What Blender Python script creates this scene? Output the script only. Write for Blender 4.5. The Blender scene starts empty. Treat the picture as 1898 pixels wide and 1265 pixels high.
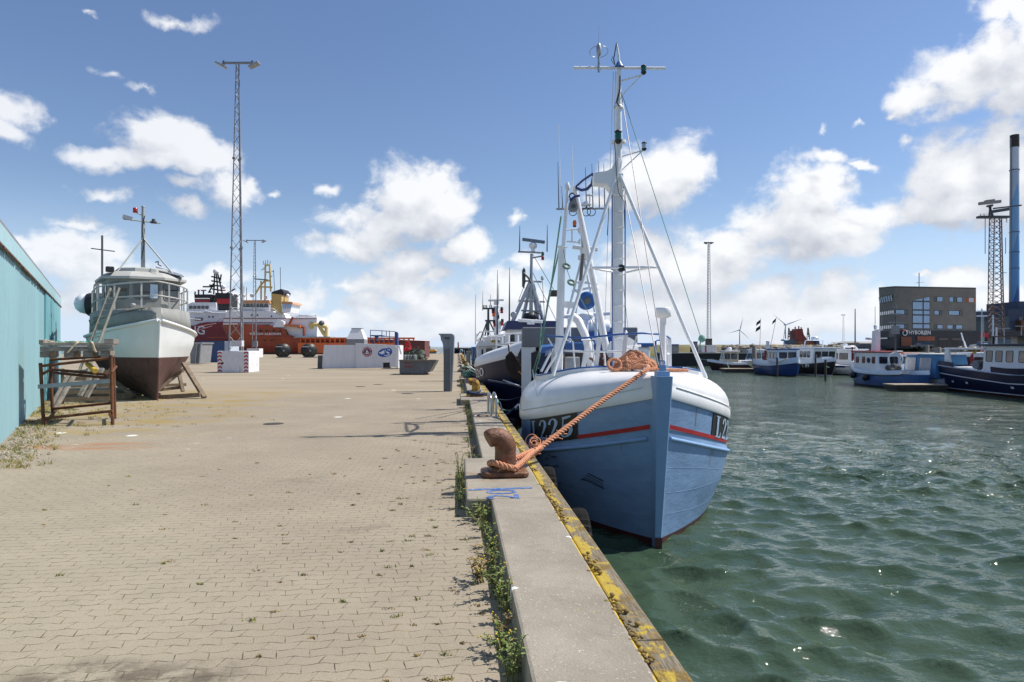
import bpy, math, random
import numpy as np
from mathutils import Vector, Matrix
R = math.radians
rnd = random.Random(7)
scn = bpy.context.scene
COL = scn.collection
# ------------------------------------------------------------------ camera
CAMH = 1.7
FPX, CX, HY = 1265.3, 949.0, 644.0          # focal length, centre column and horizon row of the 1898 px photograph
cam = bpy.data.cameras.new('camera'); cam.lens = 24; cam.sensor_width = 36; cam.shift_y = 0.00606
cam.clip_start = .05; cam.clip_end = 40000
co = bpy.data.objects.new('camera', cam); COL.objects.link(co)
co.location = (0, 0, CAMH); co.rotation_euler = (R(90), 0, 0); scn.camera = co
# ------------------------------------------------------------------ sun, exposure
SUN_AZ, SUN_EL = R(75), R(54)                 # azimuth to the right of +Y
sd = Vector((math.cos(SUN_EL)*math.sin(SUN_AZ), math.cos(SUN_EL)*math.cos(SUN_AZ), math.sin(SUN_EL)))
sl = bpy.data.lights.new('sun', 'SUN'); sl.energy = 4.2; sl.angle = R(.53); sl.color = (1, .95, .87)
so = bpy.data.objects.new('sun', sl); COL.objects.link(so); so.rotation_euler = sd.to_track_quat('Z', 'Y').to_euler(); so.location = (20, 10, 60)
scn.view_settings.view_transform = 'Standard'; scn.view_settings.look = 'None'
scn.view_settings.exposure = 0.55; scn.view_settings.gamma = 1
try: scn.view_settings.use_curve_mapping = False
except Exception: pass
scn.cycles.max_bounces = 8; scn.cycles.use_denoising = True
scn.cycles.sample_clamp_indirect = 4
# ------------------------------------------------------------------ node helper
class NT:
    def __init__(s, tree): s.t = tree; s.t.nodes.clear()
    def n(s, typ, **kw):
        nd = s.t.nodes.new(typ)
        for k, v in kw.items(): setattr(nd, k, v)
        return nd
    def put(s, sock, v):
        if v is None: return
        if isinstance(v, bpy.types.NodeSocket): s.t.links.new(v, sock)
        else:
            if sock.type == 'RGBA' and len(v) == 3: v = (*v, 1)
            sock.default_value = v
    def m(s, op, a, b=None, c=None, clamp=False):
        nd = s.n('ShaderNodeMath', operation=op, use_clamp=clamp)
        for i, v in enumerate((a, b, c)): s.put(nd.inputs[i], v)
        return nd.outputs[0]
    def v(s, op, a, b=None, c=None):
        nd = s.n('ShaderNodeVectorMath', operation=op)
        for i, v in enumerate((a, b, c)):
            if v is not None: s.put(nd.inputs[i], v)
        return nd.outputs['Value'] if op in ('LENGTH', 'DOT_PRODUCT') else nd.outputs[0]
    def noise(s, vec, scale=5, detail=4, rough=.55, dist=0, col=False):
        nd = s.n('ShaderNodeTexNoise'); s.put(nd.inputs['Vector'], vec)
        s.put(nd.inputs['Scale'], scale); nd.inputs['Detail'].default_value = detail
        nd.inputs['Roughness'].default_value = rough; nd.inputs['Distortion'].default_value = dist
        return nd.outputs['Color'] if col else nd.outputs['Fac']
    def rng(s, x, a, b, c=0, d=1, smooth=True):
        nd = s.n('ShaderNodeMapRange'); nd.interpolation_type = 'SMOOTHSTEP' if smooth else 'LINEAR'
        for i, v in enumerate((x, a, b, c, d)): s.put(nd.inputs[i], v)
        return nd.outputs[0]
    def mix(s, f, a, b, mode='MIX'):
        nd = s.n('ShaderNodeMix', data_type='RGBA', blend_type=mode)
        s.put(nd.inputs['Factor'], f); s.put(nd.inputs['A'], a) if 0 else None
        s.put(nd.inputs[6], a); s.put(nd.inputs[7], b)
        return nd.outputs[2]
    def comb(s, x, y, z=0.):
        nd = s.n('ShaderNodeCombineXYZ')
        for i, v in enumerate((x, y, z)): s.put(nd.inputs[i], v)
        return nd.outputs[0]
    def sep(s, v):
        nd = s.n('ShaderNodeSeparateXYZ'); s.put(nd.inputs[0], v); return nd.outputs
# ------------------------------------------------------------------ sky: physical sky plus cumulus placed by direction
CL = [ # centre column, row, half width, half height (photo pixels, turned into directions), weight
(300,250,85,48,1),(235,285,95,28,.8),(370,280,70,36,.9),(310,285,110,28,.9),(8,195,58,42,.85),(5,240,55,38,.7),(210,128,60,22,.12),(270,152,80,18,.08),(330,22,120,28,.12),(170,10,30,14,.02),
(215,355,80,28,.42),(340,338,50,24,.3),(345,385,75,30,.45),(430,352,60,40,.72),(462,338,28,26,.6),(140,408,70,28,.6),(110,452,80,42,.95),(190,460,62,42,.9),(60,478,70,44,.8),(150,495,130,34,.85),(360,520,80,30,.75),(300,560,160,40,.6),
(760,365,75,62,1),(805,335,42,42,.95),(745,420,105,42,.95),(825,382,48,44,.95),(650,466,90,24,.85),(700,450,70,35,.8),(620,343,34,18,.6),(868,462,44,34,.95),(840,482,40,16,.8),(755,497,62,30,.9),(700,525,90,20,.85),(640,526,40,14,.6),(800,515,60,22,.6),(965,402,30,16,.35),(510,352,30,14,.3),
(620,592,80,24,.8),(720,582,80,26,.8),(820,565,90,36,.8),(800,605,200,30,.7),(880,592,130,40,.85),(940,540,75,44,.8),(985,490,60,30,.6),(1010,560,60,40,.7),
(1215,325,85,62,1),(1280,315,40,34,.95),(1170,350,70,45,.95),(1120,372,50,30,.6),(1205,452,48,44,.9),(1270,500,130,52,1),(1180,500,80,50,.9),(1425,425,80,44,1),(1340,480,90,50,.95),(1500,385,85,66,1.05),(1535,345,50,42,1),(1500,430,120,52,1),(1610,392,95,34,.95),(1690,378,55,34,.9),
(1790,315,100,85,1.05),(1855,275,70,60,1),(1800,385,95,48,1),(1880,350,70,90,1),(1950,330,90,100,1),(1775,135,80,55,1),(1830,95,60,45,1),(1890,135,60,65,1),(1715,190,70,30,.85),(1660,210,30,12,.5),(1830,30,60,30,.62),(1890,15,50,34,.7),(1950,100,90,110,.9),
(1525,288,60,18,.6),(1595,288,45,12,.5),(1582,220,24,16,.24),(1510,242,18,26,.2),(1675,255,32,24,.3),(1760,258,32,14,.2),
(1200,580,160,60,.9),(1350,565,200,48,.85),(1555,540,75,38,.9),(1500,580,140,44,.85),(1640,570,90,36,.8),(1785,520,55,34,.9),(1860,560,70,40,.8),(1720,510,34,14,.4),(1480,605,420,34,.75),(1050,600,180,40,.75),(1740,610,200,30,.7),
(60,560,110,40,.8),(190,540,80,34,.75),(420,500,60,26,.6),(455,560,90,30,.75),(560,540,70,26,.6),(540,600,110,26,.8),(690,560,60,30,.7),(760,545,50,28,.75),(20,440,60,30,.6),(2200,300,200,90,.9),(2500,150,260,120,.9),(-300,250,160,70,.9),(-500,420,220,60,.9),(2100,560,260,60,.8),(-250,560,260,50,.7)]
SKYK = .074
w = bpy.data.worlds.new('World'); scn.world = w; w.use_nodes = True
t = NT(w.node_tree)
tc = t.n('ShaderNodeTexCoord').outputs['Generated']
x, y, z = t.sep(t.v('NORMALIZE', tc))[:3]
P0 = t.comb(t.m('ARCTAN2', x, y), t.m('ARCSINE', z))
def dens_group():
    g = bpy.data.node_groups.new('cloud_density', 'ShaderNodeTree')
    g.interface.new_socket('P', in_out='INPUT', socket_type='NodeSocketVector')
    g.interface.new_socket('D', in_out='OUTPUT', socket_type='NodeSocketFloat')
    q = NT(g); gi = q.n('NodeGroupInput').outputs[0]; go = q.n('NodeGroupOutput')
    big = q.noise(gi, 9, 3, .55, col=True); sm = q.noise(gi, 42, 4, .6, col=True)
    p = q.v('ADD', gi, q.v('SCALE', q.v('SUBTRACT', big, (.5, .5, .5)), None)); p.node.inputs[0]
    sc1 = p.node.inputs[1].links[0].from_node; sc1.inputs['Scale'].default_value = .075
    a2 = q.v('SCALE', q.v('SUBTRACT', sm, (.5, .5, .5)), None); a2.node.inputs['Scale'].default_value = .022
    p = q.v('ADD', p, a2)
    cur = None
    for (px, py, rx, ry, wt) in CL:
        az = math.atan2(px-CX, FPX); el = math.atan2(HY-py, math.hypot(FPX, px-CX))
        k = math.cos(az)**1.6
        ra = rx/FPX*max(k, .25)*1.12; re = ry/FPX*max(k, .3)*1.12
        ln = q.v('LENGTH', q.v('MULTIPLY', q.v('SUBTRACT', p, (az, el, 0)), (1/ra, 1/re, 0)))
        f = q.m('SUBTRACT', wt*.76+.22, q.m('MULTIPLY', ln, .9))
        cur = f if cur is None else q.m('MAXIMUM', cur, f)
    # thin random cover high up, away from the picture
    el_ = q.sep(gi)[1]
    hi = q.m('SUBTRACT', q.m('MULTIPLY', q.noise(gi, 3.2, 3, .5), 2.6), 1.42)
    hi = q.m('SUBTRACT', hi, q.rng(el_, .42, .62, 3, 0))
    cur = q.m('MAXIMUM', cur, hi)
    fb = q.noise(q.v('MULTIPLY', gi, (1, 1.25, 1)), 15, 9, .6, .25)
    d = q.m('ADD', cur, q.m('MULTIPLY', q.m('SUBTRACT', fb, .5), 1.75))
    q.put(go.inputs[0], d)
    return g
DG = dens_group()
def dens(p):
    nd = t.n('ShaderNodeGroup'); nd.node_tree = DG; t.put(nd.inputs[0], p); return nd.outputs[0]
D0 = dens(P0); D1 = dens(t.v('ADD', P0, (.016, .026, 0))); D2 = dens(t.v('ADD', P0, (.012, .07, 0)))
alpha = t.m('MULTIPLY', t.rng(D0, -.12, .44), t.rng(z, -.02, .012))
lit = t.m('ADD', t.m('MULTIPLY', t.m('SUBTRACT', D0, D1), .55), t.m('MULTIPLY', t.m('SUBTRACT', .25, D2), .42))
lit = t.rng(lit, -.48, .42, 0, 1, False)
sky = t.n('ShaderNodeTexSky', sky_type='NISHITA', sun_disc=False, sun_elevation=SUN_EL, sun_rotation=SUN_AZ)
sky.air_density = 1.15; sky.dust_density = .15; sky.ozone_density = 2.2; sky.altitude = 0
skyc = t.v('MULTIPLY', sky.outputs[0], (SKYK*.93, SKYK*.96, SKYK*1.10))
ccol = t.mix(lit, (.38, .40, .45), (.69, .695, .705))
ccol = t.mix(t.m('MULTIPLY', t.rng(z, .0, .13, 1, 0), .5), ccol, (.60, .64, .70))
skyc = t.mix(t.m('MULTIPLY', t.rng(z, -.02, .22, 1, 0), .78), skyc, (.46, .575, .76))
allc = t.mix(t.m('MULTIPLY', alpha, t.rng(x, -.75, .1, .80, .95)), skyc, ccol)
bg = t.n('ShaderNodeBackground'); t.put(bg.inputs[0], allc); bg.inputs[1].default_value = 1.0
t.put(t.n('ShaderNodeOutputWorld').inputs[0], bg.outputs[0])
w.cycles.sampling_method = 'MANUAL'; w.cycles.sample_map_resolution = 512
# ------------------------------------------------------------------ materials
MATS = {}
def M(key, col=None, rough=.5, metal=0, var=.14, sc=4, bump=0, bsc=30, dirt=None, coat=0, stretch=None, spec=None):
    if key in MATS: return MATS[key]
    m = bpy.data.materials.new(key); m.use_nodes = True; q = NT(m.node_tree)
    b = q.n('ShaderNodeBsdfPrincipled'); o = q.n('ShaderNodeOutputMaterial'); q.put(o.inputs[0], b.outputs[0])
    tc = q.n('ShaderNodeTexCoord').outputs['Object']
    if stretch: tc = q.v('MULTIPLY', tc, stretch)
    n1 = q.noise(tc, sc, 6, .6)
    c = q.mix(q.rng(n1, .25, .75), tuple(max(0, v*(1-var)) for v in col), tuple(min(1, v*(1+var)) for v in col))
    rf = rough
    if dirt:
        dc, thr, dsc, amt = dirt
        n2 = q.noise(tc, dsc, 8, .68, .4)
        f = q.m('MULTIPLY', q.rng(n2, thr, thr+.14), amt)
        c = q.mix(f, c, dc); rf = q.m('ADD', q.m('MULTIPLY', f, .35), rough, clamp=True)
    q.put(b.inputs['Base Color'], c); q.put(b.inputs['Roughness'], rf); b.inputs['Metallic'].default_value = metal
    if coat: b.inputs['Coat Weight'].default_value = coat
    if spec is not None: b.inputs['Specular IOR Level'].default_value = spec
    if bump:
        bp = q.n('ShaderNodeBump'); bp.inputs['Strength'].default_value = min(1, bump); bp.inputs['Distance'].default_value = .02
        q.put(bp.inputs['Height'], q.noise(tc, bsc, 6, .6)); q.put(b.inputs['Normal'], bp.outputs[0])
    MATS[key] = m; return m
rust = (.11, .042, .02)
WHT = M('white_paint', (.74, .75, .76), .35, var=.05, sc=2.2, dirt=((.42, .34, .25), .64, 2.5, .45), bump=.12, bsc=9)
WHC = M('clean_white', (.78, .78, .78), .35, var=.04)
WGL = M('whaleback_white', (.75, .75, .75), .3, var=.06, sc=1.6, bump=.2, bsc=5, dirt=((.42, .36, .28), .60, 1.8, .5), stretch=(1, 1, .6))
BLU = M('hull_blue', (.195, .315, .50), .4, var=.13, sc=2.2, bump=.5, bsc=5, dirt=((.125, .215, .36), .55, 2.2, .6), stretch=(.6, .6, 1.6))
BLS = M('stem_blue', (.215, .35, .55), .38, var=.06, sc=3, bump=.15, bsc=14)
BLT = M('blue_trim', (.025, .10, .32), .35, var=.1)
NAV = M('navy', (.010, .014, .045), .34, var=.2, bump=.1, bsc=4, spec=.35)
ANT = M('antifoul', (.07, .018, .016), .6, var=.3, dirt=((.03, .025, .02), .55, 3, .7))
RED = M('red_paint', (.42, .018, .02), .4)
BLK = M('black_matte', (.015, .015, .016), .5, var=.2)
RUB = M('rubber', (.010, .010, .010), .85, var=.4, dirt=((.04, .037, .033), .6, 6, .4), spec=.2)
STL = M('galvanised', (.36, .37, .38), .42, .75, var=.15, sc=8)
GRY = M('grey_paint', (.22, .225, .235), .5, var=.1, sc=2)
DGR = M('dark_grey', (.07, .075, .08), .5, var=.15)
RST = M('rusty_steel', rust, .75, .25, var=.4, sc=6, bump=.4, bsc=40, dirt=((.2, .085, .035), .5, 5, .8))
BRS = M('bollard_rust', (.15, .062, .032), .5, .2, var=.4, sc=8, bump=.8, bsc=26, dirt=((.36, .235, .03), .60, 6, .75))
BYL = M('bollard_yellow', (.46, .27, .025), .55, var=.2, sc=6, bump=.5, bsc=30, dirt=(rust, .43, 4.0, .95))
WOD = M('old_wood', (.23, .205, .175), .85, var=.3, sc=6, bump=.6, bsc=60, dirt=((.09, .075, .06), .52, 4, .7))
WDB = M('brown_wood', (.17, .125, .085), .85, var=.3, sc=6, bump=.5, bsc=50)
DKW = M('dark_pile', (.05, .042, .035), .85, var=.4, bump=.4)
GLS = M('dark_glass', (.02, .025, .03), .06, var=.2, spec=.8)
GLB = M('blue_glass', (.22, .33, .48), .06, .25, var=.15, spec=1)
LGL = M('pale_glass', (.42, .48, .52), .08, .2, var=.1)
ORP = M('orange_rope', (.52, .235, .13), .85, var=.3, sc=60)
GRP = M('green_rope', (.16, .33, .26), .85, var=.25, sc=40)
WRP = M('white_rope', (.62, .6, .53), .8, var=.15, sc=40)
BRP = M('dark_rope', (.03, .045, .09), .8, var=.3, sc=40)
CON = M('white_concrete', (.66, .66, .67), .75, var=.08, sc=3, dirt=((.38, .35, .31), .55, 2.5, .7), stretch=(1.5, 1.5, .5))
SHR = M('ship_orange', (.31, .058, .026), .5, var=.18, sc=.5, dirt=((.17, .045, .025), .52, .7, .75), stretch=(1, 1, .4))
SHD = M('ship_red', (.20, .012, .018), .45, var=.15, sc=.3)
ORD = M('deck_orange', (.62, .13, .03), .5, var=.15, sc=.5)
YEL = M('ship_yellow', (.50, .35, .12), .5, var=.1)
CRU = M('crane_yellow', (.60, .46, .16), .5, var=.1)
MRN = M('maroon_hull', (.035, .012, .016), .3)
BHU = M('bright_blue_hull', (.012, .045, .17), .28, var=.12)
BH2 = M('mid_blue_hull', (.04, .11, .28), .3, var=.12)
CRM = M('cream_gelcoat', (.62, .55, .42), .4)
LGW = M('gelcoat_white', (.72, .74, .77), .28, var=.05)
LBW = M('pale_blue_paint', (.55, .64, .74), .35, var=.06)
OLV = M('lamp_green', (.01, .09, .08), .15)
LRD = M('lamp_red', (.35, .02, .02), .2)
LOR = M('lamp_orange', (.8, .16, .02), .25)
# ------------------------------------------------------------------ mesh builder
class MB:
    def __init__(s): s.v = []; s.f = []; s.sm = []
    def add(s, vs, fs, smooth=False):
        o = len(s.v); s.v += [tuple(p) for p in vs]
        s.f += [tuple(i+o for i in f) for f in fs]; s.sm += [smooth]*len(fs); return s
    def box(s, x0, x1, y0, y1, z0, z1):
        if x0 > x1: x0, x1 = x1, x0
        if y0 > y1: y0, y1 = y1, y0
        if z0 > z1: z0, z1 = z1, z0
        v = [(x0,y0,z0),(x1,y0,z0),(x1,y1,z0),(x0,y1,z0),(x0,y0,z1),(x1,y0,z1),(x1,y1,z1),(x0,y1,z1)]
        return s.add(v, [(0,3,2,1),(4,5,6,7),(0,1,5,4),(1,2,6,5),(2,3,7,6),(3,0,4,7)])
    def obox(s, c, size, m):
        c = Vector(c); a = [Vector(m.col[i][:3])*size[i]/2 for i in range(3)]
        v = [c + a[0]*i + a[1]*j + a[2]*k for k in (-1, 1) for (i, j) in ((-1,-1),(1,-1),(1,1),(-1,1))]
        return s.add(v, [(0,3,2,1),(4,5,6,7),(0,1,5,4),(1,2,6,5),(2,3,7,6),(3,0,4,7)])
    def bar(s, p0, p1, w, h, up=(0,0,1)):
        p0, p1 = Vector(p0), Vector(p1); d = p1-p0; L = d.length; d.normalize()
        u = Vector(up)
        if abs(d.dot(u)) > .98: u = Vector((0,1,0))
        sx = d.cross(u).normalized(); uz = sx.cross(d)
        m = Matrix((sx, d, uz)).transposed()
        return s.obox((p0+p1)/2, (w, L, h), m)
    def path(s, pts, r, n=8, closed=False, cap=True):
        pts = [Vector(p) for p in pts]; N = len(pts)
        rs = r if isinstance(r, (list, tuple)) else [r]*N
        up = Vector((0,0,1)); vs = []; prev = None
        for i, p in enumerate(pts):
            if closed: d = pts[(i+1) % N]-pts[i-1]
            else: d = pts[min(i+1, N-1)]-pts[max(i-1, 0)]
            if d.length < 1e-9: d = Vector((0,0,1))
            d.normalize()
            if prev is None:
                a = up if abs(d.z) < .9 else Vector((1,0,0)); u = d.cross(a).normalized()
            else:
                u = (prev-d*prev.dot(d))
                u = u.normalized() if u.length > 1e-6 else d.orthogonal().normalized()
            prev = u; w_ = d.cross(u)
            for k in range(n):
                a = 2*math.pi*k/n; vs.append(p+(u*math.cos(a)+w_*math.sin(a))*rs[i])
        fs = []
        for i in range(N if closed else N-1):
            j = (i+1) % N
            for k in range(n):
                k2 = (k+1) % n; fs.append((i*n+k, i*n+k2, j*n+k2, j*n+k))
        s.add(vs, fs, True)
        if cap and not closed:
            s.add(vs[:n], [tuple(range(n))[::-1]]); s.add(vs[-n:], [tuple(range(n))])
        return s
    def tube(s, p0, p1, r0, r1=None, n=8): return s.path([p0, p1], [r0, r0 if r1 is None else r1], n)
    def lathe(s, prof, c=(0,0,0), n=16, axis=(0,0,1), smooth=True):
        c = Vector(c); d = Vector(axis).normalized(); u = d.orthogonal().normalized(); w_ = d.cross(u)
        vs = []
        for (r, h) in prof:
            for k in range(n):
                a = 2*math.pi*k/n; vs.append(c+d*h+(u*math.cos(a)+w_*math.sin(a))*max(r, 1e-4))
        fs = [(i*n+k, i*n+(k+1) % n, (i+1)*n+(k+1) % n, (i+1)*n+k) for i in range(len(prof)-1) for k in range(n)]
        s.add(vs, fs, smooth)
        s.add(vs[:n], [tuple(range(n))[::-1]]); s.add(vs[-n:], [tuple(range(n))]); return s
    def sphere(s, c, r, n=12, sq=(1,1,1)):
        vs = []; m = max(5, n//2+1)
        for i in range(m):
            th = math.pi*i/(m-1)
            for k in range(n):
                a = 2*math.pi*k/n
                vs.append((c[0]+r*sq[0]*math.sin(th)*math.cos(a), c[1]+r*sq[1]*math.sin(th)*math.sin(a), c[2]-r*sq[2]*math.cos(th)))
        fs = [(i*n+k, i*n+(k+1) % n, (i+1)*n+(k+1) % n, (i+1)*n+k) for i in range(m-1) for k in range(n)]
        return s.add(vs, fs, True)
    def torus(s, c, R_, r, axis=(0,0,1), n=24, k=8):
        c = Vector(c); d = Vector(axis).normalized(); u = d.orthogonal().normalized(); w_ = d.cross(u)
        return s.path([c+(u*math.cos(2*math.pi*i/n)+w_*math.sin(2*math.pi*i/n))*R_ for i in range(n)], r, k, True)
    def prism(s, poly, ext):
        poly = [Vector(p) for p in poly]; e = Vector(ext); n = len(poly)
        vs = poly+[p+e for p in poly]
        fs = [tuple(range(n))[::-1], tuple(range(n, 2*n))]+[(i, (i+1) % n, (i+1) % n+n, i+n) for i in range(n)]
        return s.add(vs, fs)
    def vprism(s, poly, z0, z1): return s.prism([(a, b, z0) for a, b in poly], (0, 0, z1-z0))
    def loft(s, secs, smooth=True, cap0=False, cap1=False, ring=False):
        n = len(secs[0]); vs = [p for sec in secs for p in sec]; fs = []
        for i in range(len(secs)-1):
            for k in range(n if ring else n-1):
                k2 = (k+1) % n; fs.append((i*n+k, i*n+k2, (i+1)*n+k2, (i+1)*n+k))
        s.add(vs, fs, smooth)
        if cap0: s.add(secs[0], [tuple(range(n))[::-1]])
        if cap1: s.add(secs[-1], [tuple(range(n))])
        return s
    def build(s, name, mat, parent=None, bevel=0, seg=2, thick=0):
        me = bpy.data.meshes.new(name); me.from_pydata(s.v, [], s.f); me.update()
        me.polygons.foreach_set('use_smooth', s.sm); me.materials.append(mat)
        o = bpy.data.objects.new(name, me); COL.objects.link(o)
        if parent is not None: o.parent = parent
        if thick:
            sf = o.modifiers.new('thickness', 'SOLIDIFY'); sf.thickness = thick; sf.offset = 0
        if bevel:
            b = o.modifiers.new('edge', 'BEVEL'); b.width = bevel; b.segments = seg; b.limit_method = 'ANGLE'; b.angle_limit = R(40)
        return o
def tag(o, label, cat, group=None, kind=None):
    if label: o['label'] = label
    if cat: o['category'] = cat
    if group: o['group'] = group
    if kind: o['kind'] = kind
    return o
def struct(o, kind='structure'): o['kind'] = kind; return o
def thing(name, label, cat, loc=(0,0,0), rz=0, group=None):
    o = bpy.data.objects.new(name, None); COL.objects.link(o); o.empty_display_size = .2
    o.location = loc; o.rotation_euler = (0, 0, rz); o['mat'] = 0; del o['mat']
    o.matrix_basis = Matrix.Translation(loc) @ Matrix.Rotation(rz, 4, 'Z')
    return tag(o, label, cat, group)
def inv(o): return o.matrix_basis.inverted()
def dup(root, label, loc=None, rz=None, group=None, sc=None):
    r = root.copy(); COL.objects.link(r); r['label'] = label
    if group: r['group'] = group
    if loc is not None: r.location = loc
    if rz is not None: r.rotation_euler = (0, 0, rz)
    if sc is not None: r.scale = (sc, sc, sc)
    for ch in list(root.children):
        c = ch.copy(); COL.objects.link(c); c.parent = r
        for g in list(ch.children):
            d = g.copy(); COL.objects.link(d); d.parent = c
    return r
def P(px, py, d): return Vector(((px-CX)/FPX*d, d, CAMH-(py-HY)/FPX*d))
def L(root, px, py, d): return inv(root) @ P(px, py, d)
YAW = R(4.57)
cq, sq_ = math.cos(YAW), math.sin(YAW)
def Q(l, s, z=0): return Vector((l*cq-s*sq_, l*sq_+s*cq, z))
def textmesh(body, size=1., bold=0, align='CENTER', spacing=1.):
    cu = bpy.data.curves.new('txt', 'FONT'); cu.body = body; cu.size = size; cu.align_x = align; cu.align_y = 'CENTER'; cu.offset = bold; cu.space_character = spacing
    cu.resolution_u = 3
    ob = bpy.data.objects.new('txt', cu); COL.objects.link(ob)
    dg = bpy.context.evaluated_depsgraph_get(); dg.update()
    me = bpy.data.meshes.new_from_object(ob.evaluated_get(dg))
    vs = [tuple(v.co) for v in me.vertices]; fs = [tuple(p.vertices) for p in me.polygons]
    bpy.data.objects.remove(ob); bpy.data.curves.remove(cu); bpy.data.meshes.remove(me)
    return vs, fs
def text(mb, body, size, org, ux=(1,0,0), uy=(0,0,1), **kw):
    vs, fs = textmesh(body, size, **kw); o = Vector(org); ux = Vector(ux); uy = Vector(uy)
    return mb.add([o+ux*v[0]+uy*v[1] for v in vs], fs)
def rrect(u0, u1, v0, v1, r, n=3):
    pts = []
    for cx_, cy_, a0 in ((u1-r, v1-r, 0), (u0+r, v1-r, 90), (u0+r, v0+r, 180), (u1-r, v0+r, 270)):
        for i in range(n+1):
            a = R(a0+90*i/n); pts.append((cx_+r*math.cos(a), cy_+r*math.sin(a)))
    return pts
def window(root, org, ux, uy, u0, u1, v0, v1, r=.06, frame=None, pane=None, fw=.045, name='window'):
    """a framed pane lying on a wall face given by origin, across and up directions"""
    org, ux, uy = Vector(org), Vector(ux).normalized(), Vector(uy).normalized(); nn = ux.cross(uy)
    out = rrect(u0, u1, v0, v1, r); inn = rrect(u0+fw, u1-fw, v0+fw, v1-fw, max(.01, r-fw*.6))
    to = lambda p, d: org+ux*p[0]+uy*p[1]+nn*d
    m = MB(); n = len(out)
    m.add([to(p, .0) for p in out]+[to(p, .022) for p in out]+[to(p, .022) for p in inn]+[to(p, .006) for p in inn],
          [(i, (i+1) % n, n+(i+1) % n, n+i) for i in range(n)]+[(n+i, n+(i+1) % n, 2*n+(i+1) % n, 2*n+i) for i in range(n)]+[(2*n+i, 2*n+(i+1) % n, 3*n+(i+1) % n, 3*n+i) for i in range(n)])
    f = m.build(name, frame or BLK, root)
    p = MB(); p.add([to(q, .008) for q in inn], [tuple(range(n))]); p.build('pane', pane or GLS, f)
    return f
def pbox(mb, x0, x1, y0, y1, d0, d1, M_=None):
    a = P(x0, y0, d0); b = P(x1, y1, d0)
    vs = [(a.x,d0,b.z),(b.x,d0,b.z),(b.x,d1,b.z),(a.x,d1,b.z),(a.x,d0,a.z),(b.x,d0,a.z),(b.x,d1,a.z),(a.x,d1,a.z)]
    if M_ is not None: vs = [M_ @ Vector(v) for v in vs]
    return mb.add(vs, [(0,1,5,4),(1,2,6,5),(2,3,7,6),(3,0,4,7),(4,5,6,7),(0,3,2,1)])
def pprism(mb, poly, d0, d1, M_=None):
    vs = [P(a, b, d0) for a, b in poly]; e = Vector((0, d1-d0, 0))
    if M_ is not None:
        e = M_.to_3x3() @ e; vs = [M_ @ v for v in vs]
    return mb.prism(vs, e)
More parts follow.
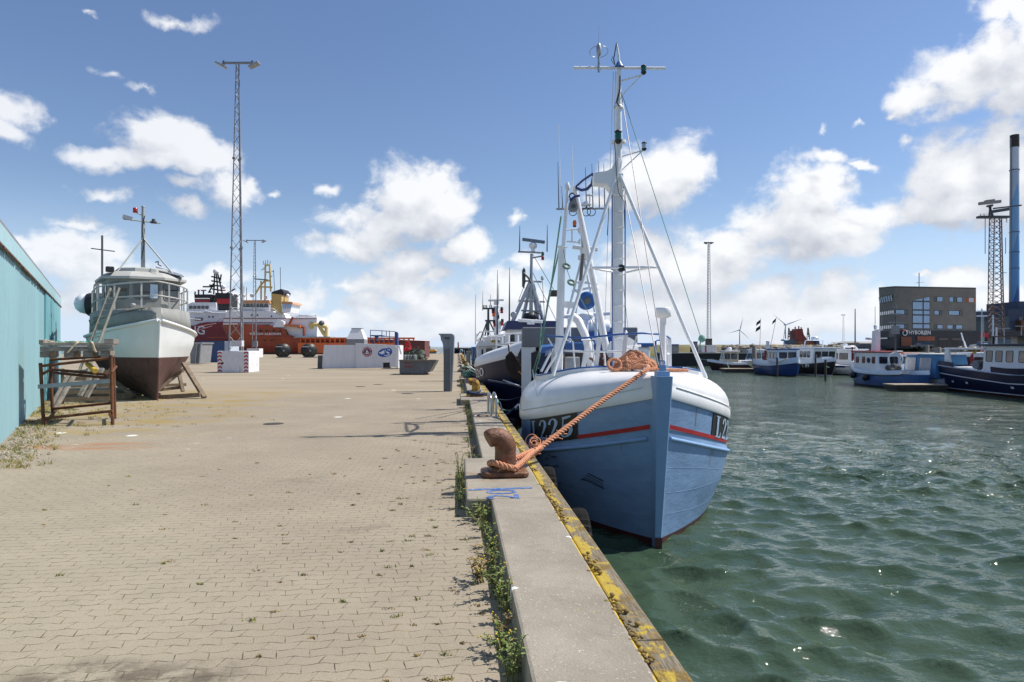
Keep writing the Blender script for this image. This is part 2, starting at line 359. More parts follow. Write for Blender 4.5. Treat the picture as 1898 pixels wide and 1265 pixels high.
# ================================================================== GROUND
def mat_ground():
    m = bpy.data.materials.new('paving'); m.use_nodes = True; q = NT(m.node_tree)
    b = q.n('ShaderNodeBsdfPrincipled'); o = q.n('ShaderNodeOutputMaterial'); q.put(o.inputs[0], b.outputs[0])
    tc = q.n('ShaderNodeTexCoord').outputs['Object']
    u, v, _ = q.sep(tc)[:3]
    wob = q.noise(tc, 1.1, 2, .5, col=True)
    wu, wv, _ = q.sep(q.v('SUBTRACT', wob, (.5, .5, .5)))[:3]
    u1 = q.m('ADD', u, q.m('MULTIPLY', wu, .05)); v1 = q.m('ADD', v, q.m('MULTIPLY', wv, .06))
    tri = q.m('PINGPONG', u1, .09)
    v2 = q.m('ADD', v1, q.m('MULTIPLY', tri, .24))
    tr2 = q.m('PINGPONG', v2, .096)
    u2 = q.m('ADD', u1, q.m('MULTIPLY', tr2, .25))
    br = q.n('ShaderNodeTexBrick'); q.put(br.inputs['Vector'], q.comb(u2, v2, 0.))
    br.offset = .5; br.inputs['Scale'].default_value = 1; br.inputs['Brick Width'].default_value = .18; br.inputs['Row Height'].default_value = .096
    br.inputs['Mortar Size'].default_value = .0036; br.inputs['Mortar Smooth'].default_value = .25
    br.inputs['Color1'].default_value = (.40, .40, .40, 1); br.inputs['Color2'].default_value = (.6, .6, .6, 1); br.inputs['Bias'].default_value = 0
    bv = q.sep(br.outputs['Color'])[0]; mort = br.outputs['Fac']
    patch = q.noise(tc, .55, 4, .6); patch2 = q.noise(tc, 2.6, 5, .65); fine = q.noise(tc, 90, 3, .7); grit = q.noise(tc, 260, 2, .6)
    base = q.mix(q.rng(patch, .3, .7), (.225, .187, .138), (.31, .262, .194))
    base = q.mix(q.m('MULTIPLY', q.rng(patch2, .45, .75), .35), base, (.175, .147, .111))
    base = q.mix(q.m('MULTIPLY', bv, .8), q.v('SCALE', base, None) if 0 else base, (.315, .268, .206))
    base = q.mix(q.m('MULTIPLY', q.rng(fine, .52, .70), .75), base, (.13, .112, .09))
    vo = q.n('ShaderNodeTexVoronoi'); q.put(vo.inputs['Vector'], tc); vo.inputs['Scale'].default_value = 75
    base = q.mix(q.m('MULTIPLY', q.rng(vo.outputs['Distance'], .0, .16, 1, 0), q.rng(q.noise(tc, 33, 2, .5), .5, .62)), base, (.6, .57, .51))
    base = q.mix(q.m('MULTIPLY', q.rng(grit, .6, .75), .35), base, (.47, .43, .36))
    # the slab beyond about 24 m is asphalt-like concrete, no joints
    far = q.rng(v, 20, 28)
    far = q.m('MAXIMUM', far, q.rng(u, -8.2, -9.6))
    jn = q.noise(tc, 3.2, 5, .7); jn2 = q.noise(tc, 11, 3, .6)
    jm = q.m('MULTIPLY', mort, q.m('MULTIPLY', q.rng(jn2, .40, .62), q.m('SUBTRACT', 1, far)))
    moss = q.m('MULTIPLY', q.rng(jn, .46, .62), q.m('SUBTRACT', 1, far))
    jc = q.mix(moss, (.055, .044, .032), (.15, .112, .035))
    moss2 = q.m('MULTIPLY', q.m('MULTIPLY', q.rng(mort, .02, .6), q.rng(q.noise(tc, 7, 4, .7), .57, .66)), moss)
    col = q.mix(jm, base, jc); col = q.mix(moss2, col, (.24, .175, .045))
    # asphalt part
    fa = q.mix(q.rng(q.noise(q.v('MULTIPLY', tc, (.35, 1, 1)), .35, 5, .6), .3, .7), (.26, .216, .156), (.32, .27, .198))
    col = q.mix(far, col, fa)
    # grass and moss grown over the edge near the shed, rust and paint stains
    edge = q.m('MULTIPLY', q.rng(u, -4.0, -7.2), q.m('MULTIPLY', q.rng(v, 12, 15), q.rng(v, 31, 24)))
    gm = q.m('MULTIPLY', q.rng(q.noise(q.v('MULTIPLY', tc, (.6, 1, 1)), 1.1, 8, .74), .45, .60), edge)
    col = q.mix(q.m('MULTIPLY', gm, .8), col, (.28, .2, .055))
    gr = q.m('MULTIPLY', q.m('MULTIPLY', q.rng(u, -7.6, -8.6), q.rng(q.noise(tc, 1.7, 6, .7), .38, .55)), q.rng(v, 18, 15))
    col = q.mix(q.m('MULTIPLY', gr, .75), col, (.24, .2, .15))
    st = q.m('MULTIPLY', q.m('MULTIPLY', q.rng(v, 11.6, 11.95), q.rng(v, 12.8, 12.4)), q.m('MULTIPLY', q.rng(u, -8.1, -7.7), q.rng(u, -4.6, -6.0)))
    st = q.m('MULTIPLY', st, q.rng(q.noise(q.v('MULTIPLY', tc, (.5, 2.2, 1)), 1.5, 7, .7), .42, .62))
    col = q.mix(q.m('MULTIPLY', st, .7), col, (.32, .135, .055))
    sp = q.m('MULTIPLY', q.m('MULTIPLY', q.rng(v, 11, 11.7), q.rng(v, 14.2, 13.4)), q.m('MULTIPLY', q.rng(u, -7.8, -6.4), q.rng(u, -3.2, -4.6)))
    sp = q.m('MULTIPLY', sp, q.rng(q.noise(q.v('MULTIPLY', tc, (.7, 2.5, 1)), 2.3, 6, .7), .61, .68))
    col = q.mix(q.m('MULTIPLY', sp, .8), col, (.72, .71, .68))
    # dark oil stain in front, bird droppings
    for (cu_, cv_, ru, rv) in ((-1.75, 3.75, .75, .17), (-1.35, 3.66, .45, .12), (-1.55, 3.5, .4, .1), (-2.1, 3.62, .3, .2), (-.9, 6.4, .5, .25), (-1.9, 8.8, .6, .3)):
        ln = q.v('LENGTH', q.v('MULTIPLY', q.v('SUBTRACT', q.comb(q.m('ADD', u, q.m('MULTIPLY', wu, .9)), q.m('ADD', v, q.m('MULTIPLY', wv, .6)), 0.), (cu_, cv_, 0)), (1/ru, 1/rv, 0)))
        f = q.m('MULTIPLY', q.rng(ln, 1.1, .2), q.rng(q.noise(tc, 5, 5, .7), .36, .6))
        col = q.mix(q.m('MULTIPLY', f, .8 if cv_ < 5 else .35), col, (.085, .068, .05))
    vd = q.n('ShaderNodeTexVoronoi'); q.put(vd.inputs['Vector'], q.v('ADD', tc, q.v('MULTIPLY', q.noise(tc, 22, 2, .5, col=True), (.06, .06, 0)))); vd.inputs['Scale'].default_value = .55
    dr = q.rng(vd.outputs['Distance'], .07, .04)
    col = q.mix(q.m('MULTIPLY', dr, .8), col, (.78, .77, .74))
    q.put(b.inputs['Base Color'], col)
    q.put(b.inputs['Roughness'], .9); b.inputs['Specular IOR Level'].default_value = .25
    h = q.m('ADD', q.m('MULTIPLY', jm, -1.0), q.m('ADD', q.m('MULTIPLY', fine, .12), q.m('ADD', q.m('MULTIPLY', q.noise(tc, 5, 2, .5), .25), q.m('MULTIPLY', bv, .3))))
    bp = q.n('ShaderNodeBump'); bp.inputs['Strength'].default_value = .7; bp.inputs['Distance'].default_value = .012
    q.put(bp.inputs['Height'], h); q.put(b.inputs['Normal'], bp.outputs[0])
    return m
GND = mat_ground()
QL = 168.0
g = MB(); g.box(-230, .4, -25, QL, -1.2, 0)
go = struct(g.build('pavement', GND)); go.rotation_euler[2] = YAW
CONC = M('quay_concrete', (.335, .30, .25), .9, var=.13, sc=2.5, bump=.45, bsc=70, dirt=((.2, .175, .14), .56, 7, .4))
QWM = M('quay_wall_mat', (.06, .058, .048), .9, var=.4, bump=.5, bsc=12)
g = MB(); g.box(.402, .995, -25, QL, -6, -.02)
o = struct(g.build('quay_wall', QWM)); o.rotation_euler[2] = YAW
KH = .18
PL0, PLW, PSP = 6.84, 2.5, 12.9
k = MB(); s0 = -12.0
pl = []
i = 0
while True:
    a = PL0+PSP*i
    if a > 160: break
    pl.append(a); i += 1
segs = []; cur = s0
pl = [PL0-PSP]+pl
for a in pl:
    n_ = 2
    c0 = cur
    for j in range(n_):
        c1 = c0+(a-cur)/n_
        segs.append((.335, c0+.004, c1-.004)); c0 = c1
    segs.append((.09, a, a+PLW)); cur = a+PLW
segs.append((.335, cur, QL))
for (l, a, b_) in segs: k.box(l, .915, a, b_, -.3, KH)
def mat_kerb():
    m = bpy.data.materials.new('kerb_concrete'); m.use_nodes = True; q = NT(m.node_tree)
    b = q.n('ShaderNodeBsdfPrincipled'); o = q.n('ShaderNodeOutputMaterial'); q.put(o.inputs[0], b.outputs[0])
    tc = q.n('ShaderNodeTexCoord').outputs['Object']; u, v, z_ = q.sep(tc)[:3]
    c = q.mix(q.rng(q.noise(tc, 1.6, 6, .6), .3, .7), (.235, .205, .165), (.315, .278, .228))
    c = q.mix(q.m('MULTIPLY', q.rng(q.noise(tc, 5.5, 6, .7), .52, .72), .45), c, (.17, .148, .118))
    c = q.mix(q.m('MULTIPLY', q.rng(q.noise(tc, 120, 3, .6), .6, .7), .7), c, (.13, .115, .095))
    c = q.mix(q.m('MULTIPLY', q.rng(q.noise(tc, 70, 2, .5), .66, .72), .6), c, (.62, .59, .53))
    # droppings
    vd = q.n('ShaderNodeTexVoronoi'); q.put(vd.inputs['Vector'], q.v('MULTIPLY', q.v('ADD', tc, q.v('MULTIPLY', q.noise(tc, 18, 2, .5, col=True), (.06, .03, 0))), (1.5, 2.4, 0))); vd.inputs['Scale'].default_value = 1.5
    c = q.mix(q.m('MULTIPLY', q.rng(vd.outputs['Distance'], .10, .07), .85), c, (.8, .79, .77))
    # yellow paint run along the seaward edge
    wv_ = q.noise(tc, 9, 4, .7)
    f = q.m('MULTIPLY', q.rng(q.m('ADD', u, q.m('MULTIPLY', wv_, .03)), .912, .918), q.rng(q.noise(q.v('MULTIPLY', tc, (1, .5, 1)), 6, 3, .5), .42, .54))
    c = q.mix(f, c, (.52, .37, .04))
    f2 = q.m('MULTIPLY', q.rng(u, .5, .9), q.rng(q.noise(tc, 26, 2, .5), .74, .77))
    c = q.mix(f2, c, (.6, .42, .03))
    # rust run by the bollards
    for a in pl[1:5]:
        ln = q.v('LENGTH', q.v('MULTIPLY', q.v('SUBTRACT', q.comb(u, v, 0.), (.45, a+1.25, 0)), (2.4, 2.3, 0)))
        c = q.mix(q.m('MULTIPLY', q.rng(ln, 1.15, .45), q.rng(q.noise(tc, 7, 4, .6), .42, .62)), c, (.22, .12, .05))
    # wet dirt at the foot of the landward face
    q.put(b.inputs['Base Color'], c); b.inputs['Roughness'].default_value = .9; b.inputs['Specular IOR Level'].default_value = .25
    bp = q.n('ShaderNodeBump'); bp.inputs['Strength'].default_value = .6; bp.inputs['Distance'].default_value = .01
    q.put(bp.inputs['Height'], q.m('ADD', q.noise(tc, 60, 5, .65), q.noise(tc, 6, 3, .5))); q.put(b.inputs['Normal'], bp.outputs[0])
    return m
o = struct(k.build('kerb', mat_kerb(), bevel=.022, seg=2)); o.rotation_euler[2] = YAW
# blue painted berth marks on the kerb
BPT = M('blue_paint_mark', (.045, .12, .33), .85, var=.3, sc=30, dirt=((.33, .3, .25), .5, 22, .8))
m_ = MB()
for a in (PL0, PL0+PSP):
    m_.add([(.12, a+.38, KH+.004), (.80, a+.43, KH+.004), (.80, a+.50, KH+.004), (.12, a+.45, KH+.004)], [(0,1,2,3)])
text(m_, '20', .47, (.48, PL0+.17, KH+.004), (0, 1, 0), (-1, 0, 0), bold=0)
m_.add([(.28, PL0+.02, KH+.004), (.36, PL0+.02, KH+.004), (.36, PL0+.045, KH+.004), (.28, PL0+.045, KH+.004)], [(0,1,2,3)])
o = struct(m_.build('kerb_paint_marking', BPT)); o.rotation_euler[2] = YAW
# timber capping beams with flaking yellow paint
def mat_timber():
    m = bpy.data.materials.new('cap_timber'); m.use_nodes = True; q = NT(m.node_tree)
    b = q.n('ShaderNodeBsdfPrincipled'); o = q.n('ShaderNodeOutputMaterial'); q.put(o.inputs[0], b.outputs[0])
    tc = q.n('ShaderNodeTexCoord').outputs['Object']; u, v, z_ = q.sep(tc)[:3]
    gr = q.noise(q.v('MULTIPLY', tc, (14, 1, 14)), 6, 6, .65)
    c = q.mix(q.rng(gr, .3, .7), (.115, .095, .066), (.25, .215, .16))
    c = q.mix(q.rng(q.noise(tc, 5, 7, .7), .5, .62), c, (.17, .115, .04))
    sid = q.rng(u, 1.05, .94, -.08, .07)
    f = q.rng(q.m('ADD', q.noise(q.v('MULTIPLY', tc, (1.2, .7, 1)), 6.5, 6, .62), sid), .475, .55)
    c = q.mix(f, c, (.40, .29, .05))
    c = q.mix(q.m('MULTIPLY', q.rng(q.noise(tc, 17, 5, .7), .57, .63), .8), c, (.30, .19, .05))
    q.put(b.inputs['Base Color'], c); b.inputs['Roughness'].default_value = .9; b.inputs['Specular IOR Level'].default_value = .2
    bp = q.n('ShaderNodeBump'); bp.inputs['Strength'].default_value = .8; bp.inputs['Distance'].default_value = .012
    q.put(bp.inputs['Height'], q.m('ADD', gr, q.m('MULTIPLY', f, .25))); q.put(b.inputs['Normal'], bp.outputs[0])
    return m
TMB = mat_timber()
cuts = [-9, 3.52, 9.4, 15.6, 21.8, 28, 34.2, 40.4, 52, 64, 76, 100, 130, QL]
tl = ['bleached timber quay edge beam with loose splinters, nearest of the row', 'timber quay edge beam with most flaking yellow paint, beside the blue bow',
      'timber quay edge beam beside the stainless ladder hoop', 'timber quay edge beam between ladder hoop and yellow bollard']
for i in range(len(cuts)-1):
    dz = rnd.uniform(-.012, .006)
    m_ = MB(); m_.box(.925, 1.085, cuts[i]+.008, cuts[i+1]-.008, -.14, KH-.012+dz)
    o = m_.build('quay_edge_beam', TMB, bevel=.012, seg=2); o.rotation_euler[2] = YAW
    tag(o, tl[i] if i < len(tl) else 'weathered timber beam capping the quay edge beyond the yellow bollard', 'timber beam', 'timber beams along the quay edge')
# tyre fenders
def tyre():
    m = MB(); prof = []
    R0, r0 = .30, .105
    n, kk = 64, 14; vs = []
    for i in range(n):
        a = 2*math.pi*i/n
        for j in range(kk):
            b = 2*math.pi*j/kk
            rr = R0+r0*1.15*math.copysign(abs(math.cos(b))**.55, math.cos(b)); hh = .095*math.copysign(abs(math.sin(b))**.6, math.sin(b))
            if math.cos(b) > .3 and i % 2: rr += .024
            vs.append((hh, rr*math.cos(a), rr*math.sin(a)))
    fs = [(i*kk+j, i*kk+(j+1) % kk, ((i+1) % n)*kk+(j+1) % kk, ((i+1) % n)*kk+j) for i in range(n) for j in range(kk)]
    return m.add(vs, fs, False)
ty = None
for i, (s_, z_) in enumerate(((3.05, -.36), (6.65, -.34), (8.95, -.33), (14.9, -.3), (21.5, -.3))):
    lb = ['black tyre fender against the quay, nearest the camera', 'black tyre fender on the quay by the blue bow', 'black tyre fender on the quay behind the rusty bollard', 'black tyre fender on the quay by the ladder hoop', 'black tyre fender on the quay beneath the dark navy bow'][i]
    if ty is None: ty = tyre().build('tyre_fender', RUB); o = ty
    else: o = ty.copy(); COL.objects.link(o)
    tag(o, lb, 'tyre', 'tyre fenders hung on the quay'); o.location = Q(1.195, s_, z_); o.rotation_euler = (0, 0, YAW+R(rnd.uniform(-4, 4)))
# ================================================================== WATER (one sheet out to the horizon, real waves)
WZ = -1.5
def water():
    def axis(lo, hi, h, far_lo, far_hi, gfac):
        a = list(np.arange(lo, hi, h)); st = h
        while a[-1] < far_hi: st *= gfac; a.append(a[-1]+st)
        st = h
        while a[0] > far_lo: st *= gfac; a.insert(0, a[0]-st)
        return np.array(a)
    xs = axis(1.2, 17, .075, -9000, 9000, 1.045); ys = axis(2.6, 16, .075, -2500, 16000, 1.03)
    X, Y = np.meshgrid(xs, ys); dx = np.gradient(xs)[None, :]*np.ones_like(X); dy = np.gradient(ys)[:, None]*np.ones_like(Y)
    sp = np.maximum(dx, dy)
    Z = np.zeros_like(X); DX = np.zeros_like(X); DY = np.zeros_like(X)
    rs = np.random.RandomState(3)
    wd = R(248)                                     # the wind drives the waves towards the camera's left
    for i in range(84):
        lam = .26*(1.052**i)*rs.uniform(.93, 1.07); lam = min(lam, 11)
        if lam > 6: 
            if rs.rand() < .4: continue
        th = wd+rs.normal(0, .62); kk = 2*math.pi/lam
        amp = .021*lam**.85*rs.uniform(.4, 1.1)*(1 if lam < .85 else (.85/lam)**1.45)
        ph = rs.uniform(0, 2*math.pi)
        at = np.clip((lam/sp-2.2)/2.5, 0, 1)
        a = kk*(X*math.cos(th)+Y*math.sin(th))+ph
        Z += amp*at*np.cos(a); DX -= 1.05*amp*at*math.cos(th)*np.sin(a); DY -= 1.05*amp*at*math.sin(th)*np.sin(a)
    gust = .62+.38*np.sin(X*.31+1)*np.sin(Y*.23+.5)+.15*np.sin(X*.9+Y*.7)
    sh = np.clip(gust, .45, 1.2)
    Z *= sh; DX *= sh; DY *= sh
    V = np.stack([X+DX, Y+DY, WZ+Z], -1).reshape(-1, 3); nx, ny = len(xs), len(ys)
    idx = np.arange(nx*ny).reshape(ny, nx)
    F = np.stack([idx[:-1, :-1], idx[:-1, 1:], idx[1:, 1:], idx[1:, :-1]], -1).reshape(-1, 4)
    me = bpy.data.meshes.new('water'); me.vertices.add(len(V)); me.vertices.foreach_set('co', V.ravel())
    me.loops.add(F.size); me.loops.foreach_set('vertex_index', F.ravel().astype(np.int32))
    me.polygons.add(len(F)); me.polygons.foreach_set('loop_start', np.arange(0, F.size, 4, dtype=np.int32)); me.polygons.foreach_set('loop_total', np.full(len(F), 4, dtype=np.int32))
    me.update(calc_edges=True); me.polygons.foreach_set('use_smooth', np.ones(len(F), dtype=bool))
    m = bpy.data.materials.new('water'); m.use_nodes = True; q = NT(m.node_tree)
    b = q.n('ShaderNodeBsdfPrincipled'); o = q.n('ShaderNodeOutputMaterial'); q.put(o.inputs[0], b.outputs[0])
    tc = q.n('ShaderNodeTexCoord').outputs['Object']
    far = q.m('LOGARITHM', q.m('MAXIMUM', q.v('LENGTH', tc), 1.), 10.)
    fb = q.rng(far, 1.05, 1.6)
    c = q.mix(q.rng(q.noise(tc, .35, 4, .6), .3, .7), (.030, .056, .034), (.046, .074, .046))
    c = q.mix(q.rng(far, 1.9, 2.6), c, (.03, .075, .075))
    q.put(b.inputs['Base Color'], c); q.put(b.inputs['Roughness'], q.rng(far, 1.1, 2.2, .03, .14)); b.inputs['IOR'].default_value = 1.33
    p2 = q.v('MULTIPLY', tc, (1, 1.5, 1))
    h = q.m('ADD', q.m('MULTIPLY', q.noise(p2, 4.5, 3, .5), .036), q.m('MULTIPLY', q.noise(p2, 17, 2, .5), .0035))
    h = q.m('ADD', h, q.m('MULTIPLY', q.m('MULTIPLY', q.noise(p2, 1.15, 4, .62), .8), fb))
    h = q.m('ADD', h, q.m('MULTIPLY', q.m('MULTIPLY', q.noise(p2, .25, 4, .6), 1.6), q.rng(far, 1.7, 2.3)))
    bp = q.n('ShaderNodeBump'); bp.inputs['Strength'].default_value = .9; bp.inputs['Distance'].default_value = 1
    q.put(bp.inputs['Height'], h); q.put(b.inputs['Normal'], bp.outputs[0])
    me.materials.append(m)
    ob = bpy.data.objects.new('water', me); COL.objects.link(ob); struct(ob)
water()
# ================================================================== SHED on the left
sh = thing('shed', 'long pale turquoise corrugated metal shed beside the grounded grey boat', 'shed', (-8.86, 11.8, 0), math.atan2(.603, 1))
TEAL = M('teal_cladding', (.25, .42, .46), .5, var=.08, sc=.6, dirt=((.20, .34, .37), .54, 1.2, .6), stretch=(1, 1, .25))
TEA2 = M('teal_deep', (.17, .38, .43), .5, var=.1, sc=.6)
TEAF = M('teal_fascia', (.34, .53, .56), .45, var=.06)
m_ = MB(); vs = []; y_ = -14.0; prof = []
while y_ < 20.0:
    for dy_, dx_ in ((0, 0), (.09, 0), (.115, .024), (.205, .024), (.23, 0)): prof.append((dx_, y_+dy_))
    y_ += .23
for (dx_, yy) in prof: vs += [(dx_-.02, yy, 0), (dx_-.02, yy, 3.45)]
m_.add(vs, [(2*i, 2*i+2, 2*i+3, 2*i+1) for i in range(len(prof)-1)])
m_.box(-9, -.03, -14, 20.03, 0, 3.45)
m_.build('wall', TEAL, sh)
m_ = MB(); m_.box(-9.1, .07, -14.1, 20.15, 3.46, 3.79); m_.build('fascia', TEAF, sh, bevel=.015)
m_ = MB(); m_.box(-9, .05, -14, 20.1, 3.795, 3.87); m_.build('roof', GRY, sh)
m_ = MB()
for i in range(34): m_.box(.045, .075, -10+i*.9, -9.4+i*.9+rnd.uniform(0, .3), 3.42+rnd.uniform(-.01, .01), 3.458)
m_.build('drip_edge', RST, sh)
m_ = MB(); vs = []
for i, yy in enumerate(np.arange(10.9, 20.0, .115)): vs += [(.03+.02*(i % 2), yy, .02), (.03+.02*(i % 2), yy, 3.455)]
m_.add(vs, [(2*i, 2*i+2, 2*i+3, 2*i+1) for i in range(len(vs)//2-1)]); m_.add([(.0,10.9,.02),(.05,10.9,.02),(.05,10.9,3.455),(0,10.9,3.455)], [(0,1,2,3)])
m_.build('end_panel', TEA2, sh)
# ================================================================== HULL TOOL
class Hull:
    """rows: list of functions t -> (half breadth, z); y shift by rake"""
    def __init__(s, rows, rake, ztop, length): s.rows, s.rake, s.zt, s.len = rows, rake, ztop, length
    def yy(s, t, z): return t-s.rake*max(-.4, min(1.15, z/s.zt))*max(0, 1-t/(s.len*.3))
    def at(s, t, z, off=0, side=-1):
        r = [f(t) for f in s.rows]
        for i in range(len(r)-1):
            if r[i][1] <= z <= r[i+1][1] or i == len(r)-2:
                k = (z-r[i][1])/(r[i+1][1]-r[i][1]+1e-9); b = r[i][0]+(r[i+1][0]-r[i][0])*k; break
            if z < r[0][1]: b = r[0][0]; break
        return Vector((side*(b+off), s.yy(t, z)-off*.6*max(0, 1-t/(s.len*.35)), z))
    def sections(s, ts, i0, i1, sub=3, side=None):
        out = []
        for t_ in ts:
            pts = []
            for i in range(i0, i1):
                a, b = s.rows[i](t_), s.rows[i+1](t_)
                for j in range(sub):
                    k = j/sub; pts.append((a[0]+(b[0]-a[0])*k, a[1]+(b[1]-a[1])*k))
            pts.append(s.rows[i1](t_))
            right = [(b, s.yy(t_, z), z) for b, z in pts]; left = [(-b, y, z) for b, y, z in right]
            out.append(right if side == 1 else left if side == -1 else left[::-1]+right)
        return out
    def skin(s, mb, ts, i0, i1, stern=True, sub=3):
        for side in (-1, 1):
            sec = s.sections(ts, i0, i1, sub, side)
            if side == 1: sec = [q[::-1] for q in sec]
            mb.loft(sec)
        if stern:
            e = s.sections(ts[-1:], i0, i1, sub)[0]; mb.add(e, [tuple(range(len(e)))])
    def strip(s, mb, ts, zf, h, off=.012, side=-1):
        a = [s.at(t_, zf(t_), off, side) for t_ in ts]; b = [s.at(t_, zf(t_)+h, off, side) for t_ in ts]
        vs = []
        for p, q_ in zip(a, b): vs += [p, q_]
        n = len(ts); mb.add(vs, [(2*i, 2*i+2, 2*i+3, 2*i+1) if side > 0 else (2*i, 2*i+1, 2*i+3, 2*i+2) for i in range(n-1)], True)
    def letter(s, mb, vf, t0, dt, z0, dz, side, off=.014):
        """vf: flat mesh in (u,v); u runs from the text's left to its right"""
        for v, f in (vf,):
            pts = []
            for p in v:
                tt = t0+dt*p[0]; pts.append(s.at(tt, z0(tt)+dz*p[1], off, side))
            mb.add(pts, f)
def smooth01(x): x = max(0, min(1, x)); return x*x*(3-2*x)
def lin(a, b, n): return [a+(b-a)*i/(n-1) for i in range(n)]
# ================================================================== THE BLUE BOAT
B = thing('fishing_boat', 'blue wooden fishing boat with white rounded foredeck and tall ladder mast, moored bow on', 'fishing boat', (2.35, 11.06, WZ), .0)
Bi = inv(B)
def bl(px, py, d): return Bi @ P(px, py, d)
def bw(B0, T, p=2.2):
    def f(t_):
        u = max(0, min(1, t_/T)); b = B0*(1-(1-u)**p)
        if t_ > 5: b *= 1-.36*((t_-5)/8)**1.7
        return max(b, .03)
    return f
def sheer(z0, dz, T=4.6):
    def f(t_):
        u = max(0, min(1, t_/T)); z = z0+dz*(1-u)**2
        if t_ > 7: z += .05*(t_-7)
        return z
    return f
zl, zk, zr = sheer(1.62, .80), sheer(.98, .80), sheer(1.10, .80)
wl_, wk_, wr_, wlp = bw(1.95, 4.8), bw(2.17, 4.0), bw(2.12, 4.0), bw(2.13, 3.9)
HB = Hull([lambda t_: (wl_(t_)*.35+.02, -1.1), lambda t_: (wl_(t_)*.86, -.35), lambda t_: (wl_(t_), 0.08), lambda t_: (wl_(t_)*.5+wk_(t_)*.5+.05*min(1, t_), .08+(zk(t_)-.08)*.5),
           lambda t_: (wk_(t_), zk(t_)), lambda t_: (wr_(t_), zr(t_)), lambda t_: (wlp(t_), zl(t_))], .42, 2.5, 13)
ts = [0, .06, .15, .3, .45, .6, .8, 1, 1.25, 1.5, 1.8, 2.1, 2.4, 2.7, 3, 3.3, 3.6, 4, 4.5, 5, 6, 7, 8, 9, 10, 11, 12, 13]
m_ = MB(); HB.skin(m_, ts, 2, 4, sub=4); HB.skin(m_, ts, 4, 6, sub=3)
hull = m_.build('hull', BLU, B)
m_ = MB(); HB.skin(m_, ts, 0, 2); m_.build('bottom_paint', ANT, hull)
# rubbing strake at the knuckle, plank edges and the red stripe
m_ = MB()
for sd_ in (-1, 1):
    m_.path([HB.at(t_, zk(t_), .005, sd_) for t_ in ts[2:]], .034, 8)
m_.build('rubbing_strake', BLS, hull)
m_ = MB()
for sd_ in (-1, 1):
    for fr, t0 in ((.22, 1.1), (.47, .8), (.70, .5)):
        m_.path([HB.at(t_, .08+(zk(t_)-.08)*fr+.03*math.sin(t_*2+fr*9), -.003, sd_) for t_ in ts if t_ >= .15], .006, 5)
m_.build('plank_edge', BLU, hull)
m_ = MB()
HB.strip(m_, [.13+.1*i for i in range(12)], lambda t_: zr(t_)+.035, .07, .014, -1)
HB.strip(m_, [.13+.1*i for i in range(24)], lambda t_: zr(t_)+.035, .07, .014, 1)
m_.build('red_stripe', RED, hull)
m_ = MB()   # worn rub marks on the shaded bow
for i in range(16):
    t0 = rnd.uniform(1.7, 2.5); zz = zk(t0)-rnd.uniform(.1, .75); ln = rnd.uniform(.12, .34)
    HB.strip(m_, lin(t0, t0+ln, 5), lambda t_: zz+.05*math.sin(t_*9+i), rnd.uniform(.008, .026), .014, -1)
for i in range(4):
    HB.strip(m_, lin(.78, 1.05+.05*i, 5), lambda t_: .92-.045*i+.05*math.sin(t_*7), rnd.uniform(.012, .028), .014, -1)
m_.build('scuff_mark', M('scuff', (.03, .045, .075), .7), hull)
m_ = MB()
for i in range(15):
    t0 = rnd.uniform(.25, 3.2); h_ = rnd.uniform(.08, .34); zt0 = rnd.choice([zl(t0)-.02, zk(t0)-.03]); HB.strip(m_, [t0, t0+rnd.uniform(.006, .016)], lambda t_: zt0-h_, h_, .006, rnd.choice([-1, -1, 1]))
m_.build('rust_streak', M('rust_streak', (.19, .15, .13), .7, var=.3), hull)
# stem post
m_ = MB()
zs = [-.9, 0, .6, 1.2, 1.8, 2.4, 2.74]
secs = []
for z_ in zs:
    k_ = max(0, z_/2.74); hw = .055+.085*k_; y0 = HB.yy(0, z_)-.06-.05*k_; y1 = y0+.2+.1*k_
    secs.append([(-hw-.02, y1, z_), (-hw*.93, y0+.02, z_), (-hw*.8, y0, z_), (hw*.8, y0, z_), (hw*.93, y0+.02, z_), (hw+.02, y1, z_)])
m_.loft(secs, smooth=False, cap1=True)
stem = m_.build('stem', BLS, B)
m_ = MB(); m_.add([(-.052,HB.yy(0,0)-.085,-.5),(.052,HB.yy(0,0)-.085,-.5),(.06,HB.yy(0,0.1)-.09,.13),(-.06,HB.yy(0,0.1)-.09,.13)], [(0,1,2,3)])
m_.build('stem_foot', ANT, stem)
yt = HB.yy(0, 2.74)
m_ = MB(); m_.box(-.10, .10, yt-.02, yt+.2, 2.74, 2.82); m_.box(-.05, .05, yt+.02, yt+.12, 2.82, 2.92); m_.torus((0, yt+.07, 2.95), .04, .014, (0,1,0), 12, 6)
m_.build('stem_head', BLS, stem, bevel=.008)
# whaleback
zt = 2.75
def wb(t_, side=None, out=0):
    b = wlp(t_)+.03; z0 = zl(t_); yb = HB.yy(t_, z0); pts = [(b, yb, z0-.01), (b+.018, yb, z0+.02), (b+.018, yb, z0+.16), (b-.005, yb, z0+.2)]
    top = zt-.05*smooth01((t_-2.5)/3)+.0*t_
    for i in range(1, 13):
        a = R(90)*i/12; x = b*math.cos(a)**.62 if i < 12 else 0; z = z0+.2+(top-z0-.2)*math.sin(a)**.95
        pts.append((x, yb-.0, z))
    return pts
tw = [.04, .1, .2, .3, .45, .6, .8, 1, 1.25, 1.5, 1.8, 2.1, 2.4, 2.7, 3, 3.3, 3.6, 4, 4.4, 4.9, 5.4]
m_ = MB()
m_.loft([[(-x, y, z) for x, y, z in wb(t_)]+[p for p in wb(t_)[::-1][1:]] for t_ in tw])
e = [(-x, y, z) for x, y, z in wb(tw[-1])]+[p for p in wb(tw[-1])[::-1][1:]]; m_.add(e, [tuple(range(len(e)))])
wbk = m_.build('whaleback', WGL, B)
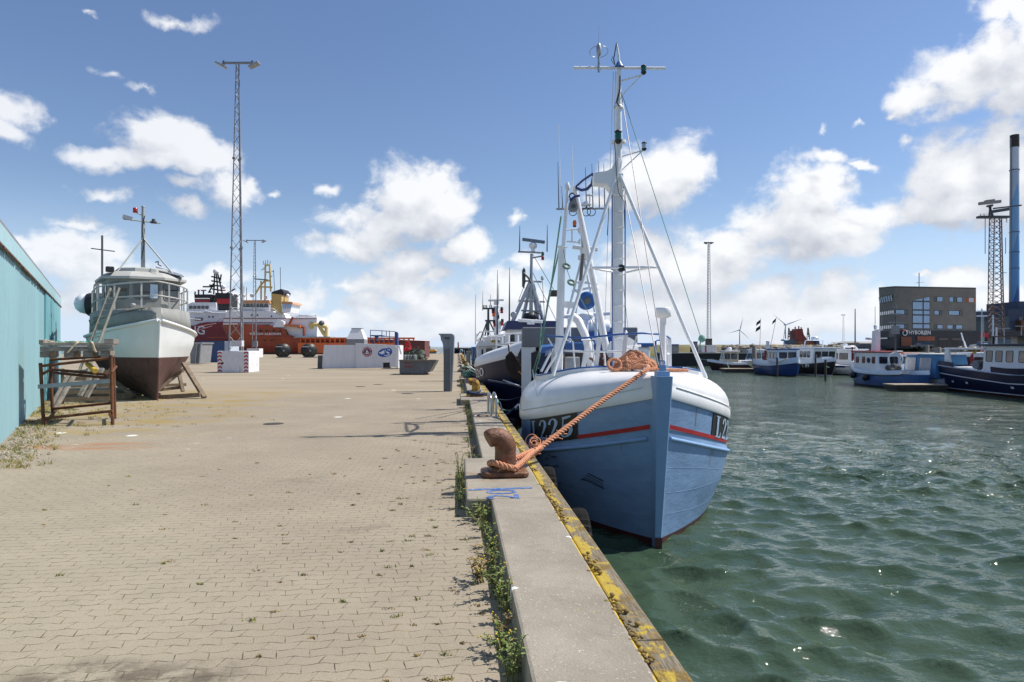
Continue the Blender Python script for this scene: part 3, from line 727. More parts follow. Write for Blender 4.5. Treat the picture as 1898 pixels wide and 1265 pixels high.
def wtop(x, t_):
    pr = wb(t_)[4:]
    x = abs(x)
    for i in range(len(pr)-1):
        if pr[i+1][0] <= x <= pr[i][0]:
            k_ = (pr[i][0]-x)/(pr[i][0]-pr[i+1][0]+1e-9); return pr[i][2]+(pr[i+1][2]-pr[i][2])*k_
    return pr[-1][2]
def wpt(x, t_, dz=0): return Vector((x, HB.yy(t_, 2.7), wtop(x, t_)+dz))
m_ = MB()  # fascia seam
for sd_ in (-1, 1):
    m_.path([Vector((sd_*(wlp(t_)+.045), HB.yy(t_, zl(t_)), zl(t_)+.2)) for t_ in tw[2:]], .012, 6)
m_.path([wpt(x, 2.9-.25*abs(x), .004) for x in lin(-1.95, -.6, 16)], .006, 5)
m_.build('seam', WHT, wbk)
# blue edged coaming round the working deck on the foredeck
cp = [(-1.80, 5.3), (-1.80, 4.0), (-1.76, 3.4), (-1.62, 2.95), (-1.35, 2.62), (-.9, 2.45), (-.3, 2.38), (.3, 2.38), (.9, 2.45), (1.35, 2.62), (1.62, 2.95), (1.76, 3.4), (1.80, 4.0), (1.80, 5.3)]
cpp = []
for i in range(len(cp)-1):
    for j in range(4): cpp.append((cp[i][0]+(cp[i+1][0]-cp[i][0])*j/4, cp[i][1]+(cp[i+1][1]-cp[i][1])*j/4))
cpp.append(cp[-1])
def chgt(x): return .05+.06*(abs(x)/1.86)**2
m_ = MB(); m_.loft([[wpt(x, t_, -.03), wpt(x, t_, chgt(x)), wpt(x*.975, t_+.035, chgt(x)), wpt(x*.975, t_+.035, -.03)] for x, t_ in cpp], smooth=False)
cm = m_.build('coaming', WHT, wbk)
m_ = MB(); m_.path([wpt(x*.988, t_+.017, chgt(x)+.008) for x, t_ in cpp], .024, 6); m_.build('coaming_edge', BLT, wbk)
# number boards
def board(side):
    tb = lin(1.22, 2.72, 14); m = MB(); zz = lambda t_: zr(t_)+.035
    HB.strip(m, tb, zz, .50, .012, side); o_ = m.build('number_board', BLK, B)
    glyphs = {'L': [([(-.05,0),(.4,0),(.43,.26),(.37,.26),(.3,.06),(.19,.06),(.19,.94),(.26,.94),(.26,1),(-.03,1),(-.03,.94),(.04,.94),(.04,.06),(-.05,.06)], 0)]}
    def stroke(pts, ws):
        a = []; b = []
        for i, p in enumerate(pts):
            d = (pts[min(i+1, len(pts)-1)][0]-pts[max(i-1, 0)][0], pts[min(i+1, len(pts)-1)][1]-pts[max(i-1, 0)][1]); l_ = math.hypot(*d) or 1
            n_ = (-d[1]/l_, d[0]/l_); a.append((p[0]+n_[0]*ws[i]/2, p[1]+n_[1]*ws[i]/2)); b.append((p[0]-n_[0]*ws[i]/2, p[1]-n_[1]*ws[i]/2))
        return a+b, [(i, i+1, len(pts)+i+1, len(pts)+i) for i in range(len(pts)-1)]
    two = stroke([(.05,.70),(.06,.80),(.12,.91),(.22,.96),(.33,.91),(.38,.79),(.36,.66),(.27,.45),(.16,.27),(.06,.08)], [.13,.12,.08,.06,.1,.14,.14,.11,.07,.04])
    twob = stroke([(.02,.06),(.2,.085),(.38,.05),(.45,.22)], [.09,.15,.13,.03])
    five = stroke([(.14,.93),(.12,.75),(.10,.53)], [.05,.05,.05]); fiveb = stroke([(.09,.92),(.25,.93),(.42,.97)], [.1,.13,.06])
    fivec = stroke([(.10,.53),(.2,.61),(.31,.60),(.4,.48),(.41,.31),(.35,.14),(.22,.045),(.09,.07),(.06,.17)], [.04,.05,.07,.13,.15,.13,.07,.08,.13])
    ell = stroke([(.12,.03),(.12,.97)], [.14,.14]); ells = stroke([(-.02,.965),(.28,.965)], [.05,.05]); elb = stroke([(-.02,.03),(.3,.03),(.36,.05),(.4,.28)], [.06,.07,.1,.03])
    m = MB(); wdt = .23
    for gi_, gl in enumerate(([ell, ells, elb], [two, twob], [two, twob], [five, fiveb, fivec])):
        for vs, fs in gl:
            uu = [((.07+gi_*.232+p[0]*.42), .10+p[1]*.78) for p in vs]
            if side < 0: HB.letter(m, (uu, fs), 2.70, -1.44, lambda t_: zz(t_), .50, side, .022)
            else: HB.letter(m, (uu, fs), 1.26, 1.44, lambda t_: zz(t_), .50, side, .022)
    m.build('lettering', M('letter_blue', (.36, .47, .62), .5, var=.15), o_)
board(-1); board(1)
# main mast: square lower column between blue ladder rails
mx, my = bl(1145, 640, 14.35)[:2]
def mz(py): return bl(1145, py, 14.35)[2]
m_ = MB()
m_.obox((mx, my, (2.6+mz(322))/2), (.205, .2, mz(322)-2.6), Matrix.Identity(3))
mast = m_.build('mast', WHC, B, bevel=.02)
m_ = MB(); m_.path([(mx, my, mz(330)), (mx+.02, my, mz(255)), (mx+.02, my, mz(210)), (mx+.02, my, mz(128))], [.085, .075, .06, .046], 14)
m_.lathe([(.10, -.03), (.10, 0), (.075, .03)], (mx+.02, my, mz(198)), 12); m_.lathe([(.15, -.03), (.15, .02)], (mx+.02, my, mz(262)), 12)
m_.build('upper_mast', WHC, mast)
m_ = MB(); m_.path([(mx+.02, my, mz(120)), (mx+.02, my, mz(104)), (mx+.0, my, mz(92)), (mx-.03, my, mz(80))], [.03, .025, .022, .018], 8); m_.build('top_pole', WHC, mast)
m_ = MB(); m_.lathe([(.11, 0), (.02, .14)], (mx+.03, my, mz(124)), 14); m_.build('mast_cap', BLT, mast)
m_ = MB(); m_.path([(mx-.03, my-.02, mz(80)), (mx-.06, my-.03, mz(95)), (mx-.09, my-.03, mz(110)), (mx-.07, my-.05, mz(121))], .012, 6); m_.path([(mx-.10, my, mz(104)), (mx-.14, my-.03, mz(112)), (mx-.08, my-.05, mz(121))], .006, 5); m_.build('cable', BLK, mast)
for i in (-1, 1):
    m_ = MB(); m_.path([(mx+i*.135, my-.12, 2.7), (mx+i*.135, my-.12, mz(362)), (mx+i*.125, my-.11, mz(356)), (mx+i*.1, my-.1, mz(353))], .014, 6); m_.build('ladder_rail', BLT, mast)
m_ = MB()
for i in range(12):
    z_ = 2.75+(mz(365)-2.75)*i/11; m_.tube((mx-.135, my-.12, z_), (mx+.135, my-.12, z_), .010, None, 6)
m_.build('ladder_rung', WHC, mast)
m_ = MB(); m_.tube(bl(1063, 125, 14.3), bl(1233, 126, 14.4), .03, None, 10); yard = m_.build('crossbar', WHC, mast)
m_ = MB(); a = bl(1110, 128, 14.3); m_.tube(a-Vector((0,0,.06)), a+Vector((0,0,.32)), .026, None, 8); m_.lathe([(.03, 0), (.055, .05), (.055, .2), (.02, .26)], a+Vector((0,0,.28)), 12); m_.torus(a+Vector((0, 0, .37)), .19, .007, (0,.25,1), 28, 5); m_.tube(a+Vector((0,0,.5)), a+Vector((0,0,.93)), .006, .003, 5); m_.build('direction_antenna', STL, yard)
def lamp(px, py, d, mat, parent, h=.14, r=.055):
    c = bl(px, py, d); m = MB(); m.lathe([(r*.6, -h*.75), (r*1.1, -h*.5), (r*1.1, -h*.42)], c, 12); m.lathe([(r*1.05, h*.36), (r*1.1, h*.5), (r*.7, h*.62)], c, 12); f = m.build('signal_lamp', BLK, parent)
    m = MB(); m.lathe([(r*.9, -h*.45), (r, 0), (r*.9, h*.4)], c, 14); m.build('lens', mat, f)
lamp(1193, 128, 14.3, OLV, mast); lamp(1194, 270, 14.2, LGL, mast, .13, .05); lamp(1146, 252, 14.1, OLV, mast, .2, .07)
m_ = MB()
for (y0, y1, y2, xx) in ((138, 150, 178, 1190), (278, 290, 316, 1192)):
    m_.tube(bl(1150, y1, 14.35), bl(xx, y0, 14.3), .018, None, 6); m_.tube(bl(1151, y2, 14.35), bl(xx, y0, 14.3), .013, None, 6)
m_.build('lamp_bracket', WHC, mast)
m_ = MB(); m_.path([bl(1139, 262, 14.2), bl(1141, 290, 14.2), bl(1143, 330, 14.15), bl(1147, 358, 14.1), bl(1156, 372, 14.1), bl(1158, 420, 14.1)], .008, 5); m_.path([bl(1149, 140, 14.25), bl(1149, 165, 14.25), bl(1143, 190, 14.25), bl(1148, 196, 14.25)], .014, 5); m_.build('cable', BLK, mast)
# boom arm toward the gantry
m_ = MB()
m_.prism([bl(x, y, 14.2)-Vector((0, 0, 0)) for x, y in ((1148, 290), (1140, 298), (1136, 310), (1124, 316), (1101, 319), (1101, 338), (1124, 341), (1133, 352), (1136, 361), (1148, 362))], (0, .34, 0))
m_.build('boom_arm', WHC, mast, bevel=.02)
# tripod legs and spreader
m_ = MB(); m_.tube(bl(1141, 330, 14.2), bl(1025, 697, 13.2), .036, None, 12); m_.build('tripod_leg', WHC, B)
m_ = MB(); m_.tube(bl(1150, 326, 14.2), bl(1309, 703, 13.3), .036, None, 12); m_.build('tripod_leg', WHC, B)
m_ = MB(); a = bl(1087, 496, 13.8); b_ = bl(1218, 495, 13.85); m_.tube(a, b_, .026, None, 10)
m_.path([a+Vector((.1,0,0)), bl(1115, 500, 14), bl(1135, 503, 14.1)], .022, 8); m_.path([b_+Vector((-.1,0,0)), bl(1180, 500, 14), bl(1158, 505, 14.1)], .022, 8); sp_ = m_.build('spreader', WHC, B)
m_ = MB(); c = bl(1151, 497, 13.9); m_.lathe([(.03, -.05), (.075, 0), (.08, .05), (.06, .1)], c, 14, (0,-1,0)); m_.build('searchlight', BLK, sp_)
m_ = MB(); m_.sphere(bl(1301, 628, 13.35), .075, 8, (1, .8, 1.2)); m_.path([bl(1301, 628, 13.3), bl(1297, 640, 13.25), bl(1304, 646, 13.3)], .015, 5); m_.build('lashing', GRP, B)
# standing rigging
m_ = MB()
st = wpt(0, .12)+Vector((0, -.05, .12))
for (a, b_, r_) in (((1152, 345), (1192, 640), .006), ((1153, 190), (1222, 690), .006), ((1150, 470), (1225, 700), .006)): pass
m_.tube(bl(1153, 335, 14.3), st+Vector((-.05, 0, 0)), .009, None, 5); m_.tube(bl(1151, 170, 14.3), st+Vector((.04, 0, 0)), .009, None, 5)
m_.tube(bl(1137, 132, 14.3), bl(1121, 605, 17), .006, None, 5); m_.tube(bl(1141, 132, 14.3), bl(1131, 600, 17), .006, None, 5)
m_.tube(bl(1068, 355, 16.3), bl(1118, 620, 15.5), .008, None, 5)
m_.build('stay', M('steel_wire', (.42, .38, .37), .5, .3), B)
m_ = MB(); m_.tube(bl(1153, 175, 14.3), bl(1300, 628, 13.35), .008, None, 5); m_.tube(bl(1152, 500, 15.5), bl(1164, 608, 15.5), .006, None, 5); m_.tube(bl(1150, 160, 14.3), bl(1138, 200, 14.3), .006, None, 5)
m_.build('signal_halyard', GRP, B)
m_ = MB()
for (px_) in (-.05, .04):
    b0 = st+Vector((px_, 0, 0)); m_.path([b0, b0+Vector((-.02, .08, .16)), b0+Vector((-.04, .14, .34))], .016, 6)
m_.build('turnbuckle', STL, B)
# bow rails with blue top
m_ = MB()
rp = [(1013, 622, 14.6), (1045, 624, 14.2), (1083, 626, 13.8), (1112, 623, 13.5), (1150, 619, 13.2), (1190, 617, 13.1), (1222, 619, 13.3), (1236, 623, 13.6), (1242, 627, 13.9)]
rpt = [bl(*p) for p in rp]
m_.path(rpt, .019, 8); m_.path([bl(1215, 655, 13.4), bl(1215, 634, 13.4), bl(1218, 631, 13.6), bl(1224, 630, 13.9)], .02, 6); rail = m_.build('bow_rail', BLT, B)
m_ = MB()
for (x0, x1, y0, y1, d, r_) in ((1090, 1080, 628, 676, 13.7, .055), (1111, 1104, 625, 680, 13.4, .055), (1160, 1154, 620, 681, 13.2, .05)):
    a, b_ = bl(x0, y0, d), bl(x1, y1, d); b_.z = wtop(b_.x, b_.y+.1)+.0; m_.bar(a, b_, .085, .025)
for (x0, d) in ((1233, 13.5), (1241, 13.9)):
    a = bl(x0, 626, d); m_.bar(a, (a.x, a.y, wtop(a.x, a.y)), .07, .07)
m_.build('stanchion', WHC, rail, bevel=.008)
m_ = MB()
m_.path([bl(1046, 651, 14.1), bl(1080, 653, 13.7), bl(1130, 653, 13.4), bl(1168, 652, 13.2)], .02, 8)
for (x, y0, d) in ((1062, 630, 14), (1098, 630, 13.6), (1118, 628, 13.5)):
    a = bl(x, y0, d); m_.path([a+Vector((-.22, 0, -.0)), a+Vector((-.03, 0, 0)), a+Vector((0, 0, -.06)), Vector((a.x+.05, a.y, wtop(a.x, a.y)))], .018, 8)
for (x, y0, d) in ((1180, 622, 13.2),):
    a = bl(x, y0, d); m_.path([a, a+Vector((-.08, 0, -.33)), a+Vector((-.3, 0, -.34))], .016, 8)
m_.tube(bl(1233, 657, 13.5), bl(1241, 657, 13.9), .02)
m_.build('mid_rail', WHC, rail)
m_ = MB(); m_.lathe([(.05, 0), (.035, .03), (.03, .05), (.01, .08)], bl(1160, 619, 13.2), 10); m_.build('rail_light', WHC, rail)
# side wing on the left with blue panel
m_ = MB(); m_.add([bl(1011, 652, 14.6), bl(1024, 646, 14.2), bl(1023, 654, 14.2), bl(1010, 662, 14.6)], [(0,1,2,3)]); m_.prism([bl(1005, 645, 14.8), bl(1027, 643, 14.4), bl(1020, 655, 14.4), bl(1001, 656, 14.8)], (0, .35, .05)); m_.build('side_flap', BLT, B)
m_ = MB()
for (a, b_) in (((1024, 648, 14.3), (1003, 690, 14.2)), ((1030, 660, 14.3), (1010, 694, 14.2)), ((1016, 626, 14.5), (1028, 652, 14.5)), ((1030, 640, 14.4), (1032, 668, 14.4))):
    m_.bar(bl(*a), bl(*b_), .06, .03)
m_.build('wing_brace', WHC, B)
# ventilator post
a = bl(1229, 580, 12.9); zz = wtop(a.x, a.y+.05)
m_ = MB(); m_.lathe([(.075, 0), (.06, .05), (.06, a.z-zz-.06)], (a.x, a.y, zz), 16); vp = m_.build('ventilator_post', WHC, B)
m_ = MB(); m_.lathe([(.10, -.09), (.10, -.075), (.145, -.07), (.145, .09), (.135, .105), (0, .11)], a, 20); m_.build('ventilator_head', WHC, vp)
# anchor windlass hood, boxes, deck gear between mast and gantry
m_ = MB(); c0, c1 = bl(1134, 660, 15.2), bl(1186, 624, 15.2)
secs = []
for k_ in lin(0, 1, 8):
    y = c0.y+.9*k_; zt_ = c0.z+(c1.z-c0.z)*(1-.0*k_)
    secs.append([(c0.x+(c1.x-c0.x)*u_, y, c0.z-.05+(zt_-c0.z+.05)*(math.sin(math.pi*v_))**.35) for u_, v_ in zip(lin(0, 1, 15), lin(.0, 1., 15))])
m_.loft(secs, cap0=True, cap1=True); hd = m_.build('hood', WHC, B)
m_ = MB(); m_.path([bl(1133, 643, 15.18), bl(1160, 645, 15.15), bl(1188, 642, 15.18)], .025, 8); m_.build('hood_lip', WHC, hd)
m_ = MB(); a = bl(1062, 670, 14.3); m_.box(a.x-.14, a.x+.14, a.y, a.y+.3, 2.6, bl(1062, 665, 14.3).z+.02); m_.build('fish_box', M('grey_plastic', (.34, .34, .33), .6), B, bevel=.015)
m_ = MB(); a = bl(1064, 655, 15); m_.box(a.x-.2, a.x+.2, a.y, a.y+.4, 2.2, a.z); m_.build('hydraulic_unit', BLK, B, bevel=.02)
# gantry of two poles
m_ = MB(); m_.path([bl(1035, 694, 16.2), bl(1042, 456, 16.2)], [.10, .085], 14); m_.lathe([(.12, -.03), (.12, .0)], bl(1042, 456, 16.2), 14); m_.path([bl(1044, 456, 16.2), bl(1052, 350, 16.2)], [.045, .036], 12); m_.lathe([(.06, 0), (.07, .06), (.03, .16)], bl(1052, 350, 16.2), 10); m_.build('gantry_pole', WHC, B)
m_ = MB(); m_.path([bl(1124, 650, 16.3), bl(1104, 540, 16.3), bl(1066, 352, 16.3)], [.085, .08, .062], 14); m_.lathe([(.07, 0), (.09, .06), (.06, .12)], bl(1066, 354, 16.3), 12); m_.build('gantry_pole', WHC, B)
m_ = MB(); m_.bar(bl(1036, 562, 16.3), bl(1066, 566, 16.3), .12, .15); m_.path([bl(1050, 426, 16.4), bl(1070, 424, 16.4)], .02, 6); m_.path([bl(1050, 447, 16.4), bl(1072, 449, 16.4)], .02, 6); m_.path([bl(1060, 426, 16.4), bl(1060, 448, 16.4)], .02, 6)
m_.prism([bl(1069, 424, 16.4), bl(1076, 418, 16.4), bl(1076, 437, 16.4)], (0, .05, 0)); m_.prism([bl(1069, 449, 16.4), bl(1076, 440, 16.4), bl(1076, 452, 16.4)], (0, .05, 0)); m_.build('gantry_brace', WHC, B)
m_ = MB(); a = bl(1065, 418, 16.35); m_.lathe([(.035, -.03), (.045, 0)], a, 10); lb_ = m_.build('beacon_base', BLK, B); m_ = MB(); m_.lathe([(.045, 0), (.05, .08), (.03, .13)], a, 10); m_.build('beacon', LOR, lb_)
# hanging block
c = bl(1063, 378, 15.9); m_ = MB(); m_.prism([c+Vector((x, 0, z)) for x, z in ((-.06, .14), (.06, .14), (.11, 0), (.11, -.1), (.06, -.17), (-.06, -.17), (-.12, -.1), (-.11, 0))], (0, .12, 0)); blk = m_.build('hanging_block', GRY, B, bevel=.02)
m_ = MB(); m_.lathe([(.05, 0), (.05, .02)], c+Vector((0, -.001, -.05)), 12, (0,-1,0)); m_.torus(c+Vector((-.02, .06, .2)), .07, .018, (0,1,0), 16, 6); m_.build('shackle', DGR, blk)
m_ = MB(); m_.path([c+Vector((-.09, -.02, .08)), c+Vector((.02, -.03, .17)), c+Vector((.14, 0, .2))], .028, 6); m_.path([bl(1069, 348, 16.2), bl(1078, 352, 16), bl(1088, 350, 15.6), bl(1097, 341, 15.2), bl(1100, 326, 14.6)], .034, 8); m_.path([bl(1068, 345, 16.2), bl(1080, 334, 15.6), bl(1098, 322, 14.6)], .024, 8); m_.build('sling', M('navy_sling', (.02, .04, .15), .7), blk)
# blue net drum
c = bl(1087, 557, 17.2); m_ = MB(); m_.lathe([(.215, -.16), (.225, -.14), (.225, .14), (.215, .16), (.11, .16)], c, 30, (0,-1,0)); dr = m_.build('net_drum', M('drum_blue', (.012, .10, .33), .35), B)
m_ = MB(); m_.lathe([(.10, .1), (.10, .168), (.085, .172)], c, 24, (0,-1,0)); m_.lathe([(.085, .0), (.085, .176), (0.001, .17)], c, 24, (0,-1,0)); m_.build('drum_hub', M('hub_grey', (.10, .12, .14), .4), dr)
# curved davit pipe, raft canister, radar tower, antennas
m_ = MB(); m_.path([bl(1060, 584, 17), bl(1072, 594, 16.9), bl(1084, 620, 16.8), bl(1092, 650, 16.7), bl(1096, 690, 16.7)], .10, 14); m_.build('davit', WHC, B)
wh = MB(); W0, W1 = 7.2, 10.0
wx = .1
wh.box(-1.25+wx, 1.25+wx, W0, W1, 1.0, 3.2); whs = wh.build('wheelhouse', WHC, B, bevel=.05)
m_ = MB(); m_.box(-1.32+wx, 1.32+wx, W0-.1, W1+.1, 3.2, 3.3); m_.build('wheelhouse_roof', BLT, whs, bevel=.02)
for i in range(4): window(whs, (wx-1.2, W0-.012, 2.1), (1, 0, 0), (0, 0, 1), .05+i*.6, .55+i*.6, .2, .8, .08)
c = bl(1104, 604, 20.5); m_ = MB(); m_.path([c+Vector((-.42, 0, 0)), c+Vector((-.38, 0, 0)), c+Vector((.38, 0, 0)), c+Vector((.42, 0, 0))], [.12, .19, .19, .12], 16)
for i in (-.15, .15): m_.torus(c+Vector((i, 0, 0)), .195, .015, (1, 0, 0), 20, 6)
rf = m_.build('raft_canister', WHC, B); m_ = MB(); m_.box(c.x-.45, c.x+.45, c.y-.2, c.y+.2, 3.28, c.z-.18); m_.build('raft_cradle', BLT, rf)
c = bl(1087, 585, 19); m_ = MB(); m_.lathe([(.08, -.13), (.17, -.05), (.2, .02), (.17, .07), (.02, .09)], c, 16); m_.tube(c-Vector((0, 0, .13)), (c.x, c.y, 3.3), .05); m_.build('satellite_dome', WHC, B)
m_ = MB()
for (a, b_) in (((1050, 590, 20), (1078, 480, 20)), ((1105, 590, 20), (1082, 480, 20)), ((1066, 590, 20.6), (1080, 480, 20.3)), ((1060, 540, 20), (1098, 532, 20)), ((1066, 522, 20), (1094, 524, 20))): m_.tube(bl(*a), bl(*b_), .035, None, 8)
m_.tube(bl(1045, 586, 19.6), bl(1130, 580, 19.6), .06, None, 10); m_.tube(bl(1055, 590, 20), (bl(1055, 590, 20).x, bl(1055, 590, 20).y, 3.25), .05); m_.tube(bl(1105, 590, 20), (bl(1105, 590, 20).x, bl(1105, 590, 20).y, 3.25), .05)
m_.lathe([(.16, 0), (.16, .12)], bl(1081, 481, 20), 12); rt = m_.build('radar_tower', WHC, B)
m_ = MB(); m_.bar(bl(1061, 457, 20), bl(1108, 462, 20), .16, .11); m_.lathe([(.1, 0), (.12, .15)], bl(1082, 472, 20), 12); m_.build('radar_scanner', WHC, rt, bevel=.03)
m_ = MB(); m_.path([bl(1081, 470, 19.8), bl(1078, 500, 19.8), bl(1076, 520, 19.8)], .05, 8); m_.build('cable_bundle', M('bundle', (.18, .15, .12), .8), rt)
m_ = MB(); m_.tube(bl(1031, 387, 19.5), bl(1128, 386, 19.5), .028, None, 8); m_.tube(bl(1078, 387, 19.5), bl(1080, 458, 19.8), .04, None, 8); ar = m_.build('antenna_yard', STL, B)
for (x, y0, y1) in ((1036, 388, 300), (1043, 388, 345), (1087, 384, 310), (1099, 384, 303), (1111, 384, 298), (1121, 384, 303)):
    m_ = MB(); m_.path([bl(x, y0, 19.5), bl(x-.5, (y0*3+y1)/4, 19.5), bl(x-2, y1, 19.5)], [.018, .016, .007], 6); m_.build('whip_antenna', DGR, ar)
m_ = MB(); m_.lathe([(.01, 0), (.09, .01), (.09, .04), (.02, .06)], bl(1093, 363, 19.5), 12); m_.tube(bl(1093, 363, 19.5), bl(1093, 384, 19.5), .018); m_.lathe([(.13, 0), (.16, .04), (.05, .12)], bl(1086, 381, 19.5), 14); m_.build('gps_antenna', WHC, ar)
m_ = MB()
for (x, r_) in ((1087, .13), (1096, .13), (1062, .12)): m_.torus(bl(x, 392, 19.4), r_*.9, .012, (0, 1, .2), 18, 5)
m_.path([bl(1128, 387, 19.4), bl(1128, 400, 19.4), bl(1126, 430, 19.4), bl(1126, 436, 19.4)], .014, 5); m_.build('cable_coil', BLK, ar)
for (x, y0, y1, x1, d) in ((1041, 395, 230, 1035, 20), (1062, 345, 263, 1060, 16.3)):
    m_ = MB(); m_.tube(bl(x, y0, d), bl(x1, y1, d), .014, .006, 6); m_.build('whip_antenna', WHC, B)
# grey covered shelter and white post, aft bulwark and deck
m_ = MB(); a, b_ = bl(968, 606, 21.5), bl(1182, 645, 21.5); m_.box(a.x, b_.x, a.y, a.y+1.6, b_.z, a.z); shl = m_.build('net_shelter', M('shelter_grey', (.20, .195, .20), .7, var=.1, sc=1.2), B, bevel=.03)
m_ = MB(); m_.box(a.x-.02, a.x+.28, a.y+.05, a.y+.35, .9, b_.z); m_.box(b_.x-.3, b_.x, a.y+.05, a.y+.35, .9, b_.z); m_.build('shelter_post', WHC, shl)
m_ = MB(); HB_t = [5.4+.475*i for i in range(17)]
sec = [[(-wlp(t_)+.02, t_, 1.0), (wlp(t_)-.02, t_, 1.0)] for t_ in HB_t]; m_.loft(sec, smooth=False); m_.build('deck', M('deck_grey', (.18, .19, .19), .7), B)
m_ = MB()
for sd_ in (-1, 1): m_.loft([[(sd_*(wlp(t_)+.02), t_, zl(t_)-.01), (sd_*(wlp(t_)+.02), t_, zl(t_)+.07), (sd_*(wlp(t_)-.14), t_, zl(t_)+.07), (sd_*(wlp(t_)-.14), t_, zl(t_)-.01)] for t_ in HB_t], smooth=False)
m_.build('bulwark_rail', WHC, B)
m_ = MB()
for (x, y, d, w_) in ((1070, 646, 17.5, .55), (1108, 648, 17.8, .5), (1050, 648, 18, .5)):
    a = bl(x, y, d); m_.box(a.x-w_/2, a.x+w_/2, a.y, a.y+.4, a.z-.16, a.z+.14)
m_.build('winch', M('winch_blue', (.02, .09, .28), .45), B, bevel=.04)
m_ = MB()
for i in range(14):
    a = bl(rnd.uniform(1110, 1165), rnd.uniform(655, 670), 15.8); m_.path([a, a+Vector((rnd.uniform(-.3, .3), .1, rnd.uniform(-.1, .15))), a+Vector((rnd.uniform(-.4, .4), .2, -.2))], .03, 6)
m_.build('hose', M('brown_hose', (.16, .07, .05), .7), B)
# cleats and hook on the whaleback
m_ = MB()
for (px_, py_, d) in ((1135, 681, 13), (1172, 684, 12.7), (1074, 676, 13.6)):
    a = bl(px_, py_, d); z_ = wtop(a.x, a.y+.1); m_.lathe([(.03, 0), (.025, .03), (.05, .045), (.04, .07)], (a.x, a.y, z_), 10); m_.tube((a.x-.09, a.y, z_+.05), (a.x+.09, a.y, z_+.05), .015)
a = bl(1196, 690, 12.0); z_ = wtop(a.x, a.y+.35)
m_.path([(a.x, a.y, z_), (a.x-.02, a.y, z_+.04), (a.x+.0, a.y-.02, z_+.1), (a.x+.06, a.y-.02, z_+.13)], .02, 8)
m_.build('cleat', WHC, wbk)
# trawl door at the stern quarter
m_ = MB(); d_ = 24.5
m_.prism([P(x, y, d_) for x, y in ((944, 654), (937, 662), (936, 676), (940, 688), (951, 704), (968, 711), (978, 704), (985, 712), (979, 699), (955, 661), (948, 652))], (0, .14, 0)); td = m_.build('trawl_door', M('door_rust', (.035, .022, .016), .75, .2, var=.4, sc=3, dirt=((.16, .07, .03), .6, 5, .6)), None, bevel=.02)
tag(td, 'big rusty brown trawl door hanging over the stern of the blue boat', 'trawl door')
m_ = MB(); m_.path([P(942, 640, d_), P(944, 655, d_)], .03, 6); m_.path([P(960, 690, d_-.1), P(972, 700, d_-.12), P(985, 716, d_-.1)], .03, 6); m_.build('chain', RST, td)
m_ = MB(); c = P(967, 661, 24); m_.lathe([(.05, -.3), (.13, -.22), (.14, .05), (.06, .2), (.02, .28)], c, 10); fl = m_.build('net_float', BLK); tag(fl, 'black teardrop fender hanging beside the rusty trawl door', 'fender')
m_ = MB()
for (pts) in (((1040, 400, 17), (1020, 540, 19), (1000, 650, 21), (985, 700, 22)), ((1038, 456, 17), (1015, 560, 19), (1004, 640, 20)), ((1004, 640, 20), (998, 672, 20), (990, 700, 20)), ((1003, 600, 20.5), (1000, 650, 20.5))):
    m_.path([P(*p) for p in pts], .022, 5)
hl = m_.build('hauling_line', GRP, None); tag(hl, 'green hauling lines running from the blue boat\'s gantry down to its stern', 'rope')
m_ = MB()
for (px_, py_) in ((1050, 493), (1059, 523)):
    m_.torus(P(px_, py_, 15.9), .075, .028, (.25, -.8, .7), 20, 7)
m_.path([P(1044, 462, 15.9), P(1047, 478, 15.9), P(1050, 490, 15.9)], .008, 5); m_.path([P(1050, 497, 15.9), P(1054, 508, 15.9), P(1058, 520, 15.9)], .008, 5); m_.path([P(1061, 527, 15.9), P(1080, 560, 15.6), P(1112, 620, 15.2)], .008, 5)
o = m_.build('ring_line', M('ring_green', (.14, .19, .14), .8)); tag(o, 'line with two grey green rings hanging beside the white gantry pole', 'rings')
m_ = MB(); a = P(1027, 543, 20); m_.box(a.x-.14, a.x+.14, a.y, a.y+.15, a.z-.09, a.z+.09); o = m_.build('junction_box', M('box_brown', (.08, .05, .035), .6)); o.parent = B; o.matrix_parent_inverse = Bi
# ================================================================== ROPES
def catmull(pts, n=12):
    pts = [Vector(p) for p in pts]; out = []
    for i in range(len(pts)-1):
        p0, p1, p2, p3 = pts[max(0, i-1)], pts[i], pts[i+1], pts[min(len(pts)-1, i+2)]
        for j in range(n):
            u = j/n; out.append(.5*((2*p1)+(p2-p0)*u+(2*p0-5*p1+4*p2-p3)*u*u+(3*p1-p0-3*p2+p3)*u**3))
    return out+[pts[-1]]
def resample(pts, step):
    out = [pts[0]]; acc = 0
    for a, b in zip(pts, pts[1:]):
        l = (b-a).length; 
        if l < 1e-9: continue
        d = step-acc
        while d <= l: out.append(a+(b-a)*(d/l)); d += step
        acc = (acc+l) % step if d-step <= l else acc
        acc = l-(d-step)
    return out+[pts[-1]]
def braid(mb, pts, r, pitch=.13, k=3, step=.016, n=6):
    pts = resample([Vector(p) for p in pts], step); prev = None; lines = [[] for _ in range(k)]
    for i, p in enumerate(pts):
        d = (pts[min(i+1, len(pts)-1)]-pts[max(i-1, 0)]); d.normalize()
        if prev is None: u = d.orthogonal().normalized()
        else:
            u = prev-d*prev.dot(d); u.normalize()
        prev = u; v = d.cross(u)
        for j in range(k):
            a = 2*math.pi*(i*step/pitch+j/k); lines[j].append(p+(u*math.cos(a)+v*math.sin(a))*r*.6)
    for ln in lines: mb.path(ln, r*.5, n)
    return mb
BO1 = Q(.565, 8.05, KH)
top = P(1196, 689, 11.0)
kn = P(1000, 832, 8.95); 
m_ = MB()
main = catmull([top+Vector((.12, .5, .06)), top, P(1120, 742, 10.2), P(1050, 794, 9.45), kn], 14)
braid(m_, main, .036, .2)
c = Vector((BO1.x, BO1.y, KH+.14))
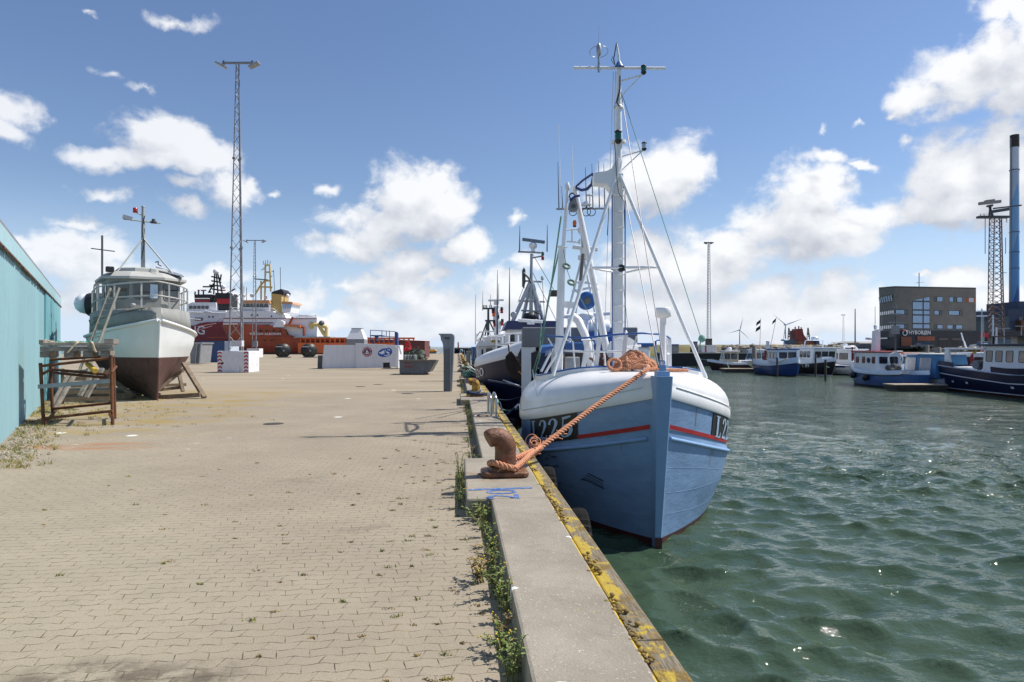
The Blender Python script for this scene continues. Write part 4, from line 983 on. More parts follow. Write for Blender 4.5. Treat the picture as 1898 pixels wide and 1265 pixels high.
ring = [c+Vector((math.cos(a)*.185, math.sin(a)*.185, .03*math.sin(a*2))) for a in np.linspace(R(40), R(325), 24)]
braid(m_, catmull([kn+Vector((.02, -.02, 0)), kn.lerp(ring[0], .5)+Vector((0, 0, .01))]+ring[1:-1]+[kn.lerp(ring[-1], .5)+Vector((0, 0, .02)), kn+Vector((0, .02, .01))], 4), .036, .15)
sp = catmull([kn+Vector((-.12, -.22, -.04)), kn, kn.lerp(main[30], .35)], 10)
for i in range(26):    # frayed splice
    p = sp[min(len(sp)-1, int(i*len(sp)/26))]; 
    d = Vector((rnd.uniform(-1, 1), rnd.uniform(-1, 1), rnd.uniform(-.6, 1.4))).normalized()
    m_.path([p, p+d*.055, p+d*.07+Vector((rnd.uniform(-.05, .05), rnd.uniform(-.05, .05), rnd.uniform(-.04, .03)))], .008, 5)
for i in range(5):
    cc = kn+Vector((-.09+rnd.uniform(-.04, .04), -.1, .07+.012*i)); m_.torus(cc, .04+.01*i, .007, (rnd.uniform(-.4, .4), -.7, rnd.uniform(.3, 1)), 18, 5)
o = m_.build('mooring_rope', ORP); tag(o, 'thick orange laid mooring rope looped round the rusty bollard and led to the blue bow', 'rope')
m_ = MB()     # heap on the foredeck
hc = Bi @ P(1180, 676, 12.6); hz = wtop(hc.x, hc.y+.3)
def heap_pt(k_):
    return None
pts = []
for i in range(210):
    a = i*.83+rnd.uniform(-.3, .3); rr = rnd.uniform(.12, 1); x = hc.x+.44*rr*math.cos(a); y = hc.y+.1+.40*rr*math.sin(a)
    z = hz+.04+(.36*(1-rr**1.6))*rnd.uniform(.45, 1.0)*(1 if i > 40 else .3)
    pts.append(Bi.inverted() @ Vector((x, y, z)))
braid(m_, catmull(pts, 5), .032, .12, 3, .022, 5)
for x0 in (.56, .62):
    pp = [Bi.inverted() @ Vector((hc.x+x0+.30*math.cos(a_), hc.y-.05+.1*math.sin(a_), wtop(hc.x+x0, hc.y)+.03)) for a_ in np.linspace(0, 6.6, 14)]
    braid(m_, catmull(pp, 5), .03, .12, 3, .022, 5)
pp = [Bi.inverted() @ Vector((hc.x-.42+.12*math.cos(a_), hc.y-.1+.1*math.sin(a_), hz+.12+.1*math.sin(a_*1.0))) for a_ in np.linspace(0, 6.6, 14)]
braid(m_, catmull(pp, 5), .032, .12, 3, .022, 5)
o = m_.build('rope_heap', ORP); tag(o, 'heap of coiled orange rope lying on the white foredeck', 'rope heap')
# ================================================================== BOLLARDS
def bollard(mat, base_mat, label):
    b = thing('bollard', label, 'bollard', BO1, YAW, 'curved iron bollards along the quay')
    m = MB(); m.vprism([(-.33, -.17), (-.27, -.24), (.24, -.24), (.30, -.18), (.30, .18), (.24, .24), (-.27, .24), (-.33, .17)], .004, .075); m.build('base_plate', base_mat, b, bevel=.025, seg=3)
    m = MB(); m.path(catmull([(0, 0, .07), (0, 0, .10), (0, 0, .16), (.0, 0, .27), (.0, 0, .36), (-.025, -.01, .425), (-.085, -.025, .475), (-.16, -.045, .49), (-.225, -.06, .478), (-.245, -.066, .47)], 4),
        [.215, .212, .205, .2, .192, .17, .16, .152, .148, .146, .144, .143, .142, .142, .142, .143, .144, .145, .145, .144, .143, .141, .138, .134, .13, .126, .122, .12, .118, .117, .116, .115, .114, .110, .104, .096, .07], 22)
    m.build('horn', mat, b); b.scale = (.88, .88, .93); return b
b1 = bollard(BRS, BRS, 'heavily rusted horn bollard with an orange rope round its neck, nearest the camera')
bl_names = ['rust streaked yellow bollard with dark ropes at its foot', 'rusty bollard wound with pale green ropes', 'yellow bollard just past the one wound with green ropes', 'yellow bollard, fourth one past the big rusty bollard', 'yellow bollard near the far end of the quay row', 'small yellow bollard last in the quay row']
for i in range(1, 7):
    b = dup(b1, bl_names[min(i-1, 5)], Q(.565, 8.05+PSP*i, KH), YAW+R(rnd.uniform(-6, 6)))
    for ch in b.children:
        ch.data = ch.data.copy(); ch.data.materials[0] = BRS if i == 2 else BYL
# ropes along the quay
def rope(name, pts, r, mat, label, n=10, cat='rope'):
    m = MB(); m.path(catmull(pts, n), r, 7); return tag(m.build(name, mat), label, cat)
b2 = Q(.5, 8.05+PSP, KH); b3 = Q(.5, 8.05+2*PSP, KH); b4 = Q(.5, 8.05+3*PSP, KH)
def rings(m, c, n_, r=.2, t_=.025, h0=.08):
    for i in range(n_):
        z = h0+i*t_*1.6; m.torus(c+Vector((rnd.uniform(-.02, .02), rnd.uniform(-.02, .02), z)), r, t_, (rnd.uniform(-.15, .15), rnd.uniform(-.15, .15), 1), 20, 6)
m_ = MB(); rings(m_, b2, 2, .2, .032, .1); m_.path(catmull([b2+Vector((-.2, -.1, .11)), b2+Vector((.1, -.3, .1)), b2+Vector((.55, -.5, .04)), b2+Vector((.78, -.75, -.1)), b2+Vector((1.0, -.6, -.5)), b2+Vector((1.6, 1.5, .1)), P(905, 706, 26)], 8), .034, 7)
tag(m_.build('mooring_line', BRP), 'dark blue mooring line lying at the foot of the yellow bollard', 'rope')
m_ = MB(); m_.path(catmull([b2+Vector((.5, -.45, .03)), b2+Vector((.72, -.85, -.02)), b2+Vector((.75, -1.2, -.2)), b2+Vector((.7, -1.35, -.5))], 8), .028, 7); tag(m_.build('mooring_line', GRP), 'pale green rope end drooping over the quay edge below the yellow bollard', 'rope')
m_ = MB(); rings(m_, b3, 5, .21, .035, .06)
for i in range(8):
    a = rnd.uniform(0, 6.28); p = b3+Vector((.2*math.cos(a), .2*math.sin(a)-.05, rnd.uniform(.1, .5))); m_.path(catmull([p, p+Vector((rnd.uniform(-.15, .15), -.1, -.1)), p+Vector((rnd.uniform(.0, .5), -.2, -.28))], 5), .025, 5)
m_.path(catmull([b3+Vector((-.25, 0, .5)), b3+Vector((-.1, -.15, .52)), b3+Vector((.2, -.1, .4)), b3+Vector((.7, -.4, .1)), P(905, 708, 31), P(925, 702, 28.8), P(940, 678, 28.2), P(946, 660, 28.2)], 8), .04, 7)
tag(m_.build('mooring_line', GRP), 'pale green mooring rope wound on the third bollard and led up the navy bow', 'rope')
rope('mooring_line', [b3+Vector((.1, -.2, .38)), P(890, 694, 32), P(930, 705, 28), P(962, 717, 25.5)], .03, WRP, 'white mooring line stretched from the third bollard across the navy bow')
rope('mooring_line', [b4+Vector((.1, -.1, .4)), P(878, 686, 44), P(890, 691, 42), P(906, 692, 34)], .05, WRP, 'pale slack rope from the fourth bollard to the navy bow')
rope('mooring_line', [P(893, 690, 38), P(900, 680, 36), P(903, 668, 34), P(912, 655, 33.5)], .035, GRP, 'green line hanging down beside the white wheelhouse of the farther boat')
rope('mooring_line', [b4+Vector((.2, 0, .3)), P(877, 679, 48), P(887, 672, 46)], .05, WRP, 'pale rope running from the fourth bollard to the white wheelhouse boat')
rope('mooring_line', [P(925, 757, 23.5), P(935, 762, 22.8), P(950, 762, 22), P(959, 758, 21.8)], .03, GRP, 'pale green rope hanging low between the two bows above the water')
rope('mooring_line', [P(905, 728, 25), P(920, 740, 24), P(940, 743, 23), P(962, 738, 22.5)], .02, BRP, 'thin dark line sagging below the navy bow')
# ladder hoop
STS = M('stainless', (.5, .5, .49), .28, .9)
lh = thing('ladder_hoop', 'stainless steel ladder hoop standing on the kerb behind the rusty bollard', 'handrail', Q(.76, 14.75, KH), YAW)
m_ = MB()
for x_ in (-.035, .075): m_.path(catmull([(x_, 0, .004), (x_, 0, .3), (x_-.01, .06, .44), (x_-.03, .3, .5), (x_-.03, .62, .44), (x_-.03, .7, .3), (x_-.03, .7, .004)], 6), .026, 10)
m_.build('hoop', STS, lh)
m_ = MB()
for y_ in (0, .7): m_.box(-.16, .17, y_-.06, y_+.06, .002, .016)
m_.build('foot_plate', STS, lh)
m_ = MB()
for y_ in (0, .7):
    for x_ in (-.12, .13): m_.lathe([(.02, 0), (.02, .02), (.0, .022)], (x_, y_, .016), 6)
m_.build('bolt', RST, lh)
m_ = MB(); m_.torus(Q(.55, 14.85, KH+.014), .14, .007, (0, 0, 1), 28, 6); tag(m_.build('lifting_ring', RST), 'thin iron ring lying flat on the kerb beside the ladder hoop', 'ring')
# grey service pillars
def pillar(px, d, label, rz, full):
    b = P(px, HY+CAMH*FPX/d, d); r = thing('power_pillar', label, 'service pillar', (b.x, b.y, 0), rz, 'grey quayside power pillars')
    m = MB(); m.box(-.13, .13, -.09, .09, 0, 1.62); m.build('column', M('pillar_grey', (.105, .115, .13), .55, var=.08), r, bevel=.012)
    m = MB(); m.prism([(-.34, .03, 2.24), (-.33, .03, 2.20), (-.27, .03, 2.16), (-.245, .03, 2.0), (-.17, .03, 1.78), (-.145, .03, 1.3), (-.145, .03, .02), (.17, .03, .02), (.24, .03, 1.4), (.265, .03, 2.12), (.24, .03, 2.2), (.16, .03, 2.24)], (0, .26, 0)); m.build('cover', M('pillar_cover', (.23, .25, .275), .5, var=.12, sc=4), r, bevel=.02)
    m = MB(); m.box(-.1, .09, -.0, .02, 2.04, 2.1); m.box(-.12, .12, -.012, .0, 0.02, .25) if False else m.box(-.085, .075, .018, .031, 2.02, 2.1); m.build('label_plate', DGR, r)
    m = MB(); m.box(-.16, .16, -.12, .33, -.01, .012); m.build('foot', STL, r)
    return r
pillar(829, 25.9, 'grey steel service pillar with curved hood standing near the kerb', 0, True)
# manhole covers
m_ = MB()
for i, (px_, py_) in enumerate(((507, 787), (668, 718), (701, 714), (755, 731))):
    d_ = CAMH*FPX/(py_-HY); a = P(px_, py_, d_); m = MB(); m.lathe([(.22, .001), (.22, .006), (.19, .008), (0, .008)], (0, 0, 0), 24); o = m.build('manhole_cover', M('cast_iron', (.06, .05, .042), .7, .3, var=.3, bump=.5)); o.location = (a.x, a.y, 0)
    tag(o, ['round iron manhole cover in the paving, nearest one', 'iron cover in the paving in front of the painted white panels', 'iron cover near the skip side of the paving, farthest', 'iron cover beside the shadow of the grey pillar'][i], 'manhole cover', 'manhole covers in the paving')
# ================================================================== WEEDS
LEAF = M('weed_leaf', (.13, .175, .03), .6, var=.4, sc=14); DRY = M('dry_weed', (.27, .18, .07), .8, var=.35, sc=10); STM = M('weed_stem', (.16, .15, .05), .7); FLW = M('weed_flower', (.6, .42, .03), .6)
def weed(seed, h, spread, dry):
    r = random.Random(seed); w_ = thing('weed', '', 'weed', (0, 0, 0), 0, 'weeds along the kerb foot')
    ms, ml, mf = MB(), MB(), MB()
    for i in range(r.randint(6, 9)):
        a = r.uniform(0, 6.28); l_ = h*r.uniform(.5, 1); tip = Vector((math.cos(a)*spread*r.uniform(.3, 1), math.sin(a)*spread*r.uniform(.3, 1), l_)); b0 = Vector((r.uniform(-.03, .03), r.uniform(-.05, .05), 0))
        pts = [b0.lerp(tip, k)+Vector((0, 0, .25*l_*math.sin(k*3.14))) for k in (0, .35, .7, 1)]; pts[-1] = tip
        ms.path(pts, [.004, .0035, .003, .0015], 4, cap=False)
        for j in range(r.randint(9, 15)):
            k = r.uniform(.15, 1); p = b0.lerp(tip, k)+Vector((0, 0, .25*l_*math.sin(k*3.14))); d = Vector((r.uniform(-1, 1), r.uniform(-1, 1), r.uniform(-.1, .8))).normalized(); s_ = Vector((0, 0, 1)).cross(d)
            if s_.length < .1: continue
            s_.normalize(); ln = r.uniform(.022, .05)*(1.25-.6*k); wd_ = ln*r.uniform(.2, .34)
            ml.add([p, p+d*ln*.45+s_*wd_, p+d*ln+Vector((0, 0, -.008)), p+d*ln*.45-s_*wd_], [(0, 1, 2, 3)])
        if r.random() < .25:
            for j in range(3): mf.sphere(tip+Vector((r.uniform(-.02, .02), r.uniform(-.02, .02), r.uniform(-.01, .02))), .006, 5)
    ms.build('stem', STM, w_); ml.build('leaves', DRY if dry else LEAF, w_)
    if mf.v: mf.build('blossom', FLW, w_)
    return w_
spots = []
wl = [weed(11, .30, .13, False), weed(12, .22, .15, False), weed(13, .20, .16, True), weed(14, .34, .09, False), weed(15, .13, .14, False)]
ws = [(.27, 3.42, 0, 1.0, 'leafy green weed with yellow buds at the kerb foot, nearest the camera'), (.24, 3.75, 1, .9, 'low green weed in the kerb joint next to the budding one'), (.29, 4.2, 3, .8, 'narrow upright weed against the kerb by the white dropping'),
      (.26, 4.62, 1, 1.1, 'spreading green weed midway along the near kerb'), (.16, 4.9, 2, 1.2, 'dried brown weed leaning over the paving beside the near kerb'), (.25, 5.1, 0, .9, 'green weed directly behind the dried brown weed'), (.27, 5.6, 1, .85, 'bushy pale green weed below the painted kerb step'),
      (.23, 6.1, 3, .7, 'thin weed close under the stepped kerb block'), (.22, 6.65, 4, 1.5, 'dark clump of weeds in the inner corner of the kerb step'), (.03, 7.2, 0, .9, 'yellow green weed on the paving side of the bollard block'), (.03, 7.75, 3, 1., 'tall thin weed beside the block carrying the rusty bollard'),
      (.02, 8.3, 1, .9, 'weed beside the bollard block, between two taller ones'), (.03, 8.8, 3, 1.1, 'tall weed at the back end of the rusty bollard block')]
for s_ in (3.55, 3.95, 4.4, 4.75, 5.35, 5.8, 6.35, 6.55): ws.append((rnd.uniform(.2, .3), s_, int(s_*7) % 5, rnd.uniform(.6, .95), 'small filler weed between the larger weeds at the near kerb foot'))
for j in range(16): ws.append((rnd.uniform(.18, .29), 9.7+j*.62, j % 5, rnd.uniform(.6, 1), 'green weed in the dark kerb joint between the rusty and the yellow bollard'))
for j in range(12): ws.append((.0 if 19.7+j*1.1 % 12.9 < 0 else .16, 22.4+j*1.2, j % 5, rnd.uniform(.8, 1.3), 'far weed along the kerb beyond the yellow bollard'))
used = set()
for (l_, s_, k, sc, lb) in ws:
    if k not in used: used.add(k); o = wl[k]; o.location = Q(l_, s_, 0); o.scale = (sc, sc, sc); o['label'] = lb
    else: dup(wl[k], lb, Q(l_, s_, 0), rnd.uniform(0, 6.28), sc=sc)
# grass and moss tufts in the joints, and along the shed
def tufts(name, spots, mat, label, hh, n=14, lean=.6):
    m = MB()
    for (x, y, s_) in spots:
        for i in range(n):
            a = rnd.uniform(0, 6.28); q_ = s_*rnd.uniform(0, 1); p = Vector((x+q_*math.cos(a), y+q_*.45*math.sin(a), 0)); h_ = hh*rnd.uniform(.4, 1.1); d = Vector((rnd.uniform(-1, 1), rnd.uniform(-1, 1), 0))*h_*lean; w_ = Vector((rnd.uniform(-1, 1), rnd.uniform(-1, 1), 0)).normalized()*rnd.uniform(.003, .006)
            m.add([p-w_, p+w_, p+d*.5+Vector((0, 0, h_*.7))+w_*.6, p+d+Vector((0, 0, h_)), p+d*.5+Vector((0, 0, h_*.7))-w_*.6], [(0, 1, 2, 3, 4)])
    o = m.build(name, mat); tag(o, label, None, None, 'stuff'); return o
sp1, sp2 = [], []
for i in range(110):
    s_ = 2.9+10*rnd.random()**1.5; l_ = .15-rnd.expovariate(1/.75)
    if l_ > -4: (sp1 if rnd.random() < .7 else sp2).append((*Q(l_, round(s_/.14)*.14, 0)[:2], rnd.uniform(.025, .06)))
for i in range(34):
    p = Q(rnd.uniform(-4.5, 0), rnd.uniform(3.0, 11)); (sp1 if rnd.random() < .6 else sp2).append((p.x, p.y, rnd.uniform(.02, .06)))
tufts('moss_tufts', sp1, M('moss_brown', (.27, .185, .065), .9, var=.4, sc=7), 'dry brown moss tufts in the paving joints near the kerb', .014, 16, 1.5)
tufts('joint_grass', sp2, M('joint_green', (.19, .19, .04), .9, var=.4, sc=7), 'yellow green grass growing in the paving joints', .022, 16, 1.2)
# moss lumps between kerb and timber
m_ = MB()
for i in range(420):
    s_ = 3.2+8*rnd.random(); 
    if math.sin(s_*2.1)+math.sin(s_*5.3+1) < -.15: continue
    p = Q(.935+rnd.gauss(0, .022), s_, KH-.005); r_ = rnd.uniform(.006, .017); m_.sphere(p, r_, 5, (1.2, 1.2, .8))
tag(m_.build('moss', M('cushion_moss', (.20, .135, .04), .95, var=.5, sc=9)), 'brown cushion moss in the gap between kerb and timber', None, None, 'stuff')
sp3, sp4 = [], []
for i in range(320):
    y = 9.5+11*rnd.random()**1.2; xw = -8.86-.603*(y-11.8); sp_ = abs(rnd.gauss(0, .75))+.05
    if y > 13 or sp_ < 1.0: (sp3 if rnd.random() < .55 else sp4).append((xw+sp_, y, rnd.uniform(.04, .16)))
for i in range(160):
    y = rnd.uniform(14.2, 23); xw = -8.86-.603*(y-11.8); sp3.append((xw+rnd.uniform(.3, 6.0)*rnd.random()**.5, y, rnd.uniform(.05, .2)))
tufts('wall_grass', sp3, M('dry_grass', (.36, .28, .10), .9, var=.3, sc=3), 'dry straw coloured grass along the turquoise shed', .05, 12, 1.0)
tufts('wall_grass_green', sp4, M('green_grass', (.19, .20, .05), .9, var=.3, sc=3), 'green grass tufts along the turquoise shed', .07, 14, .9)
m_ = MB()
for i in range(520):
    y = 10.3+4.5*rnd.random()**1.4; xw = -8.86-.603*(y-11.8); p = Vector((xw+.08+abs(rnd.gauss(0, .4)), y, 0)); m_.sphere(p, rnd.uniform(.01, .032), 5, (1, 1, .7))
tag(m_.build('gravel', M('gravel', (.26, .225, .18), .9, var=.5, sc=5)), 'loose grey gravel at the foot of the turquoise shed', None, None, 'stuff')
# ================================================================== NAVY BOAT BEHIND THE BLUE ONE
def gen_hull(root, Bm, T, Ltot, sh0, shd, mat, lower=None, wl_k=.86, p=2.1, rake=.7, zwl=.25, band=None, stern=.8, name='hull'):
    """double curved hull with sheer; returns (Hull, object, sheer function)"""
    zs_ = sheer(sh0, shd, T*1.15)
    def bb(k):
        def f(t_):
            u = max(0, min(1, t_/T)); b = Bm*k*(1-(1-u)**p)
            if t_ > Ltot*.6: b *= 1-(1-stern)*((t_-Ltot*.6)/(Ltot*.4))**2
            return max(b, .03)
        return f
    b0, b1, b2 = bb(wl_k*.7), bb(wl_k), bb(1)
    H = Hull([lambda t_: (b0(t_), -.6), lambda t_: (b1(t_), zwl), lambda t_: (b1(t_)*.35+b2(t_)*.65+.03*min(1, t_), zwl+(zs_(t_)-zwl)*.5), lambda t_: (b2(t_), zs_(t_))], rake, sh0+shd, Ltot)
    tt = [0, .08, .2, .4, .7, 1, 1.4, 1.8, 2.3, 2.8]+lin(3.4, Ltot, 8); tt = [x for x in tt if x <= Ltot]
    m = MB(); H.skin(m, tt, 1, 3); o = m.build(name, mat, root)
    m = MB(); H.skin(m, tt, 0, 1); m.build('bottom_paint', lower or ANT, o)
    H.ts = tt; H.zs = zs_; H.b2 = b2; return H, o
N = thing('fishing_boat', 'dark navy fishing boat with white capped bow and tripod radar mast, behind the blue boat', 'fishing boat', (.98, 27.0, WZ), .06)
Ni = inv(N)
def nl(px, py, d): return Ni @ P(px, py, d)
HN, hn = gen_hull(N, 2.42, 3.6, 15, 2.3, .75, NAV, rake=.8, wl_k=.8)
def capsec(t_):
    b = HN.b2(t_)+.01; z0 = HN.zs(t_); y = HN.yy(t_, z0); return [(b, y, z0), (b+.03, y, z0+.05), (b-.05, y, z0+.38), (b*.86-.1, y, z0+.58), (max(0, b*.6-.15), y, z0+.66), (0, y, z0+.68)]
tw2 = [.06, .2, .4, .7, 1, 1.4, 1.8, 2.3, 2.8, 3.4, 4.2]
m_ = MB(); m_.loft([[(-x, y, z) for x, y, z in capsec(t_)]+[q for q in capsec(t_)[::-1][1:]] for t_ in tw2]); e = [(-x, y, z) for x, y, z in capsec(4.2)]+capsec(4.2)[::-1][1:]; m_.add(e, [tuple(range(len(e)))])
m_.build('whaleback', WHT, N)
m_ = MB(); v_ = textmesh('L 220', 1, .0)
us = [p[0] for p in v_[0]]; u0, u1 = min(us), max(us)
HN.letter(m_, ([((p[0]-u0)/(u1-u0), p[1]+.36) for p in v_[0]], v_[1]), 4.1, -1.9, lambda t_: HN.zs(t_)-.52, .52, -1, .02); m_.build('lettering', WHC, hn)
m_ = MB(); HN.strip(m_, lin(.1, 9, 30), lambda t_: HN.zs(t_)-.02, .05, .03, -1); m_.build('rubbing_strake', WHT, hn)
m_ = MB()   # louvred navy and white panels aft of the bow
a = nl(957, 700, 32); b_ = nl(1012, 652, 32); m_.box(a.x, b_.x, a.y, a.y+.3, a.z, b_.z); lp = m_.build('louvre_panel', NAV, N)
m_ = MB()
for i in range(5):
    z_ = a.z+.12+i*(b_.z-a.z-.1)/5; m_.box(a.x+.08, b_.x-.08, a.y-.04, a.y+.02, z_, z_+.09)
m_.build('slat', WHC, lp)
m_ = MB(); a, b_ = nl(942, 668, 33.5), nl(1000, 607, 33.5); m_.box(a.x, b_.x+.8, a.y, a.y+3, 1.2, b_.z); nw = m_.build('wheelhouse', WHC, N, bevel=.06)
for (x0, x1, y0, y1) in ((944, 956, 617, 650), (963, 976, 617, 648), (982, 996, 618, 646)):
    p0, p1 = nl(x0, y1, 33.5), nl(x1, y0, 33.5); window(nw, (0, a.y-.003, 0), (1, 0, 0), (0, 0, 1), p0.x, p1.x, p0.z, p1.z, .12, WHC, GLS if x0 != 963 else LGL)
m_ = MB(); p0, p1 = nl(934, 620, 33.2), nl(1000, 610, 33.2); m_.prism([(p0.x, p0.y, p1.z), (p0.x+.18, p0.y, p1.z+.42), (p1.x+1, p0.y, p1.z+.42), (p1.x+1, p0.y, p1.z)], (0, 3.3, 0)); m_.build('wheelhouse_roof', M('navy_roof', (.018, .028, .11), .4), nw)
m_ = MB()
for y_ in (614, 633): m_.path([nl(919, y_+9, 32), nl(931, y_+5, 32), nl(975, y_+2, 31.6)], .035, 6)
m_.build('foredeck_rail', WHT, N)
m_ = MB()
for x in (920, 931, 943, 960): m_.tube(nl(x, 620, 32), nl(x, 668, 32), .04)
m_.build('stanchion', WHT, N)
nm = MB()
nm.tube(nl(984, 604, 35), nl(985, 470, 35), .11, .07, 10); mastN = nm.build('mast', STL, N)
for a, b_ in (((946, 605, 35), (983, 522, 35)), ((1012, 608, 35), (986, 522, 35)), ((966, 606, 36.5), (984, 522, 35.2)), ((1000, 606, 36.5), (986, 522, 35.2))):
    m_ = MB(); m_.tube(nl(*a), nl(*b_), .1, None, 8); m_.build('mast_leg', M('pale_grey', (.5, .53, .56), .4), N)
m_ = MB()
for (x0, x1, y) in ((960, 1003, 466), (970, 1004, 520), (962, 1010, 557), (966, 1003, 575)): m_.tube(nl(x0, y, 35), nl(x1, y+2, 35), .05, None, 6)
m_.tube(nl(984, 478, 35), nl(1006, 474, 35), .04); m_.build('spreader', STL, mastN)
m_ = MB(); m_.bar(nl(968, 443, 35), nl(1010, 448.5, 35), .3, .14); m_.build('radar_scanner', M('radar_blue', (.12, .17, .24), .4), mastN, bevel=.03)
m_ = MB(); m_.sphere(nl(988, 455, 35), .2, 12, (1.1, 1.1, .9)); m_.lathe([(.1, 0), (.1, .25)], nl(988, 466, 35), 10); m_.build('radar_pedestal', WHC, mastN)
for (x, y0, y1) in ((963, 466, 418), (1014, 466, 416), (944, 607, 495), (921.5, 620, 500)):
    m_ = MB(); m_.path([nl(x, y0, 34.8), nl(x+.2, y0*.6+y1*.4, 34.8), nl(x+.5, y1, 34.8)], [.05 if x < 950 else .035, .04 if x < 950 else .03, .012], 6); m_.build('whip_antenna', DGR, N)
for (x, y, mt) in ((1006, 470, OLV), (1006, 478, LRD), (1005, 515, LGL)):
    m_ = MB(); m_.lathe([(.05, -.1), (.075, -.09), (.075, .07), (.05, .1)], nl(x, y, 35), 8); m_.build('signal_lamp', mt, mastN)
m_ = MB(); m_.prism([nl(x, y, 34.8) for x, y in ((968, 500), (971, 495), (974, 500), (974, 520), (972, 534), (968, 530))], (0, .2, 0)); m_.path([nl(970, 505, 34.7), nl(980, 515, 34.7), nl(984, 524, 34.7)], .06, 6); m_.build('power_block', DGR, mastN)
m_ = MB(); m_.bar(nl(960, 593, 33), nl(1006, 596, 33), .3, .16); m_.lathe([(.2, 0), (.2, .2)], nl(984, 601, 33), 10); m_.build('radar_scanner', WHC, nw, bevel=.04)
m_ = MB(); m_.sphere(nl(983, 586, 34.5), .32, 8, (1.2, .8, .7)); m_.torus(nl(994, 588, 34.5), .25, .04, (0, 1, 0)); m_.torus(nl(990, 594, 34.5), .2, .04, (0, 1, 0)); m_.build('winch', BLK, nw)
m_ = MB(); m_.torus(nl(952, 583, 33.5), .13, .03, (0, -1, 0), 16, 6); m_.lathe([(.12, 0), (.12, .1)], nl(952, 583, 33.5), 14, (0, -1, 0)); m_.tube(nl(952, 587, 33.6), nl(952, 606, 33.6), .03); m_.build('searchlight', STL, nw)
m_ = MB()
for (a, b_) in (((985, 500, 35), (1034, 600, 36)), ((987, 470, 35), (1040, 560, 36)), ((1005, 515, 35), (1010, 600, 34)), ((960, 560, 34), (975, 520, 34.5))): m_.tube(nl(*a), nl(*b_), .015, None, 5)
m_.build('stay', DGR, N)
m_ = MB(); hN = [3.4+i for i in range(12)]; m_.loft([[(-HN.b2(t_)+.05, t_, HN.zs(t_)-.1), (HN.b2(t_)-.05, t_, HN.zs(t_)-.1)] for t_ in hN], smooth=False); m_.build('deck', DGR, N)
# ================================================================== WHITE WHEELHOUSE BOAT further along
W = thing('fishing_boat', 'fishing boat with white wheelhouse and tapered white radar mast beyond the navy boat', 'fishing boat', (.9, 43.0, WZ), .06)
Wi = inv(W)
def ql(px, py, d): return Wi @ P(px, py, d)
HW, hw = gen_hull(W, 2.6, 3.6, 14, 1.7, .7, NAV, rake=.7, wl_k=.85)
m_ = MB(); m_.loft([[(-HW.b2(t_)+.05, t_, HW.zs(t_)-.15), (HW.b2(t_)-.05, t_, HW.zs(t_)-.15)] for t_ in [.3, 1, 2, 4, 8, 13.8]], smooth=False); m_.build('deck', DGR, W)
m_ = MB(); a, b_ = ql(884, 672, 46.5), ql(944, 645, 46.5); m_.box(a.x, b_.x+.8, a.y, a.y+4, 1.0, b_.z+.1); ww = m_.build('wheelhouse', WHC, W, bevel=.08)
m_ = MB(); p0, p1 = ql(881, 645, 46.1), ql(946, 630, 46.1); m_.prism([(p0.x, p0.y, p0.z), (p0.x+.25, p0.y, p1.z-.1), (p0.x+.9, p0.y, p1.z+.35), (p1.x+1, p0.y, p1.z+.35), (p1.x+1, p0.y, p0.z+.25)], (0, 4.6, 0)); m_.build('wheelhouse_roof', WHT, ww, bevel=.06)
for (x0, x1, y0, y1) in ((891, 897, 647, 664), (899.5, 915, 645, 663), (919, 932, 642, 657)):
    c0, c1 = ql(x0, y1, 46.5), ql(x1, y0, 46.5); window(ww, (0, a.y-.004, 0), (1, 0, 0), (0, 0, 1), c0.x, c1.x, c0.z, c1.z, .12, WHC, GLS)
m_ = MB(); m_.path([ql(925, 625, 47), ql(921, 590, 47), ql(919.5, 567, 47)], [.34, .26, .17], 16); tm = m_.build('radar_mast', WHC, W)
m_ = MB(); m_.bar(ql(905, 556.5, 47), ql(934, 555.5, 47), .35, .13); m_.lathe([(.15, -.1), (.2, 0), (.12, .25)], ql(920, 562, 47), 12); m_.build('radar_scanner', WHC, tm, bevel=.03)
for (x, y, mt) in ((914, 573, BLK), (930, 572, BLK), (914, 577, LRD), (930, 577, LRD), (916, 596, BLK), (931, 594, BLK), (917, 602, LRD), (931, 600, LRD), (915, 583, LOR), (923, 587, BLK)):
    m_ = MB(); m_.lathe([(.07, -.12), (.1, -.1), (.1, .1), (.06, .13)], ql(x, y, 46.8), 8); m_.build('signal_lamp', mt, tm)
m_ = MB()
for y in (575, 598): m_.tube(ql(914, y, 47), ql(931, y-1, 47), .05)
m_.build('lamp_bracket', WHC, tm)
m_ = MB(); m_.tube(ql(905, 622, 47), ql(905, 570, 47), .09, .07)
for (x0, x1, y) in ((895, 912, 571.5), (899, 917, 594)): m_.tube(ql(x0, y, 47), ql(x1, y, 47), .06)
for (x, y) in ((889, 633), (918, 618), (899, 622)): m_.tube(ql(905, 590, 47), ql(x, y, 47), .05)
for x in (896, 899, 902, 908, 911): m_.tube(ql(x, 571, 47), ql(x, 565, 47), .035)
m_.build('antenna_mast', DGR, W)
for (x, y0, y1) in ((881, 640, 545), (894.5, 575, 540), (924, 560, 525), (909, 565, 545)):
    m_ = MB(); m_.tube(ql(x, y0, 47), ql(x+.5, y1, 47), .03, .012, 5); m_.build('whip_antenna', GRY, W)
m_ = MB()
for y_ in (615, 626): m_.path([ql(884, y_+8, 46.2), ql(889, y_, 46), ql(930, y_-2, 45.6)], .045, 6)
for x in (884, 896, 910, 924): m_.tube(ql(x, 618, 46), ql(x, 635, 46), .04)
m_.build('roof_rail', WHC, ww)
